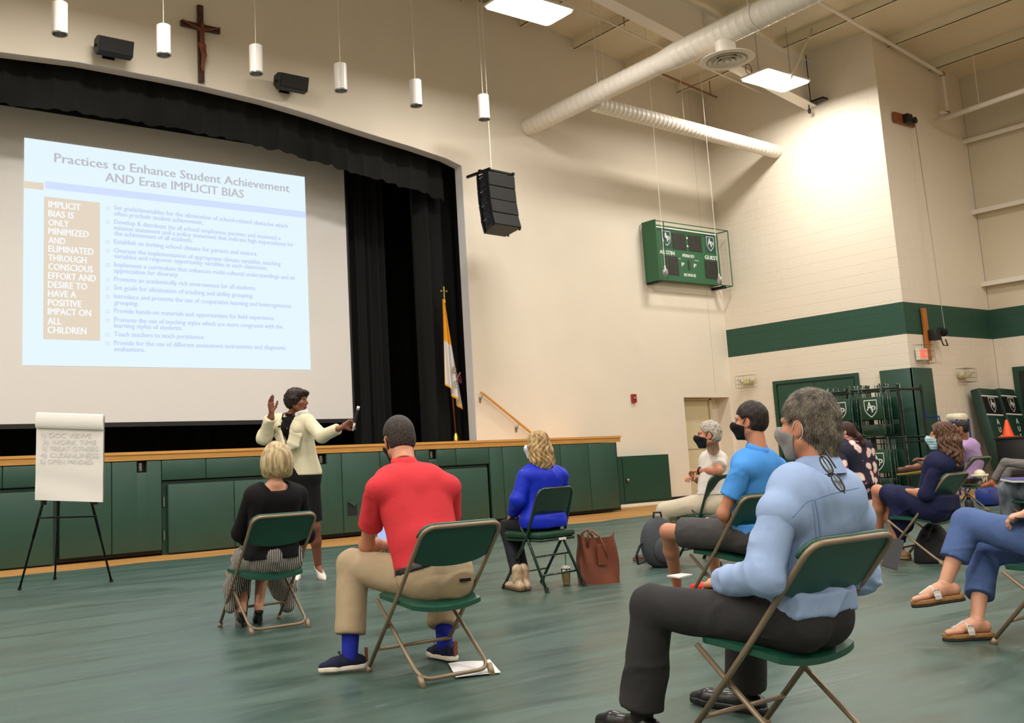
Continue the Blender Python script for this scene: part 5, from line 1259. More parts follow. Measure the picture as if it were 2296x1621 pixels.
# ================================================================== people
def person(label, base):
    t = thing('person', label, 'person', tuple(base)); t['_org'] = [float(x) for x in base]; return t
def A(p): return np.array(p, float)
def add_body(t, J, skin_m, s=.95, male=True, cell=.009, hands=None, head=None, lips=None, bare_legs=False, extra_parts=None, feet=True, girth=1.0, rest=None, lk=1.0):
    """one continuous skin: torso, arms, legs, with finer head and hands grown onto it"""
    b = Shape(.03*s); g = girth; b.rest = rest
    nk, pv = A(J['neck']), A(J['pelvis']); shc = (A(J['shL'])+A(J['shR']))/2
    ax = nz(A(J['shR'])-A(J['shL'])); hx_ = nz(A(J['hipR'])-A(J['hipL'])); ws = A(J.get('waist', nk*.35+pv*.65)); ch = nk*.68+ws*.32
    for sx in (-1, 1):
        b.ch([ch+ax*sx*.07*s, ws+nz(ax+hx_)*sx*.055*s, pv+hx_*sx*.07*s], [.088*s*g, .082*s*g, .095*s*g])
    b.rc(nk, shc, .05*s, .06*s); b.rc(ws, pv, .082*s*g, .10*s*g); b.rc(ch, ws, .085*s*g, .082*s*g)
    for sx, S_ in ((-1, 'L'), (1, 'R')): b.rc(nk, shc*.35+A(J['sh'+S_])*.65, .042*s, .048*s)
    for S_ in 'LR':
        sh, el, wr = A(J['sh'+S_]), A(J['el'+S_]), A(J['wr'+S_])
        b.rc(shc, sh, .055*s, .050*s); b.rc(sh, el, .046*s, .039*s); b.rc(el, el*.6+wr*.4, .038*s, .037*s); b.rc(el*.6+wr*.4, wr, .036*s, .025*s)
        hp, kn, an = A(J['hip'+S_]), A(J['kn'+S_]), A(J['an'+S_]); b.rc(hp, kn, .080*s*g*lk, .053*s*lk); cm = kn*.65+an*.35
        b.rc(kn, cm, .051*s*lk, .051*s*lk); b.rc(cm, an, .051*s*lk, .033*s); 
        if feet: to = A(J['to'+S_]); he = an+(an-to)*.25; he[2] = to[2]+.01; b.rc(an, he, .034*s, .028*s); b.rc(an, to*.55+an*.45, .034*s, .030*s); b.rc(to*.45+an*.55, to, .030*s, .022*s)
    V, Q = b.mesh(cell); parts = [(V, Q)]
    if head is not None:
        c, R = A(head[0]), head[1]; hs, L = head_shape(c, R, s*J.get('hs', 1), nk, male, J.get('earless', False)); parts.append(hs.mesh(.0042))
    else: L = None; R = None
    for S_, spec in (hands or {}).items():
        wr, el = A(J['wr'+S_]), A(J['el'+S_]); d = spec.get('d'); d = nz(wr-el) if d is None else nz(A(d)); side = spec.get('side', 1)
        hsh = hand_shape(wr, d, spec['n'], side, s*spec.get('s', 1), spec.get('curl', .5), spec.get('spread', 1), spec.get('out', 1)); parts.append(hsh.mesh(spec.get('cell', .0038)))
    fm = None
    mats_ = [skin_m]
    if lips is not None and L is not None:
        mats_.append(lips); ca = L(0, .088, -.061)
        fm = lambda C: ((np.linalg.norm((C-ca) @ R*np.array([1/.024, 1/.02, 1/.0115])/s, axis=1) < 1) & ((C-ca) @ R[:, 1] > -.004)).astype(int)
    body = sk('body', parts, mats_, t, fmat=fm)
    return body, L, R
def add_eyes(t, L, R, s=.95, iris=(52, 34, 22), brow=(50, 36, 28), closed=False):
    og = Vector(t['_org']); M_e = mat('eye_white', (188, 180, 172), .3); M_i = mat('iris_%d' % iris[0], iris, .15); M_b = mat('brow_%d' % brow[0], brow, .8)
    for sx in (-1, 1):
        e = MB().ball(Vector(L(sx*.031, .0680, .003))-og, .0118*s, 14); o = lpart('eye', e, M_e, t, smooth=True)
        lpart('iris', MB().ball(Vector(L(sx*.031, .0738, .003))-og, .0076*s, 12), M_i, o, smooth=True)
        br = [Vector(L(sx*(.014+.009*k), .0885-.0016*k*k-.001*k, .026+.0022*min(k, 2)-.001*max(0, k-2)))-og for k in range(5)]
        lpart('eyebrow', MB().tube(br, [.0032*s, .004*s, .004*s, .0035*s, .0018*s], 6), M_b, t, smooth=True)
def torso_cloth(J, s, wk=1.0, t_=.012, rest=None, sleeve='short', hem=None, male=True, neckcut=.015, bust=0, collar=True, girth=1.0, sleeve_len=None, flare=0, k=.035, fl_w=0):
    """shirt volume around the torso and arms"""
    b = Shape(k*s); g = girth; b.rest = rest
    nk, pv = A(J['neck']), A(J['pelvis']); shc = (A(J['shL'])+A(J['shR']))/2; ax = nz(A(J['shR'])-A(J['shL'])); hx_ = nz(A(J['hipR'])-A(J['hipL']))
    ws = A(J.get('waist', nk*.35+pv*.65)); ch = nk*.68+ws*.32; 
    for sx in (-1, 1):
        b.ch([ch+ax*sx*.075*s*g, ws+nz(ax+hx_)*sx*.060*s*g, pv+hx_*sx*.072*s*g], [(.092*g)*s+t_, (.086*g*wk)*s+t_, (.097*g+flare)*s+t_])
        b.rc(ch+ax*sx*.085*s, A(J['sh'+('L' if sx < 0 else 'R')])*.85+ch*.15, .085*s+t_, .055*s+t_)
    b.rc(nk-nz(nk-ch)*.03, shc, .052*s, .06*s+t_); b.rc(ws, pv, .084*s*g*wk+t_, .100*s*g+t_); b.rc(ch, ws, .088*s*g+t_, .084*s*g*wk+t_)
    for S_ in 'LR': b.rc(nk-nz(nk-ch)*.015, shc*.35+A(J['sh'+S_])*.65, .043*s, .047*s+t_)
    fw = nz(np.cross(V3(0, 0, 1), ax))
    if bust: 
        for sx in (-1, 1): b.el(ch+ax*sx*.075*s+fw*.085*s-V3(0, 0, .03), V3(.06, .055, .06)*s*bust, None)
    cuts = []
    for S_ in 'LR':
        sh, el, wr = A(J['sh'+S_]), A(J['el'+S_]), A(J['wr'+S_]); b.rc(shc, sh, .058*s+t_, .046*s+t_)
        b_arm = Shape(k*s)
        if sleeve == 'short': e = sh+(el-sh)*(sleeve_len or .72); b_arm.rc(sh, e+(e-sh)*.15, .047*s+t_, .050*s+t_*1.2); cuts.append((b_arm, e, el-sh))
        elif sleeve == 'long': e = el+(wr-el)*(sleeve_len or .95); b_arm.rc(sh, el, .047*s+t_, .043*s+t_); b_arm.rc(el, e+nz(wr-el)*.03, .043*s+t_, .030*s+t_); cuts.append((b_arm, e, wr-el))
    return b, cuts, nk, pv, ws, ax, fw, ch
def build_shirt(t, name, J, m, s=.95, cell=.008, hem=-.02, neck_n=None, fold=(.006, 14), seed=3, mats_=None, fmat=None, extra_cuts=(), neck_off=.0, **kw):
    b, cuts, nk, pv, ws, ax, fw, ch = torso_cloth(J, s, **kw)
    b.cut(pv+V3(0, 0, hem) if not isinstance(hem, tuple) else hem[0], V3(0, 0, -1) if not isinstance(hem, tuple) else hem[1])
    un = nz(nk-ch); b.cut(nk+un*neck_off, un if neck_n is None else neck_n, .10*s)
    for p, n in extra_cuts: b.cut(p, n)
    V, Q = b.mesh(cell); parts = []
    V = relax(V, Q, 1, .4); V = folds(V, Q, fold[0], fold[1], seed, axis=nz(nk-ws)+ax*.5*(-1)**seed, stretch=.5); parts.append((V, Q))
    for i, (a, e, d) in enumerate(cuts):
        a.cut(e, d, .16); V, Q = a.mesh(cell); V = relax(V, Q, 1, .3); V = folds(V, Q, fold[0]*.9, fold[1]*1.25, seed+i+1, axis=nz(d)+V3(.3, 0, .3), stretch=.55); parts.append((V, Q))
    sk(name, parts, mats_ or m, t, fmat=fmat)
    return parts[0]
def build_pants(t, name, J, m, s=.95, cell=.009, t_=.012, frac=(.97, .97), hemw=.052, fold=(.007, 11), seed=5, waist_z=.10, girth=1.0, knee_w=.062, cover_knee=True, mats_=None, fmat=None, rest=None, belt=None):
    pv = A(J['pelvis']); hx_ = nz(A(J['hipR'])-A(J['hipL'])); parts = []; nk = A(J['neck']); ws = A(J.get('waist', nk*.35+pv*.65))
    b = Shape(.035*s); g = girth; b.rest = rest
    for sx, S_ in ((-1, 'L'), (1, 'R')):
        hp, kn, an = A(J['hip'+S_]), A(J['kn'+S_]), A(J['an'+S_])
        b.rc(pv+hx_*sx*.07*s, ws+hx_*sx*.058*s, .098*s*g+t_, .086*s*g+t_); b.rc(pv+hx_*sx*.07*s, hp, .100*s*g+t_, .086*s*g+t_)
        if frac[0] >= 0:
            f = frac[0 if sx < 0 else 1]
            if f <= 1: e = hp+(kn-hp)*f; L_ = Shape(.02); L_.rc(hp, e+(e-hp)*.1, .086*s*g+t_, knee_w*1.2*s+t_); L_.cut(e, kn-hp, .18)
            else:
                ff = f-1; e = kn+(an-kn)*ff; L_ = Shape(.025*s); L_.rc(hp, kn, .086*s*g+t_, knee_w*s+t_*.8); L_.rc(kn, e+nz(an-kn)*.05, (knee_w-.002)*s+t_*.8, hemw*s+t_*.4); L_.cut(e, an-kn, .17)
            V, Q = L_.mesh(cell); V = folds(V, Q, fold[0], fold[1], seed+sx+3, axis=nz(kn-hp)+nz(an-kn)*.6, stretch=.6); parts.append((V, Q))
    up = nz(ws-pv); b.cut(pv+up*waist_z*s, up); V, Q = b.mesh(cell); V = folds(V, Q, fold[0]*.8, fold[1], seed); parts.insert(0, (V, Q))
    if belt is not None:
        b.cuts = []; b.p = [(q[0], q[1], q[2], q[3]+.005, q[4]+.005, q[5], q[6]) for q in b.p if q[0] == 'rc']; b.cut(pv+up*(waist_z-.003)*s, up); b.cut(pv+up*(waist_z-.040)*s, -up); sk('belt', [b.mesh(.007)], belt, t)
    return sk(name, parts, mats_ or m, t, fmat=fmat)
def shoe(t, an, to, m, s=.95, sole=None, name='shoe', heel=0.0, low=True, flat_z=None, width=1.0):
    an, to = A(an), A(to); d = to-an; d[2] = 0; d = nz(d); z0 = to[2]-.02 if flat_z is None else flat_z; he = A([an[0]-d[0]*.05, an[1]-d[1]*.05, 0]); tp = A([to[0], to[1], 0]); l = V3(-d[1], d[0], 0)
    q = Shape(.02); Z = lambda p, z: V3(p[0], p[1], z)
    q.rc(Z(he, z0+.035+heel), Z(he+d*.08, z0+.038+heel), .034*s*width, .033*s*width); q.rc(Z(he+d*.08, z0+.038+heel*.9), Z(tp-d*.05, z0+.028), .034*s*width, .036*s*width); q.rc(Z(tp-d*.05, z0+.028), Z(tp+d*.015, z0+.022), .037*s*width, .024*s*width)
    if not low: q.rc(Z(he+d*.03, z0+.04), an+(0, 0, .03), .036*s, .036*s)
    elif heel == 0: q.rc(Z(he+d*.03, z0+.04), Z(an, z0+.068), .036*s, .034*s)
    if heel == 0: q.cut(Z(he, z0+.022), V3(0, 0, -1))
    else: q.cut(Z(he, z0+.06+heel), V3(0, 0, 1)); 
    V, Q = q.mesh(.005); o = sk(name, [(V, Q)], m, t)
    sl = Shape(.01); 
    if heel == 0:
        sl.rc(Z(he, z0+.012), Z(he+d*.09, z0+.012), .038*s*width); sl.rc(Z(he+d*.09, z0+.012), Z(tp-d*.04, z0+.012), .035*s*width, .040*s*width); sl.rc(Z(tp-d*.04, z0+.012), Z(tp+d*.012, z0+.012), .040*s*width, .028*s*width)
        sl.cut(Z(he, z0+.026), V3(0, 0, 1)); sl.cut(Z(he, z0+.001), V3(0, 0, -1))
    else: sl.rc(Z(he, z0+.01+heel), Z(he-d*.004, z0+.003), .014, .006); sl.rc(Z(he, z0+heel*.9+.008), Z(he+d*.01, z0+heel*.9+.01), .024, .022)
    V, Q = sl.mesh(.004); op = sk('sole' if heel == 0 else 'heel', [(V, Q)], sole or m, o if False else t)
    return o
def mask(t, L, R, s, m, loop_m, stick=.006, low=-.118, high=-.006, fold_amp=0.0, loops=True, name='face_mask', wide=.058):
    """cloth mask: a shell standing off the lower face, with ear loops"""
    h = Shape(.022*s); st = stick
    h.el(L(0, .030, -.030), (V3(.060, .060, .080))*s+st, R); h.rc(L(0, .052, -.088), L(0, .060, -.094), .028*s+st, .022*s+st)
    h.rc(L(0, .088, .004), L(0, .104, -.026), .012*s+st, .018*s+st, k=.03*s); h.rc(L(0, .10, -.03), L(0, .070, -.09), .018*s+st, .02*s+st, k=.035*s)
    for sx in (-1, 1): h.el(L(sx*.038, .058, -.022), V3(.026, .026, .026)*s+st, R, k=.02*s); h.rc(L(sx*.046, .01, -.058), L(sx*.018, .052, -.092), .022*s+st, .02*s+st)
    h.cut(L(0, .09, high), R @ V3(0, -.35, 1)); h.cut(L(0, .05, low), R @ V3(0, 0, -1)); h.cut(L(0, .022, -.05), R @ V3(0, -1, -.15))
    V, Q = h.mesh(.0042)
    if fold_amp:
        N = vert_normals(V, Q); z = ((V-L(0, 0, 0)) @ R[:, 2])/s; V = V+N*(fold_amp*np.sign(np.sin(z*260))*.5)[:, None]
    o = sk(name, [(V, Q)], m, t)
    if loops:
        og = Vector(t['_org'])
        for sx in (-1, 1):
            P = [L(sx*.058, .030, -.020), L(sx*.072, .008, .016), L(sx*.079, -.014, .020), L(sx*.080, -.028, -.006), L(sx*.074, -.020, -.034), L(sx*.060, .020, -.072)]
            P = [Vector(p)-og for p in P]; lpart('ear_loop', MB().tube(smooth_path(P, 4), .0026*s, 6), loop_m, t, smooth=True)
    return o
def pump(t, an, to, m, s=.92, heel=.075, skin_m=None):
    """high-heeled shoe with the foot standing in it"""
    an, to = A(an), A(to); d = nz((to-an)*V3(1, 1, 0)); z0 = to[2]-.03; P = lambda x, z: V3(an[0], an[1], 0)+d*x+V3(0, 0, z0+z)
    L_ = min(max(.16, np.dot((to-an)*V3(1, 1, 0), d)), .185); f = Shape(.015); f.rc(P(-.03, heel+.032), P(.03, heel+.03), .026*s, .028*s); f.rc(an, P(-.01, heel+.05), .030*s, .028*s); f.rc(P(.0, heel+.045), P(L_-.06, .030), .028*s, .020*s); f.rc(P(L_-.06, .028), P(L_-.03, .018), .018*s, .010*s)
    sk('foot', [f.mesh(.005)], skin_m, t)
    q = Shape(.012); q.rc(P(-.032, heel+.028), P(.02, heel+.018), .033*s, .033*s); q.rc(P(.02, heel+.018), P(L_-.06, .028), .033*s, .036*s); q.rc(P(L_-.06, .028), P(L_+.012, .014), .037*s, .015*s)
    q.cut(P(-.05, heel+.040), nz(V3(0, 0, 1)+d*((heel-.015)/(L_+.0)))); sk('shoe', [q.mesh(.0045)], m, t)
    h = Shape(.008); h.rc(P(-.030, heel+.01), P(-.026, .008), .020, .007); h.cut(P(0, .001), V3(0, 0, -1)); sk('heel', [h.mesh(.004)], m, t)
def chair_rest(x, y, yaw, padded=False):
    n = V3(sin(yaw)*.777, -cos(yaw)*.777, -.63) if not padded else V3(sin(yaw)*.935, -cos(yaw)*.935, -.354); ly = -.214 if not padded else -.138
    return (V3(x-sin(yaw)*ly, y+cos(yaw)*ly, .66), n, .60 if padded else .575)
def fin(t):
    if '_org' in t: del t['_org']

# ------------------------------------------------------------------ shared materials
SK_L = skin('skin_fair', (206, 150, 122)); SK_T = skin('skin_tanned', (190, 128, 98)); SK_D = skin('skin_brown', (124, 74, 50)); SK_P = skin('skin_light', (216, 164, 138)); SK_M = skin('skin_mid_brown', (140, 92, 66))
M_loopw = mat('ear_loop_white', (222, 218, 214), .7); M_loopb = mat('ear_loop_black', (20, 20, 24), .7)
M_sole = mat('sole_white', (218, 210, 192), .6); M_bshoe = mat('black_leather', (16, 16, 18), .3)
DBG = {}
def reg(n, J): DBG[n] = J

# ================================================================== 1. man in pale blue dress shirt (nearest)
J = dict(neck=(3.100, 2.027, 0.999), shL=(2.910, 2.070, 0.844), shR=(3.300, 2.038, 0.797), elL=(2.830, 2.093, 0.649), wrL=(2.990, 2.385, 0.587), elR=(3.370, 2.092, 0.594), wrR=(3.100, 2.431, 0.589),
         waist=(3.10, 2.10, .66), pelvis=(3.10, 2.135, .485), hipL=(3.0, 2.16, .475), hipR=(3.20, 2.16, .475), knL=(2.900, 2.653, 0.485), anL=(2.880, 2.729, 0.054), toL=(2.850, 2.841, -0.088),
         knR=(3.33, 2.55, .50), anR=(3.44, 2.68, .09), toR=(3.41, 2.90, .03))
J['anL'] = (J['anL'][0], J['anL'][1], .09); J['toL'] = (J['anL'][0]-.01, J['anL'][1]+.19, .03)
reg('gray', J)
RG = chair_rest(3.102, 2.227, -.037)
t = person('gray-haired man in a pale blue dress shirt with glasses hooked on his back collar', (3.10, 2.25, 0))
R = frame(-2, 0, 0); HC = (3.100, 2.053, 1.134)
body, L, R = add_body(t, J, SK_T, .97, True, .008, hands=dict(L=dict(n=(-.3, 0, 1), side=1, curl=.75, d=(.35, 1, -.1), cell=.003), R=dict(n=(.3, -.2, 1), side=-1, curl=.85, d=(-.75, .6, -.15), cell=.003)), head=(HC, R), feet=False, lk=.84, rest=RG)
M_bshirt = cloth('pale_blue_shirt', (146, 168, 206), .8, .12, 30)
SV, SQ = build_shirt(t, 'dress_shirt', J, M_bshirt, .97, .006, hem=.02, sleeve='long', t_=.020, fold=(.016, 9), seed=4, girth=1.02, flare=.004, neck_off=-.02, rest=RG)
M_seamb = cloth('shirt_seam', (112, 138, 182), .8)
vd = (.55, .80, -.1)
stitched(t, SV, SQ, [(2.962, 2.117, 0.820), (2.976, 2.037, 0.876), (3.015, 1.944, 0.904), (3.154, 1.907, 0.920)], vd, M_seamb)
stitched(t, SV, SQ, [(2.984, 2.004, 0.887), (2.999, 2.004, 0.828), (3.015, 2.008, 0.746)], vd, M_seamb, .0022, 'pleat')
stitched(t, SV, SQ, [(2.977, 2.010, 0.885), (3.002, 2.016, 0.746)], vd, M_seamb, .0012, 'pleat')
up = nz(A(J['neck'])-A(J['waist'])); nkp = A(J['neck'])
og = Vector(t['_org'])
# collar: standing band folded outward
col = MB(); n = 36; vs = []
fwd = V3(0, 1, 0); rgt = V3(1, 0, 0)
for j, (rr, zz) in enumerate(((.062, -.030), (.060, .012), (.060, .036), (.066, .040), (.078, .022), (.092, -.022))):
    for i in range(n):
        a = 2*pi*i/n; dx_, dy_ = sin(a), cos(a); p = nkp+V3(dx_*rr*1.02, dy_*rr*1.02+.008, zz-.008-.018*max(0, dy_)*(1 if j > 1 else .5)); vs.append(Vector(p)-og)
fs = [(j*n+i, j*n+(i+1) % n, (j+1)*n+(i+1) % n, (j+1)*n+i) for j in range(5) for i in range(n)]
N = len(vs); col.add(vs, fs); lpart('collar', col, M_bshirt, t, smooth=True)
# yoke seam and centre pleat lie on the shirt back
M_seamb = cloth('shirt_seam', (112, 138, 182), .8)
M_gpants = cloth('charcoal_trousers', (46, 45, 46), .85, .15, 40)
build_pants(t, 'trousers', J, M_gpants, .97, .008, t_=.014, frac=(1.93, 1.93), hemw=.078, knee_w=.068, fold=(.013, 9), waist_z=.09, rest=RG)
shoe(t, J['anL'], J['toL'], M_bshoe, 1.0, M_bshoe); shoe(t, J['anR'], J['toR'], M_bshoe, 1.0, M_bshoe)
for S_ in 'LR': sk('sock', [Shape(.01).rc(A(J['an'+S_])+V3(0, 0, -.01), A(J['an'+S_])*.7+A(J['kn'+S_])*.3, .042, .052).mesh(.007)], mat('black_sock', (14, 14, 16), .9), t)
M_grayh = hair_mat('grey_hair', (56, 49, 42), (104, 95, 84), (60, 60, 60), .6)
hs_, ex_ = hair_short(L, R, .97, .010, .012, .074, nape=-.118)
hs_.rc(L(0, -.06, -.03), L(0, -.045, -.115), .056, .044)
V, Q = hs_.mesh(.0045, extra=ex_)
hair = sk('hair', [(V, Q)], M_grayh, t)
crown = L(.0, -.06, .11)
def flow(P):
    d = P-crown; zz = (P-L(0, 0, 0)) @ R; f = d.copy(); f[zz[:, 1] > .0] += R[:, 1]*.05
    return f
sv, sq, st3 = spikes(V, Q, 15000, .021, .0007, flow, 5, .10, jit=.07)
o = MB(); ogn = np.array(list(t['_org'])); o.add([tuple(p) for p in (sv-ogn)], [tuple(q) for q in sq]+[tuple(q) for q in st3])
M_gh2 = hair_mat('grey_hair_tips', (66, 58, 50), (140, 130, 116), (24, 24, 24), .55)
lk = link('hair_strands', o.mesh('hair_strands', M_gh2, False, fix=False), t, None, world=False, kind='stuff')
M_gmask = cloth('grey_mask', (136, 132, 130), .8)
mask(t, L, R, .97, M_gmask, M_loopw)
add_eyes(t, L, R, .97, brow=(120, 108, 96))
# reading glasses hooked on the collar at the back
gl = thing('eyeglasses', 'black-rimmed eyeglasses hooked over the back collar of the pale blue shirt', 'glasses', (3.020, 1.929, 0.971))
ogg = np.array(gl.location); M_bl_ = mat('black_frame', (14, 14, 16), .25)
ga = A((2.939, 1.913, 1.032)); gb = A((2.931, 1.840, 0.918)); gd = nz(gb-ga); gn = nz(A((0, 0, EYE))-(ga+gb)/2); gs = nz(np.cross(gd, gn)); gn = np.cross(gs, gd)
GL = (np.linalg.norm(gb-ga))
for k_ in (0, 1):
    c0_ = ga+gd*GL*(.26 if k_ == 0 else .76); P = []
    for i in range(24):
        a = 2*pi*i/24; P.append(Vector(c0_+gd*GL*.235*cos(a)+gs*.0115*math.copysign(abs(sin(a))**.8, sin(a)))-Vector(ogg))
    lpart('rim', MB().tube(P, .0028, 6, closed=True), M_bl_, gl, smooth=True)
    vs = [Vector(ogg)*0+p for p in P]; lpart('lens', MB().add(vs, [tuple(range(24))]), mat('glass_lens', (200, 206, 210), .05, trans=.85, spec=.8), gl)
lpart('bridge', MB().tube([Vector(ga+gd*GL*.47+gs*.010-ogg), Vector(ga+gd*GL*.51+gs*.014-ogg), Vector(ga+gd*GL*.55+gs*.010-ogg)], .0026, 6), M_bl_, gl)
lpart('temple', MB().tube([Vector(ga-gd*.004-gs*.008-ogg), Vector(ga-gd*.010-gs*.02-gn*.01-ogg), Vector(ga+gd*.05-gn*.03-gs*.02-ogg)], .0028, 6), M_bl_, gl)
lpart('temple', MB().tube([Vector(ga-gd*.006-ogg), Vector(gb+gd*.003-gn*.008-ogg), Vector(gb-gn*.02-ogg)], .0026, 6), M_bl_, gl)
fin(t)
# phone lying past his lap
ph = thing('phone', 'white-edged phone lying flat beyond the nearest man\'s left thigh', 'phone', (3.174, 2.749, 0.565))
p_ = [Vector((2.976, 2.636, 0.592)), Vector((2.977, 2.575, 0.589)), Vector((3.114, 2.628, 0.583)), Vector((3.159, 2.721, 0.576))]
lo_ = Vector(ph.location); zt = Vector((0, 0, .005))
lpart('case', MB().add([q-lo_ for q in p_]+[q-lo_+zt for q in p_], [(3, 2, 1, 0), (4, 5, 6, 7), (0, 1, 5, 4), (1, 2, 6, 5), (2, 3, 7, 6), (3, 0, 4, 7)]), mat('phone_white', (220, 216, 212), .3), ph)

# ================================================================== 2. man in red polo
J = dict(neck=(2.966, 4.385, 1.068), shL=(2.768, 4.348, 0.933), shR=(3.163, 4.251, 0.921), elL=(2.826, 4.567, 0.637), wrL=(3.067, 4.737, 0.609), elR=(3.266, 4.417, 0.683), wrR=(3.179, 4.782, 0.615),
         waist=(2.976, 4.239, 0.661), pelvis=(2.998, 4.193, 0.487), hipL=(2.950, 4.266, 0.464), hipR=(3.130, 4.231, 0.452), knL=(2.787, 4.649, 0.528), anL=(2.699, 4.572, 0.100), toL=(2.576, 4.608, 0.035),
         knR=(3.315, 4.587, 0.496), anR=(3.200, 4.415, 0.100), toR=(3.197, 4.527, 0.035))
reg('red', J)
t = person('man in a red polo shirt and khaki trousers leaning forward on his chair', (2.97, 4.2, 0)); og = Vector(t['_org'])
R = frame(12, -14, 4); HC = (3.007, 4.483, 1.190)
J['hs'] = 1.10
body, L, R = add_body(t, J, SK_T, .98, True, .009, hands=dict(L=dict(n=(0, 0, 1), side=1, curl=.6), R=dict(n=(0, .2, 1), side=-1, curl=.6)), head=(HC, R), feet=False, lk=.84)
M_red = cloth('red_pique', (208, 54, 62), .8, .12, 60)
build_shirt(t, 'polo_shirt', J, M_red, .98, .008, hem=(A(J['pelvis'])+V3(0, 0, .045), V3(0, -.1, -1)), sleeve='short', sleeve_len=.66, t_=.016, fold=(.011, 8), seed=8, girth=1.18, neck_off=-.012, flare=.0)
up = nz(A(J['neck'])-A(J['waist'])); c_ = A(J['neck'])+up*.0; r_ = nz(np.cross(up, V3(0, 1, 0))); f_ = np.cross(r_, -up); 
def collar_ring(t, c_, up, m, r0=.058, h=.04, og=None, spread=.018, name='collar'):
    r_ = nz(np.cross(up, V3(0, 1, 0))); f_ = np.cross(up, r_); vs = []; n = 30
    for j, (rr, zz) in enumerate(((r0, -.03), (r0-.003, h*.6), (r0-.001, h), (r0+.005, h+.002), (r0+spread*.6, h*.5), (r0+spread, -.012))):
        for i in range(n):
            a = 2*pi*i/n; vs.append(Vector(c_+r_*sin(a)*rr+f_*cos(a)*rr+up*(zz-.02*max(0, -cos(a)*(-1))))-og)
    fs = [(j*n+i, j*n+(i+1) % n, (j+1)*n+(i+1) % n, (j+1)*n+i) for j in range(5) for i in range(n)]
    lpart(name, MB().add(vs, fs), m, t, smooth=True)
collar_ring(t, A(J['neck'])-up*.012, up, M_red, .060, .035, og)
M_khaki = cloth('khaki_trousers', (168, 148, 120), .85, .15, 40)
build_pants(t, 'trousers', J, M_khaki, .98, .009, t_=.018, frac=(1.80, 1.80), hemw=.074, knee_w=.074, fold=(.014, 8), waist_z=.085, girth=1.17, belt=M_bshoe)
pvv = A(J['pelvis']); hr_ = nz(A(J['hipR'])-A(J['hipL'])); hf_ = nz(np.cross(V3(0, 0, 1), hr_))
q_ = pvv-hf_*.148+hr_*.10+V3(0, 0, -.012); lpart('pocket_tab', MB().box(-.03, .03, -.004, .004, -.008, .008, M=T(*(q_-np.array(og))) @ RZ(math.atan2(hr_[1], hr_[0]))), M_bshoe, t)
M_bsock = cloth('royal_blue_sock', (30, 42, 150), .9)
for S_ in 'LR': sk('sock', [Shape(.01).rc(A(J['an'+S_])+V3(0, 0, -.02), A(J['an'+S_])*.62+A(J['kn'+S_])*.38, .042, .050).mesh(.007)], M_bsock, t)
M_nshoe = cloth('navy_knit_shoe', (22, 26, 52), .8)
for S_ in 'LR':
    shoe(t, J['an'+S_], J['to'+S_], M_nshoe, 1.0, M_sole, width=1.05)
    a_, b_ = A(J['an'+S_]), A(J['to'+S_]); d_ = nz((b_-a_)*V3(1, 1, 0)); z_ = b_[2]-.02; hp_ = V3(a_[0], a_[1], z_)-d_*.088
    lpart('heel_tab', MB().box(-.012, .012, -.008, .004, .03, .10, M=T(*(hp_-np.array(og))) @ RZ(math.atan2(-d_[0], d_[1]))), M_lea, t)
    lp_ = V3(a_[0], a_[1], z_)+d_*.055+V3(0, 0, .078); sd = V3(-d_[1], d_[0], 0)
    lpart('lace', MB().tube([Vector(lp_+sd*.03-og), Vector(lp_+sd*.012+V3(0, 0, .018)-og), Vector(lp_-og), Vector(lp_-sd*.012+V3(0, 0, .016)-og), Vector(lp_-sd*.03-og)], .0025, 5), M_black, t)
M_dkh = hair_mat('dark_short_hair', (26, 22, 20), (70, 62, 56), (150, 150, 150), .6)
hs_, ex_ = hair_short(L, R, 1.08, .006, .003, .066, nape=-.085)
V, Q = hs_.mesh(.0045, extra=ex_); hair = sk('hair', [(V, Q)], M_dkh, t)
mask(t, L, R, 1.08, cloth('black_mask', (18, 18, 22), .8), M_loopb); add_eyes(t, L, R, 1.08)
fin(t)
pz = thing('phone', 'dark phone with lit screen in the hands of the man in the red polo', 'phone', (3.098, 4.826, 0.682))
M_scr2 = mat('phone_screen', (150, 180, 230), .3, emit=.6)
lpart('case', MB().cbox(-.036, .036, -.004, .004, -.07, .07, .003, M=RZ(-.5)), M_black, pz); lpart('screen', MB().box(-.032, .032, -.0052, -.004, -.062, .062, M=RZ(-.5)), M_scr2, pz)

# ================================================================== 3. blonde woman in black
J = dict(neck=(3.034, 6.047, 0.955), shL=(2.892, 6.107, 0.885), shR=(3.217, 6.057, 0.879), elL=(2.885, 6.301, 0.635), wrL=(3.031, 6.462, 0.541), elR=(3.333, 6.174, 0.589), wrR=(3.287, 6.415, 0.506),
         waist=(3.052, 6.132, 0.673), pelvis=(3.031, 6.129, 0.485), hipL=(2.971, 6.197, 0.469), hipR=(3.139, 6.157, 0.461), knL=(3.040, 6.599, 0.422), anL=(2.900, 6.324, 0.130), toL=(3.104, 6.849, 0.030),
         knR=(3.200, 6.588, 0.414), anR=(3.014, 6.306, 0.130), toR=(3.203, 6.793, 0.030))
reg('black', J)
t = person('blonde woman with a bob in a black top and striped skirt, seen from behind', (3.02, 6.2, 0)); og = Vector(t['_org'])
R = frame(22, 0, 0); HC = (3.053, 6.054, 1.122)
body, L, R = add_body(t, J, SK_L, .93, False, .009, hands=dict(L=dict(n=(0, 0, 1), side=1, cell=.004), R=dict(n=(0, 0, 1), side=-1, cell=.004)), head=(HC, R), feet=False, rest=chair_rest(3.015, 6.163, -.026))
M_bk = cloth('black_knit', (17, 16, 18), .9)
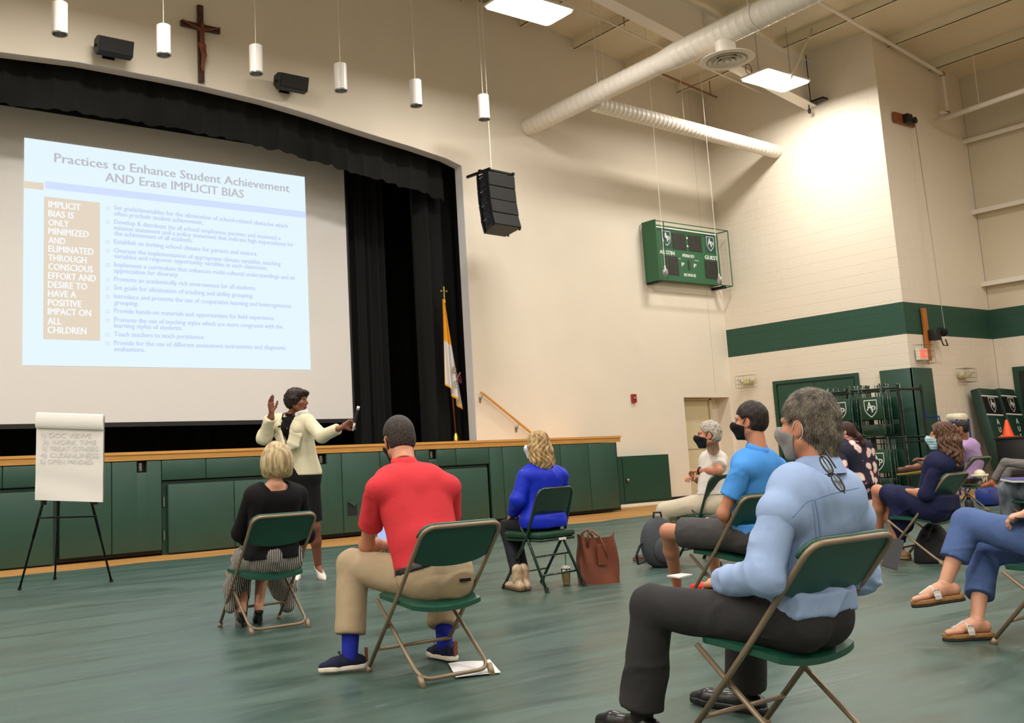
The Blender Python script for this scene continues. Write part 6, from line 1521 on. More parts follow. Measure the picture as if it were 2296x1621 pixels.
build_shirt(t, 'knit_top', J, M_bk, .93, .008, hem=-.02, sleeve='long', t_=.014, fold=(.006, 9), girth=1.14, neck_off=-.028, male=False, bust=1, seed=12, rest=chair_rest(3.015, 6.163, -.026))
def stripes(name, c1, c2, freq, dir_=(1, 0, 0), dist=1.2):
    m = bpy.data.materials.new(name); m.use_nodes = True; nt = m.node_tree; b = nt.nodes['Principled BSDF']
    tc = nt.nodes.new('ShaderNodeTexCoord'); mp = nt.nodes.new('ShaderNodeMapping'); nt.links.new(tc.outputs['Object'], mp.inputs[0]); wv = nt.nodes.new('ShaderNodeTexWave')
    wv.wave_profile = 'SIN'; wv.inputs['Scale'].default_value = freq; wv.inputs['Distortion'].default_value = dist; wv.inputs['Detail'].default_value = 1; wv.inputs['Detail Scale'].default_value = .25; mp.inputs['Rotation'].default_value = (0, 0, .6)
    nt.links.new(mp.outputs[0], wv.inputs['Vector']); cr = nt.nodes.new('ShaderNodeValToRGB'); cr.color_ramp.elements[0].position = .42; cr.color_ramp.elements[1].position = .58; cr.color_ramp.elements[0].color = lin(c1)+(1,); cr.color_ramp.elements[1].color = lin(c2)+(1,)
    nt.links.new(wv.outputs[0], cr.inputs[0]); nt.links.new(cr.outputs[0], b.inputs['Base Color']); b.inputs['Roughness'].default_value = .85; return m
M_str = stripes('striped_skirt', (30, 30, 32), (170, 164, 156), 27)
sk_ = Shape(.05); pv = A(J['pelvis'])
sk_.rc(A(J['hipL']), A(J['hipR']), .125, .125); sk_.rc(pv+V3(0, 0, .05), pv, .115, .13)
for S_ in 'LR': sk_.rc(A(J['hip'+S_]), A(J['kn'+S_]), .12, .085)
kl = A(J['knL']); kr = A(J['knR']); dl = V3(-.06, -.02, -.36)
sk_.ch([kl+V3(-.04, -.1, -.02), kl+V3(-.10, -.16, -.2), kl+V3(-.10, -.16, -.40)], [.075, .055, .04]); sk_.ch([A(J['hipL'])+V3(-.08, .06, 0), A(J['hipL'])+V3(-.13, .15, -.2), A(J['hipL'])+V3(-.15, .15, -.33)], [.07, .05, .035])
sk_.ch([kr+V3(.10, -.02, -.02), kr+V3(.16, -.04, -.2), kr+V3(.16, -.04, -.34)], [.075, .06, .05]); sk_.rc(kr+V3(.02, -.0, -.02), kr+V3(.10, .0, -.25), .06, .04)
sk_.cut(pv+V3(0, 0, .04), V3(0, 0, 1)); V, Q = sk_.mesh(.009); V = folds(V, Q, .012, 12, 21, (1.5, 1.5, .5)); sk('skirt', [(V, Q)], M_str, t)
for S_ in 'LR': pump(t, J['an'+S_], J['to'+S_], M_bshoe, .9, skin_m=SK_L)
M_blond = hair_mat('blonde_hair', (140, 118, 84), (204, 184, 144), (55, 55, 4), .42)
bob = Shape(.03); s = .93
bob.el(L(0, -.018, .030), V3(.098, .114, .104)*s, R); bob.el(L(0, -.03, -.035), V3(.118, .108, .105)*s, R, k=.06); bob.rc(L(-.06, -.03, -.06), L(-.075, -.02, -.10), .048*s, .034*s); bob.rc(L(.06, -.03, -.06), L(.075, -.02, -.10), .048*s, .034*s); bob.rc(L(0, -.06, -.06), L(0, -.055, -.12), .06*s, .034*s)
bob.cut(L(0, .055, 0), R @ V3(0, 1, -.15)); bob.cut(L(0, 0, -.140), R @ V3(0, -.15, -1))
V, Q = bob.mesh(.0045); V = relax(V, Q, 2); Nn = vert_normals(V, Q); loc_ = (V-L(0, 0, 0)) @ R; ang = np.arctan2(loc_[:, 0], loc_[:, 1]); V = V+Nn*(.0010*np.sin(ang*22+2*vnoise(V*9, 2))+.0014*vnoise(np.stack([ang*9, ang*0, loc_[:, 2]*5], 1), 4))[:, None]
sk('hair', [(V, Q)], M_blond, t)
add_eyes(t, L, R, .93)
hb_ = [Vector(L(.094*sin(a), .012, .034+.102*cos(a)))-og for a in [(-1.15+k*.23) for k in range(11)]]
lpart('glasses_on_head', MB().tube(hb_, .003, 6), mat('dark_red_frame', (90, 40, 34), .3), t, smooth=True)
fin(t)

# ================================================================== 4. woman in royal blue blouse
J = dict(neck=(5.470, 6.084, 0.975), shL=(5.300, 6.089, 0.904), shR=(5.640, 6.046, 0.887), elL=(5.240, 6.119, 0.722), wrL=(5.340, 6.319, 0.598), elR=(5.720, 6.120, 0.675), wrR=(5.500, 6.366, 0.572),
         waist=(5.47, 6.10, .70), pelvis=(5.47, 6.10, .55), hipL=(5.380, 6.098, 0.508), hipR=(5.560, 6.126, 0.501), knL=(5.360, 6.439, 0.485), anL=(5.210, 6.157, 0.120), toL=(5.260, 6.357, 0.030),
         knR=(5.560, 6.579, 0.458), anR=(5.278, 6.159, 0.120), toR=(5.331, 6.351, 0.030))
reg('blue', J)
t = person('woman with wavy blonde hair in a royal blue blouse and dark trousers', (5.47, 6.15, 0)); og = Vector(t['_org'])
R = frame(-8, 0, 0); HC = (5.460, 6.105, 1.150)
body, L, R = add_body(t, J, SK_L, .93, False, .009, hands=dict(L=dict(n=(-.3, 0, 1), side=1, cell=.004), R=dict(n=(0, 0, 1), side=-1, cell=.004)), head=(HC, R), feet=False, lk=.84, rest=chair_rest(5.471, 6.142, .1, True))
M_rb = cloth('royal_blue_satin', (22, 44, 186), .45, .15, 20)
build_shirt(t, 'blouse', J, M_rb, .93, .008, hem=-.06, sleeve='long', t_=.020, fold=(.011, 10), girth=1.14, neck_off=-.02, male=False, bust=1, seed=17, flare=.03, sleeve_len=.9, rest=chair_rest(5.471, 6.142, .1, True))
build_pants(t, 'trousers', J, cloth('black_trousers', (24, 24, 30), .85), .93, .009, t_=.010, frac=(1.88, 1.88), hemw=.045, knee_w=.056, waist_z=.03, rest=chair_rest(5.471, 6.142, .1, True))
M_snake = mat('tan_boot_leather', (178, 152, 124), .6, var=.25, vscale=28)
for S_ in 'LR': shoe(t, J['an'+S_], J['to'+S_], M_snake, .92, mat('boot_sole', (90, 70, 50), .6), low=False); a_ = A(J['an'+S_]); sk('boot_shaft', [Shape(.01).rc(a_+V3(0, 0, -.03), a_+V3(0, -.005, .05), .042, .045).mesh(.006)], M_snake, t)
M_bl2 = hair_mat('wavy_blonde_hair', (128, 98, 60), (196, 166, 118), (40, 40, 14), .45)
lg = Shape(.03); s = .93
lg.el(L(0, -.018, .034), V3(.088, .106, .094)*s, R); lg.el(L(0, -.04, -.05), V3(.105, .092, .08)*s, R); lg.ch([L(-.06, -.05, -.06), L(-.07, -.06, -.14), L(-.06, -.07, -.19)], [.055, .048, .028]); lg.ch([L(.06, -.05, -.06), L(.07, -.06, -.14), L(.07, -.07, -.18)], [.055, .048, .028]); lg.ch([L(0, -.07, -.05), L(0, -.09, -.14), L(.01, -.09, -.20)], [.06, .05, .028]); lg.rc(L(-.075, .0, -.02), L(-.08, -.01, -.12), .03, .026)
lg.cut(L(0, .045, 0), R @ V3(0, 1, -.2))
V, Q = lg.mesh(.005); Nn = vert_normals(V, Q); loc_ = (V-L(0, 0, 0)) @ R; ang = np.arctan2(loc_[:, 0], loc_[:, 1]); V = V+Nn*(.005*np.sin(ang*17+5*np.sin(loc_[:, 2]*34)+2*vnoise(V*9, 2))+.003*vnoise(V*40, 4))[:, None]
sk('hair', [(V, Q)], M_bl2, t)
mask(t, L, R, .93, cloth('white_respirator', (220, 222, 228), .8), M_loopw, stick=.014, loops=False); add_eyes(t, L, R, .93)
fin(t)

# ================================================================== 5. man in white shirt, sitting sideways
J = dict(neck=(7.815, 6.214, 1.018), shL=(7.695, 6.066, 0.933), shR=(7.977, 6.363, 0.930), elL=(7.512, 5.937, 0.848), wrL=(7.562, 6.208, 0.850), elR=(7.967, 6.501, 0.740), wrR=(7.719, 6.419, 0.778),
         waist=(7.638, 6.117, 0.720), pelvis=(7.590, 6.116, 0.566), hipL=(7.501, 6.057, 0.547), hipR=(7.683, 6.203, 0.543), knL=(7.375, 6.485, 0.483), anL=(7.34, 6.60, .10), toL=(7.26, 6.79, .03),
         knR=(7.614, 6.615, 0.482), anR=(7.60, 6.70, .10), toR=(7.54, 6.89, .03))
reg('white', J)
t = person('silver-haired man in a white shirt and black face mask, sitting sideways', (7.6, 6.3, 0)); og = Vector(t['_org'])
R = frame(-38, 0, 0); HC = (7.143, 5.717, 1.177)
body, L, R = add_body(t, J, SK_T, .97, True, .010, hands=dict(L=dict(n=(0, 0, 1), side=1, curl=.7, cell=.0045), R=dict(n=(-.3, 0, 1), side=-1, curl=.6, cell=.0045)), head=(HC, R), feet=False, lk=.84)
M_ws = cloth('white_shirt', (212, 206, 198), .85)
build_shirt(t, 'white_shirt', J, M_ws, .97, .009, hem=.07, sleeve='short', sleeve_len=.62, t_=.018, fold=(.010, 10), girth=1.20, seed=31, neck_off=-.015)
up = nz(A(J['neck'])-A(J['waist'])); collar_ring(t, A(J['neck'])-up*.01, up, M_ws, .060, .03, og)
build_pants(t, 'trousers', J, cloth('cream_trousers', (196, 184, 162), .85), .97, .010, t_=.016, frac=(1.88, 1.88), hemw=.07, knee_w=.07, waist_z=.09, girth=1.2, belt=M_bshoe)
hs_, ex_ = hair_short(L, R, .97, .012, .010, .066, nape=-.07); V, Q = hs_.mesh(.005, extra=ex_); Nn = vert_normals(V, Q); V = V+Nn*(.004*vnoise(V*60, 3))[:, None]; sk('hair', [(V, Q)], hair_mat('silver_hair', (120, 110, 98), (196, 188, 176), (120, 120, 120)), t)
mask(t, L, R, .97, cloth('navy_black_mask', (20, 24, 34), .8), M_loopb, stick=.010); add_eyes(t, L, R, .97)
w_ = A(J['wrL']); e_ = A(J['elL']); dw = nz(w_-e_); a1 = nz(np.cross(dw, V3(0, 0, 1))); a2 = np.cross(dw, a1); lpart('watch', MB().tube([Vector(w_-dw*.03+a1*.032*cos(a)+a2*.032*sin(a))-og for a in [k*pi/8 for k in range(16)]], .009, 6, closed=True), M_black, t, smooth=True)
for S_ in 'LR': shoe(t, J['an'+S_], J['to'+S_], mat('brown_shoe', (76, 48, 34), .5), .98, mat('boot_sole', (90, 70, 50), .6))
fin(t)

# ================================================================== 6. man in bright blue polo and shorts
J = dict(neck=(5.460, 3.995, 1.054), shL=(5.270, 3.983, 0.925), shR=(5.660, 3.999, 0.921), elL=(5.200, 4.102, 0.651), wrL=(5.360, 4.155, 0.537), elR=(5.740, 4.189, 0.618), wrR=(5.520, 4.247, 0.522),
         waist=(5.46, 4.06, .70), pelvis=(5.46, 4.10, .51), hipL=(5.36, 4.12, .50), hipR=(5.56, 4.12, .50), knL=(5.260, 4.617, 0.518), anL=(5.340, 4.594, 0.216), toL=(5.300, 4.635, 0.159),
         knR=(5.740, 4.659, 0.523), anR=(5.800, 4.683, 0.169), toR=(5.800, 4.754, 0.096))
reg('polo', J)
for S_ in 'LR':
    kx = A(J['kn'+S_]); J['an'+S_] = (kx[0]+.30, kx[1]+.22, .12); J['to'+S_] = (kx[0]+.28, kx[1]+.41, .03)
RP = chair_rest(5.456, 4.212, -.128)
t = person('dark-haired man in a bright blue polo, grey shorts and black face mask', (5.46, 4.25, 0)); og = Vector(t['_org'])
R = frame(-18, 0, 0); HC = (5.460, 4.031, 1.225)
body, L, R = add_body(t, J, SK_T, .98, True, .009, hands=dict(L=dict(n=(-.3, 0, 1), side=1, curl=.6, d=(.3, 1, -.1)), R=dict(n=(0, 0, 1), side=-1, curl=.6)), head=(HC, R), feet=False, rest=RP)
M_bp2 = cloth('sky_blue_polo', (74, 146, 222), .8, .12, 50)
build_shirt(t, 'polo_shirt', J, M_bp2, .98, .0075, hem=-.02, sleeve='short', sleeve_len=.62, t_=.015, fold=(.011, 9), girth=1.08, seed=41, neck_off=-.012, rest=RP)
up = nz(A(J['neck'])-A(J['waist'])); collar_ring(t, A(J['neck'])-up*.012, up, M_bp2, .060, .04, og)
build_pants(t, 'shorts', J, cloth('grey_shorts', (70, 68, 68), .8), .98, .009, t_=.020, frac=(.80, .80), knee_w=.068, waist_z=.05, rest=RP)
M_rs = mat('red_shoe', (222, 40, 30), .5)
for S_ in 'LR': shoe(t, J['an'+S_], J['to'+S_], M_rs, .98, M_rs)
hs_, ex_ = hair_short(L, R, .98, .014, .014, .086, nape=-.085); V, Q = hs_.mesh(.0045, extra=ex_); Nn = vert_normals(V, Q); V = V+Nn*(.002*vnoise(V*45, 3))[:, None]; sk('hair', [(V, Q)], hair_mat('dark_brown_hair', (22, 17, 14), (46, 35, 28), (60, 60, 20), .5), t)
mask(t, L, R, .98, cloth('black_mask', (18, 18, 22), .8), M_loopb, stick=.009); add_eyes(t, L, R, .98, brow=(24, 18, 14))
fin(t)

# ================================================================== 7. woman in floral dress
J = dict(neck=(12.174, 7.464, 1.024), shL=(11.987, 7.461, 0.931), shR=(12.448, 7.440, 0.927), elL=(11.902, 7.458, 0.715), wrL=(11.923, 7.584, 0.613), elR=(12.704, 7.526, 0.683), wrR=(12.385, 7.759, 0.605),
         waist=(12.284, 7.444, 0.699), pelvis=(12.311, 7.454, 0.535), hipL=(12.168, 7.432, 0.519), hipR=(12.446, 7.489, 0.505), knL=(12.186, 7.787, 0.520), anL=(12.453, 7.938, 0.100), toL=(12.920, 8.350, 0.030), knR=(12.536, 7.917, 0.503), anR=(12.628, 7.956, 0.100), toR=(13.099, 8.366, 0.030))
reg('floral', J)
t = person('dark-haired woman in a navy floral dress and patterned mask, in front of the chair cart', (11.6, 7.65, 0)); og = Vector(t['_org'])
R = frame(-20, -4, 0); HC = (12.109, 7.481, 1.184)
body, L, R = add_body(t, J, SK_L, 1.05, False, .012, hands=dict(L=dict(n=(0, 0, 1), side=1, cell=.006), R=dict(n=(0, 0, 1), side=-1, cell=.006)), head=(HC, R), girth=1.25)
def floral():
    m = bpy.data.materials.new('floral_print'); m.use_nodes = True; nt = m.node_tree; b = nt.nodes['Principled BSDF']
    tc = nt.nodes.new('ShaderNodeTexCoord'); n0 = nt.nodes.new('ShaderNodeTexNoise'); n0.inputs['Scale'].default_value = 9; ad = nt.nodes.new('ShaderNodeMixRGB'); ad.inputs[0].default_value = .08
    nt.links.new(tc.outputs['Object'], n0.inputs['Vector']); nt.links.new(tc.outputs['Object'], ad.inputs[1]); nt.links.new(n0.outputs[1], ad.inputs[2])
    v = nt.nodes.new('ShaderNodeTexVoronoi'); v.inputs['Scale'].default_value = 8.5; v.inputs['Randomness'].default_value = .8; nt.links.new(ad.outputs[0], v.inputs['Vector'])
    cr = nt.nodes.new('ShaderNodeValToRGB'); e = cr.color_ramp.elements; e[0].position = .0; e[0].color = lin((190, 176, 150))+(1,); e[1].position = .50; e[1].color = lin((24, 26, 48))+(1,)
    for p, c in ((.20, (224, 214, 204)), (.36, (228, 190, 182)), (.42, (196, 84, 92)), (.45, (40, 36, 60))): q = e.new(p); q.color = lin(c)+(1,)
    nt.links.new(v.outputs[0], cr.inputs[0]); nt.links.new(cr.outputs[0], b.inputs['Base Color']); b.inputs['Roughness'].default_value = .8; return m
M_fl = floral()
build_shirt(t, 'dress_top', J, M_fl, 1.05, .011, hem=-.05, sleeve='long', sleeve_len=.25, t_=.02, fold=(.008, 8), girth=1.62, seed=51, male=False, bust=1.3)
sk_ = Shape(.06); 
for S_ in 'LR': sk_.rc(A(J['hip'+S_]), A(J['kn'+S_]), .15, .10); sk_.rc(A(J['kn'+S_]), A(J['kn'+S_])*.4+A(J['an'+S_])*.6, .10, .11)
sk_.rc(A(J['hipL']), A(J['hipR']), .16); sk_.rc(A(J['pelvis']), A(J['pelvis'])-V3(0, 0, .3), .16, .14); V, Q = sk_.mesh(.012); V = folds(V, Q, .012, 9, 5); sk('dress_skirt', [(V, Q)], M_fl, t)
lg = Shape(.03); s = 1.05; lg.el(L(0, -.018, .034), V3(.084, .104, .094)*s, R); lg.el(L(0, -.05, -.01), V3(.07, .07, .06)*s, R); lg.ch([L(0, -.10, -.02), L(0, -.15, -.08), L(.01, -.17, -.17), L(.01, -.16, -.24)], [.04, .035, .03, .014]); lg.cut(L(0, .06, .05), R @ V3(0, 1, -.5))
V, Q = lg.mesh(.006); sk('hair', [(V, Q)], hair_mat('auburn_dark_hair', (36, 18, 18), (76, 44, 40), (120, 120, 20)), t)
mask(t, L, R, 1.05, mat('patterned_mask', (150, 150, 190), .8, var=.5, vscale=40), M_loopw, stick=.008, loops=False); add_eyes(t, L, R, 1.05)
for S_ in 'LR': shoe(t, J['an'+S_], J['to'+S_], M_bshoe, .95)
fin(t)

# ================================================================== 8. woman in navy dress
J = dict(neck=(8.500, 4.362, 0.899), shL=(8.340, 4.355, 0.831), shR=(8.670, 4.390, 0.818), elL=(8.270, 4.450, 0.599), wrL=(8.400, 4.680, 0.617), elR=(8.740, 4.612, 0.545), wrR=(8.580, 4.771, 0.611),
         waist=(8.5, 4.45, .68), pelvis=(8.5, 4.49, .50), hipL=(8.41, 4.50, .49), hipR=(8.60, 4.52, .49), knL=(8.500, 5.004, 0.616), anL=(8.620, 5.112, 0.150), toL=(8.660, 5.218, 0.062),
         knR=(8.620, 5.024, 0.537), anR=(8.62, 4.92, .10), toR=(8.60, 5.10, .03))
reg('navy', J)
t = person('woman with long brown hair in a navy dress and light blue surgical mask', (8.5, 4.65, 0)); og = Vector(t['_org'])
R = frame(-15, 2, 0); HC = (8.500, 4.378, 1.073)
body, L, R = add_body(t, J, SK_T, .95, False, .009, hands=dict(L=dict(n=(-.3, 0, 1), side=1, curl=.7), R=dict(n=(0, 0, 1), side=-1, curl=.6)), head=(HC, R), girth=1.05, feet=False, rest=chair_rest(8.513, 4.61, .074))
M_nv = cloth('navy_jersey', (24, 28, 62), .85)
build_shirt(t, 'dress_top', J, M_nv, .95, .009, hem=-.05, sleeve='long', sleeve_len=.16, t_=.014, fold=(.009, 9), girth=1.22, seed=61, male=False, bust=1.2, flare=.02, rest=chair_rest(8.513, 4.61, .074))
sk_ = Shape(.05); hl, kl = A(J['hipL']), A(J['knL'])
sk_.rc(A(J['hipL']), A(J['hipR']), .135); sk_.rc(hl, hl*.2+kl*.8, .13, .085); sk_.rc(A(J['hipR']), A(J['hipR'])*.2+A(J['knR'])*.8, .12, .08)
m_ = hl*.35+kl*.65; sk_.ch([m_+V3(-.02, -.04, -.03), m_+V3(-.03, -.04, -.20), m_+V3(-.01, -.02, -.38)], [.085, .085, .03]); sk_.rc(m_+V3(-.02, -.12, -.02), m_+V3(-.03, -.08, -.25), .08, .05)
sk_.cut(hl*.14+kl*.86, kl-hl); V, Q = sk_.mesh(.009); V = folds(V, Q, .012, 9, 5, (1, 1, .5)); sk('dress_skirt', [(V, Q)], M_nv, t)
lg = Shape(.03); s = .95; lg.el(L(0, -.018, .034), V3(.088, .108, .096)*s, R); lg.el(L(0, -.05, -.05), V3(.10, .085, .085)*s, R)
for a_, b_, c_ in ((-.07, -.03, .04), (.07, -.03, .04), (0, -.08, .05), (-.05, -.08, .045), (.05, -.08, .045)): lg.ch([L(a_, b_, -.05), L(a_*1.25, b_-.02, -.14), L(a_*1.2, b_-.04, -.25)], [c_+.01, c_, c_*.5])
lg.cut(L(0, .040, 0), R @ V3(0, 1, -.35))
V, Q = lg.mesh(.006); Nn = vert_normals(V, Q); loc_ = (V-L(0, 0, 0)) @ R; ang = np.arctan2(loc_[:, 0], loc_[:, 1]); V = V+Nn*(.006*np.sin(ang*15+4*np.sin(loc_[:, 2]*40))+.004*vnoise(V*50, 4))[:, None]
sk('hair', [(V, Q)], hair_mat('brown_wavy_hair', (48, 30, 20), (112, 78, 56), (80, 80, 30)), t)
mask(t, L, R, .95, cloth('surgical_mask', (168, 204, 214), .8), M_loopw, stick=.012, fold_amp=.002); add_eyes(t, L, R, .95)
M_tsh = mat('tan_sandal', (150, 118, 78), .6)
for S_ in 'LR': shoe(t, J['an'+S_], J['to'+S_], M_tsh, .9, M_tsh)
fin(t)

# ================================================================== 9. man in lavender shirt
J = dict(neck=(14.031, 6.929, 1.012), shL=(13.901, 6.913, 0.911), shR=(14.314, 6.936, 0.912), elL=(13.615, 7.019, 0.719), wrL=(13.483, 7.224, 0.765), elR=(14.396, 7.217, 0.731), wrR=(13.877, 7.317, 0.790),
         waist=(14.188, 6.936, 0.701), pelvis=(14.155, 6.991, 0.514), hipL=(14.062, 6.994, 0.506), hipR=(14.270, 7.001, 0.497), knL=(13.974, 7.270, 0.674), anL=(13.607, 7.401, 0.667), toL=(13.315, 7.482, 0.644), knR=(14.05, 7.42, .48), anR=(14.02, 7.48, .10), toR=(13.98, 7.68, .03))
reg('lav', J)
t = person('short-haired man in a lavender shirt behind the woman in the navy dress', (13.0, 7.0, 0)); og = Vector(t['_org'])
R = frame(-25, 0, 0); HC = (13.984, 6.935, 1.166)
body, L, R = add_body(t, J, SK_M, .97, True, .012, hands=dict(L=dict(n=(0, 0, 1), side=1, cell=.006), R=dict(n=(0, 0, 1), side=-1, cell=.006)), head=(HC, R))
M_lv = cloth('lavender_shirt', (176, 144, 190), .8); build_shirt(t, 'lavender_shirt', J, M_lv, .97, .011, hem=-.04, sleeve='short', sleeve_len=.7, t_=.018, fold=(.009, 9), girth=1.1, seed=71)
build_pants(t, 'trousers', J, cloth('taupe_trousers', (88, 74, 66), .85), .97, .012, frac=(1.9, 1.9), hemw=.06)
hs_, ex_ = hair_short(L, R, .97, .006, .004, .066, nape=-.07); V, Q = hs_.mesh(.006, extra=ex_); sk('hair', [(V, Q)], hair_mat('black_hair', (14, 12, 12), (40, 34, 30), (150, 150, 150)), t)
mask(t, L, R, .97, cloth('black_mask', (18, 18, 22), .8), M_loopb, loops=False); add_eyes(t, L, R, .97)
M_ys = mat('gum_sole', (170, 146, 72), .6); M_br = mat('brown_shoe', (76, 48, 34), .5)
an, to = A(J['anL']), A(J['toL']); d_ = nz(to-an); lpart_o = Shape(.01); lpart_o.rc(an-V3(0, 0, .03), to-V3(0, 0, .012), .045, .04); sk('shoe', [lpart_o.mesh(.007)], M_br, t)
so = Shape(.008); so.rc(an-d_*.05-V3(0, 0, .065), to+d_*.02-V3(0, 0, .045), .042, .042); so.cut(an-V3(0, 0, .058), V3(0, 0, 1)+d_*.08); sk('shoe_sole', [so.mesh(.006)], M_ys, t)
shoe(t, J['anR'], J['toR'], M_br, .97, M_ys)
fin(t)

# ================================================================== 10. person in grey leggings at the far right
J = dict(neck=(17.291, 7.280, 0.943), shL=(17.044, 7.221, 0.842), shR=(17.654, 7.296, 0.827), elL=(16.996, 7.295, 0.602), wrL=(17.042, 7.514, 0.570), elR=(17.728, 7.410, 0.577), wrR=(17.430, 7.618, 0.557),
         waist=(17.303, 7.320, 0.662), pelvis=(17.279, 7.360, 0.522), hipL=(17.139, 7.333, 0.521), hipR=(17.476, 7.413, 0.494), knL=(16.985, 7.791, 0.607), anL=(16.926, 8.009, 0.284), toL=(16.879, 8.175, 0.216), knR=(17.266, 7.867, 0.468), anR=(16.830, 7.946, 0.090), toR=(16.982, 8.177, 0.030))
reg('grayjeans', J)
t = person('person in grey leggings sitting with crossed legs and bare feet at the right edge', (17.2, 7.4, 0))
R = frame(-20); HC = (17.253, 7.269, 1.155)
body, L, R = add_body(t, J, skin('skin_reddish', (168, 98, 74)), .97, False, .013, head=(HC, R), hands=dict(L=dict(n=(0, 0, 1), side=1, cell=.007), R=dict(n=(0, 0, 1), side=-1, cell=.007)))
build_shirt(t, 'top', J, M_ws, .97, .013, hem=-.04, sleeve='short'); build_pants(t, 'leggings', J, cloth('grey_leggings', (118, 114, 112), .85), .97, .012, frac=(1.85, 1.85), hemw=.042, t_=.006)
hs_, ex_ = hair_short(L, R, .97, .012); sk('hair', [hs_.mesh(.007, extra=ex_)], hair_mat('dark_brown_hair2', (24, 18, 14), (66, 50, 38)), t); add_eyes(t, L, R, .97)
fin(t)

# ================================================================== 11. person in patterned trousers with papers
J = dict(neck=(10.771, 4.517, 0.972), shL=(10.498, 4.473, 0.891), shR=(11.079, 4.568, 0.876), elL=(10.490, 4.518, 0.657), wrL=(10.621, 4.681, 0.609), elR=(11.212, 4.641, 0.625), wrR=(10.896, 4.740, 0.596),
         waist=(10.802, 4.548, 0.665), pelvis=(10.791, 4.586, 0.491), hipL=(10.644, 4.566, 0.477), hipR=(10.910, 4.631, 0.462), knL=(10.684, 4.902, 0.497), anL=(10.655, 4.913, 0.100), toL=(10.894, 5.106, 0.030), knR=(10.950, 4.969, 0.473), anR=(10.777, 4.896, 0.100), toR=(11.115, 5.128, 0.030))
reg('camo', J)
t = person('person in faded blue-grey patterned trousers holding white papers on the lap at the right edge', (9.95, 4.4, 0))
R = frame(-10); HC = (10.745, 4.505, 1.148)
body, L, R = add_body(t, J, SK_L, .97, False, .011, head=(HC, R), hands=dict(L=dict(n=(0, 0, 1), side=1, cell=.006), R=dict(n=(0, 0, 1), side=-1, cell=.006)))
build_shirt(t, 'top', J, M_nv, .97, .012, hem=-.04, sleeve='short')
M_camo = mat('tie_dye_denim', (96, 102, 112), .85, var=.75, vscale=9, stretch=(1, 1, .5)); build_pants(t, 'trousers', J, M_camo, .97, .010, frac=(1.9, 1.9), hemw=.075, knee_w=.078, t_=.02, fold=(.012, 9))
hs_, ex_ = hair_short(L, R, .97, .012); sk('hair', [hs_.mesh(.007, extra=ex_)], hair_mat('dark_brown_hair3', (24, 18, 14), (66, 50, 38)), t); add_eyes(t, L, R, .97)
for S_ in 'LR': shoe(t, J['an'+S_], J['to'+S_], M_bshoe, .95)
fin(t)
pb = thing('paper_stack', 'white papers with a blue cover on the lap at the right edge', 'papers', (10.585, 4.770, 0.594))
q = [Vector((10.609, 4.935, 0.603)), Vector((10.278, 4.674, 0.596)), Vector((10.604, 4.576, 0.579)), Vector((10.969, 4.813, 0.594))]; lo_ = Vector(pb.location)
lpart('papers', MB().add([p-lo_ for p in q]+[p-lo_+Vector((0, 0, .02)) for p in q], [(3, 2, 1, 0), (4, 5, 6, 7), (0, 1, 5, 4), (1, 2, 6, 5), (2, 3, 7, 6), (3, 0, 4, 7)]), mat('copy_paper', (222, 222, 222), .7), pb)
lpart('cover', MB().add([p-lo_+Vector((0, 0, .021)) for p in q]+[p-lo_+Vector((0, 0, .026)) for p in q], [(3, 2, 1, 0), (4, 5, 6, 7), (0, 1, 5, 4), (1, 2, 6, 5), (2, 3, 7, 6), (3, 0, 4, 7)]), mat('violet_blue_card', (70, 62, 140), .5), pb)

# ================================================================== 12. woman in blue trousers and sandals
J = dict(neck=(5.607, 2.168, 1.027), shL=(5.367, 2.161, 0.958), shR=(5.896, 2.168, 0.940), elL=(5.379, 2.254, 0.722), wrL=(5.460, 2.427, 0.670), elR=(6.082, 2.270, 0.678), wrR=(5.780, 2.482, 0.647),
         waist=(5.620, 2.214, 0.707), pelvis=(5.657, 2.282, 0.515), hipL=(5.527, 2.312, 0.503), hipR=(5.858, 2.332, 0.496), knL=(5.564, 2.784, 0.604), anL=(5.402, 2.863, 0.289), toL=(5.257, 3.013, 0.209),
         knR=(5.753, 2.805, 0.437), anR=(5.481, 2.759, 0.100), toR=(5.333, 2.858, 0.035))
reg('bluepants', J)
t = person('woman in cropped blue trousers and white-strapped sandals with legs crossed, cut by the frame edge', (5.9, 2.5, 0)); og = Vector(t['_org'])
R = frame(-5); HC = (5.637, 2.176, 1.218)
body, L, R = add_body(t, J, SK_L, .95, False, .008, head=(HC, R), hands=dict(L=dict(n=(-.2, 0, 1), side=1, curl=.7, d=(-.2, 1, -.3)), R=dict(n=(0, 0, 1), side=-1, curl=.7)), feet=False)
build_shirt(t, 'top', J, M_nv, .95, .011, hem=-.04, sleeve='short', girth=1.1)
M_den = cloth('chambray_trousers', (76, 98, 146), .85, .2, 30); build_pants(t, 'cropped_trousers', J, M_den, .95, .008, frac=(1.60, 1.66), hemw=.066, knee_w=.068, t_=.018, fold=(.011, 8), girth=1.08)
hs_, ex_ = hair_short(L, R, .95, .012); sk('hair', [hs_.mesh(.007, extra=ex_)], hair_mat('dark_brown_hair4', (60, 44, 34), (110, 84, 60)), t); add_eyes(t, L, R, .95)
M_cork = mat('cork', (150, 108, 62), .8, var=.2, vscale=90); M_strap = mat('white_strap', (196, 190, 184), .5); M_bsole = mat('dark_rubber', (34, 28, 24), .8)
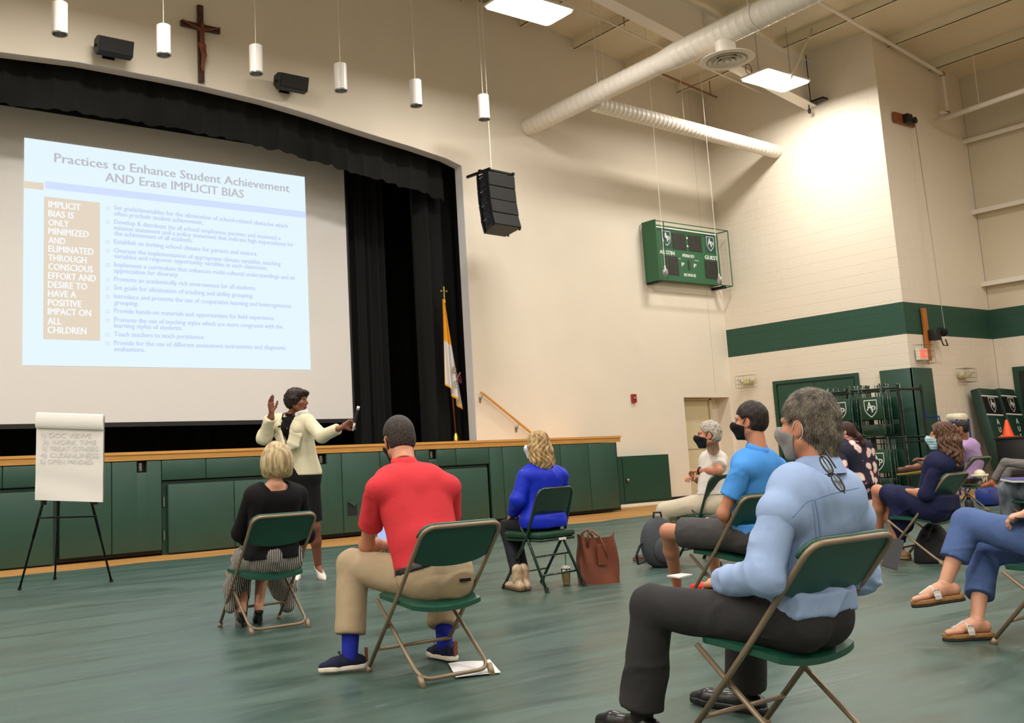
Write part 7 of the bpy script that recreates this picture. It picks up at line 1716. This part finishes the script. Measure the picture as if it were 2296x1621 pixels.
def sandal(t, an, to, level):
    """foot with toes on a contoured cork sole with T-strap"""
    an, to = A(an), A(to); d = to-an
    if level: d[2] = 0
    d = nz(d*V3(1, 1, .35)); l = nz(np.cross(V3(0, 0, 1), d)); u = np.cross(d, l); base = an-u*.085-d*.06
    P = lambda x, y, z: base+d*x+l*y+u*z
    f = Shape(.015); f.rc(P(.02, 0, .055), P(.10, 0, .060), .032, .034); f.rc(P(.06, 0, .08), an, .036, .034); f.rc(P(.10, 0, .062), P(.175, .012, .048), .034, .022); f.rc(P(.10, 0, .05), P(.17, -.022, .044), .03, .018)
    for i, (yy, xx, rr) in enumerate(((.030, .235, .0125), (.010, .232, .0095), (-.006, .224, .0088), (-.020, .213, .008), (-.034, .200, .0075))): f.rc(P(.165, yy*.9, .042), P(xx, yy, .036), rr+.002, rr, k=.005)
    foot = sk('foot', [f.mesh(.0045)], SK_L, t)
    c = Shape(.012); c.rc(P(.015, 0, .016), P(.09, 0, .016), .036, .032); c.rc(P(.09, 0, .016), P(.18, 0, .016), .032, .047); c.rc(P(.18, 0, .016), P(.215, .004, .016), .047, .036); c.cut(P(0, 0, .027), u); c.cut(P(0, 0, .004), -u)
    sk('cork_footbed', [c.mesh(.004)], M_cork, t)
    c = Shape(.012); c.rc(P(.015, 0, .0), P(.09, 0, .0), .037, .033); c.rc(P(.09, 0, .0), P(.18, 0, .0), .033, .048); c.rc(P(.18, 0, .0), P(.215, .004, .0), .048, .037); c.cut(P(0, 0, .004), u); c.cut(P(0, 0, -.010), -u)
    sk('rubber_sole', [c.mesh(.004)], M_bsole, t)
    b = Shape(.006)
    for k in range(10):
        a0, a1 = pi*k/10, pi*(k+1)/10
        for dx_ in (0, .012, .024): b.rc(P(.105+dx_, .043*cos(a0), .022+.062*sin(a0)), P(.105+dx_, .043*cos(a1), .022+.062*sin(a1)), .0055)
    for dx_ in (0, .5, 1): b.rc(P(.135, .006*(dx_-.5), .082), P(.195, .018, .056), .006)
    b.rc(P(.195, .018, .056), P(.205, .018, .030), .006); sk('strap', [b.mesh(.004)], M_strap, t)
    lpart('buckle', MB().tube([Vector(P(.108+dx, .036+dz*.2, .05+dz)-np.array(og)) for dx, dz in ((0, 0), (.022, 0), (.022, .02), (0, .02))], .0025, 6, closed=True), M_steel, t)
sandal(t, J['anL'], J['toL'], False); sandal(t, J['anR'], J['toR'], True)
fin(t)
pz = thing('phone', 'black phone held on the knee of the woman in blue trousers', 'phone', (5.458, 2.457, 0.647)); 
lpart('case', MB().cbox(-.07, .07, -.037, .037, -.005, .005, .003, M=RZ(.6)), M_black, pz); lpart('screen', MB().box(-.062, .062, -.032, .032, .005, .0062, M=RZ(.6)), mat('phone_glass', (150, 156, 150), .1), pz)

# ================================================================== 13. the speaker
J = dict(neck=(4.359, 8.295, 1.542), shR=(4.266, 8.439, 1.501), shL=(4.445, 8.148, 1.481), elR=(4.120, 8.419, 1.343), wrR=(4.115, 8.236, 1.570), elL=(4.473, 7.935, 1.329), wrL=(4.544, 7.678, 1.400),
         waist=(4.425, 8.303, 1.229), pelvis=(4.465, 8.339, 1.002), hipR=(4.436, 8.413, 0.971), hipL=(4.502, 8.269, 0.974), knR=(4.468, 8.326, 0.494), anR=(4.497, 8.550, 0.067), toR=(4.112, 7.842, 0.030),
         knL=(4.538, 8.252, 0.500), anL=(4.635, 8.376, 0.106), toL=(4.534, 7.919, 0.030))
reg('speaker', J)
t = person('woman speaking in a cream jacket and black skirt, arms spread, holding a clicker', (4.55, 8.35, 0)); og = Vector(t['_org'])
R = frame(148, -2, 0); HC = (4.386, 8.229, 1.676)
LIP = mat('lips', (112, 48, 44), .4)
body, L, R = add_body(t, J, SK_D, .99, False, .008, hands=dict(R=dict(n=(-.35, .8, .15), side=-1, d=(-.10, -.05, 1), curl=[.12, .15, .2, .25], spread=1.3), L=dict(n=(.2, .9, .3), side=-1, d=(.85, -.2, .35), curl=1.0)), head=(HC, R), lips=LIP, feet=False)
M_crm = cloth('cream_jacket', (222, 213, 184), .8, .12, 20)
bu = nz(A(J['neck'])-A(J['waist'])); fwj = nz(np.cross(V3(0, 0, 1), A(J['shR'])-A(J['shL']))) ; fwj = -fwj if fwj[1] > 0 else fwj
M_blk = cloth('black_blouse', (14, 14, 16), .9)
build_shirt(t, 'blouse', J, M_blk, .99, .009, hem=-.03, sleeve='short', sleeve_len=.3, t_=.010, fold=(.003, 9), girth=.84, male=False, bust=.8, seed=80, neck_off=.005)
def jmat(C):
    """open front: a long V showing the black blouse"""
    n0 = A(J['neck'])-fwj*0; d = C-(A(J['neck'])*.5+A(J['waist'])*.5); ax = nz(A(J['shL'])-A(J['shR'])); x = (C-A(J['neck'])) @ ax; y = d @ fwj; z = A(J['neck'])[2]-C[:, 2]
    return ((y > .02) & ((np.abs(x-.005) < .070*(1-z/.36)) | ((z > .47) & (np.abs(x-.03) < (z-.47)*.7)))).astype(int)
build_shirt(t, 'jacket', J, M_crm, .99, .0065, hem=-.02, sleeve='long', sleeve_len=.78, t_=.018, fold=(.014, 10), wk=.84, girth=1.06, male=False, bust=1.15, seed=83, flare=.01, neck_off=-.018, mats_=[M_crm, M_blk], fmat=jmat)
# draped lapels
axj = nz(A(J['shL'])-A(J['shR'])); nkj = A(J['neck'])
def jp(x, y, z): return Vector(nkj+axj*x+fwj*y+V3(0, 0, z))-og
for sg in (-1, 1):
    lp_ = Shape(.02); JP = lambda x, y, z: nkj+axj*x+fwj*y+V3(0, 0, z)
    for k_ in range(7):
        o_ = .012*k_; lp_.ch([JP(sg*(.050+o_*.5), .022-.006*k_, .012-.006*k_), JP(sg*(.066+o_), .088-.007*k_, -.06-.006*k_), JP(sg*(.055+o_*1.15), .124-.007*k_, -.15-.007*k_), JP(sg*(.024+o_*1.1)+.008, .138-.007*k_, -.25-.006*k_), JP(sg*(.004+o_*.6)+.008, .140-.006*k_, -.33+.004*k_)], [.0105]*5, k=.02)
    V, Q = lp_.mesh(.0055); V = relax(V, Q, 2); sk('lapel', [(V, Q)], M_crm, t)
upj = nz(A(J['neck'])-A(J['waist'])); collar_ring(t, nkj-upj*.012, upj, M_blk, .056, .050, og, .010, 'blouse_collar'); collar_ring(t, nkj-upj*.020-fwj*.012, upj, M_crm, .078, .030, og, .030, 'jacket_collar')
sk_ = Shape(.04); sk_.rc(A(J['hipL']), A(J['hipR']), .120); sk_.rc(A(J['pelvis'])+V3(0, 0, .08), A(J['pelvis']), .11, .13)
for S_ in 'LR': sk_.rc(A(J['hip'+S_]), A(J['kn'+S_])+V3(0, 0, -.02), .105, .078)
md = (A(J['knL'])+A(J['knR']))/2; sk_.rc(A(J['pelvis']), md, .11, .09); sk_.cut(md+V3(0, 0, .055), V3(0, 0, -1)); V, Q = sk_.mesh(.008); V = folds(V, Q, .004, 10, 9, (1, 1, .3)); sk('skirt', [(V, Q)], cloth('black_skirt', (20, 19, 20), .85), t)
M_wp = mat('white_pump', (222, 216, 206), .35)
for S_ in 'LR': pump(t, J['an'+S_], J['to'+S_], M_wp, .95, skin_m=SK_D)
hr2 = Shape(.03); s = .99; hr2.el(L(0, -.022, .036), V3(.096, .112, .098)*s, R); hr2.el(L(0, -.055, .0), V3(.092, .078, .082)*s, R); hr2.rc(L(-.078, .0, .01), L(-.080, -.01, -.03), .026, .016); hr2.rc(L(.078, .0, .01), L(.080, -.01, -.03), .026, .016); hr2.rc(L(-.05, .07, .075), L(.05, .072, .072), .028, .028)
hr2.cut(L(0, .082, .05), R @ V3(0, 1, -.5)); hr2.cut(L(0, -.06, -.078), R @ V3(0, -.2, -1)); hr2.cut(L(0, .06, -.0), R @ V3(0, 1, -1.1))
V, Q = hr2.mesh(.005); Nn = vert_normals(V, Q); V = V+Nn*(.004*vnoise(V*70, 3)+.004*vnoise(V*25, 8))[:, None]; sk('hair', [(V, Q)], hair_mat('dark_auburn_hair', (18, 12, 11), (48, 30, 26), (60, 60, 30), .55), t)
add_eyes(t, L, R, .99, brow=(30, 20, 16))
mask(t, (lambda x, y, z: L(x*.92, y*.84-.004, z-.082)), R, .99, mat('white_mask_cloth', (226, 224, 222), .8), M_loopw, stick=.006, loops=False, high=-.012)
lpart('earring', MB().ball(Vector(L(-.080, .0, -.045))-og, .008, 8).ball(Vector(L(.080, .0, -.045))-og, .008, 8), M_steel, t)
lpart('necklace', MB().ball(jp(.005, .105, -.12), .007, 8).tube([jp(-.04, .04, -.03), jp(.005, .104, -.115), jp(.05, .04, -.03)], .0015, 5), M_steel, t)
lpart('lapel_microphone', MB().tube([jp(-.05, .14, -.10), jp(-.09, .12, -.115)], .009, 8), M_black, t)
fin(t)
ck = thing('clicker', 'slim black and silver remote held upright in the speaking woman\'s hand', 'remote', (4.593, 7.537, 1.460))
a_ = Vector((4.580, 7.563, 1.358)); b_ = Vector((4.612, 7.506, 1.561)); lo_ = Vector(ck.location)
lpart('body', MB().tube([a_.lerp(b_, .35)-lo_, b_-lo_], .013, 10), M_black, ck, smooth='auto'); lpart('tail', MB().tube([a_-lo_, a_.lerp(b_, .4)-lo_], .009, 10), mat('remote_silver', (214, 214, 216), .3, .3), ck, smooth=True); lpart('tip', MB().tube([a_.lerp(b_, .9)-lo_, b_.lerp(a_, -.06)-lo_], .0135, 10), mat('remote_silver', (214, 214, 216), .3, .3), ck, smooth=True)

# ================================================================== high-bay ceiling lamps
def high_bay(x, y, z, label):
    t = thing('high_bay_light', label, 'ceiling light', (x, y, z), 0, 'high-bay lights in rows under the roof')
    lpart('housing', MB().cbox(-.66, .66, -.31, .31, .01, .055, .012).cbox(-.12, .12, -.1, .1, .055, .13, .01), M_white, t)
    lens = mat('lamp_lens', (255, 250, 235), .4, emit=6.0)
    mb = MB(); n = 8; poly = []
    for cx_, cy_, a0 in ((.58, .23, 0), (-.58, .23, 90), (-.58, -.23, 180), (.58, -.23, 270)):
        for k in range(5): a = radians(a0+k*22.5); poly.append((cx_+.07*cos(a), cy_+.07*sin(a)))
    mb.prism(poly, -.012, .012, 'z'); lpart('lens', mb, lens, t)
    zr = roofz(x)-z
    lpart('hanger', MB().tube([(-.5, 0, .05), (-.5, 0, zr)], .005).tube([(.5, 0, .05), (.5, 0, zr)], .005), M_steel, t)
    lpart('cable', MB().tube([(-.66+.1*cos(a)*.9, .1, .14+.1*sin(a)) for a in [k*pi/8 for k in range(17)]], .006), M_blackm, t)
    ld = bpy.data.lights.new('lamp', 'AREA'); ld.shape = 'RECTANGLE'; ld.size = 1.2; ld.size_y = .54; ld.energy = LAMP_W; ld.color = LAMP_COL; ld.spread = radians(176)
    lo = bpy.data.objects.new('lamp', ld); COL.objects.link(lo); lo.parent = t; lo.location = (0, 0, -.03)
    return t
names = {}
for iy, y in enumerate((10.55, 5.2, 0.0, -5.5)):
    for ix, x in enumerate((16.02, 9.85, 4.0, -2.0, -7.0)):
        where = ['nearest the side wall', 'second from the side wall', 'third from the side wall', 'fourth from the side wall', 'farthest from the side wall'][ix]
        row = ['in the row along the stage wall', 'in the second row from the stage', 'in the third row from the stage', 'in the row farthest from the stage'][iy]
        high_bay(x, y, 7.86, 'bright white high-bay lamp %s, %s' % (where, row))
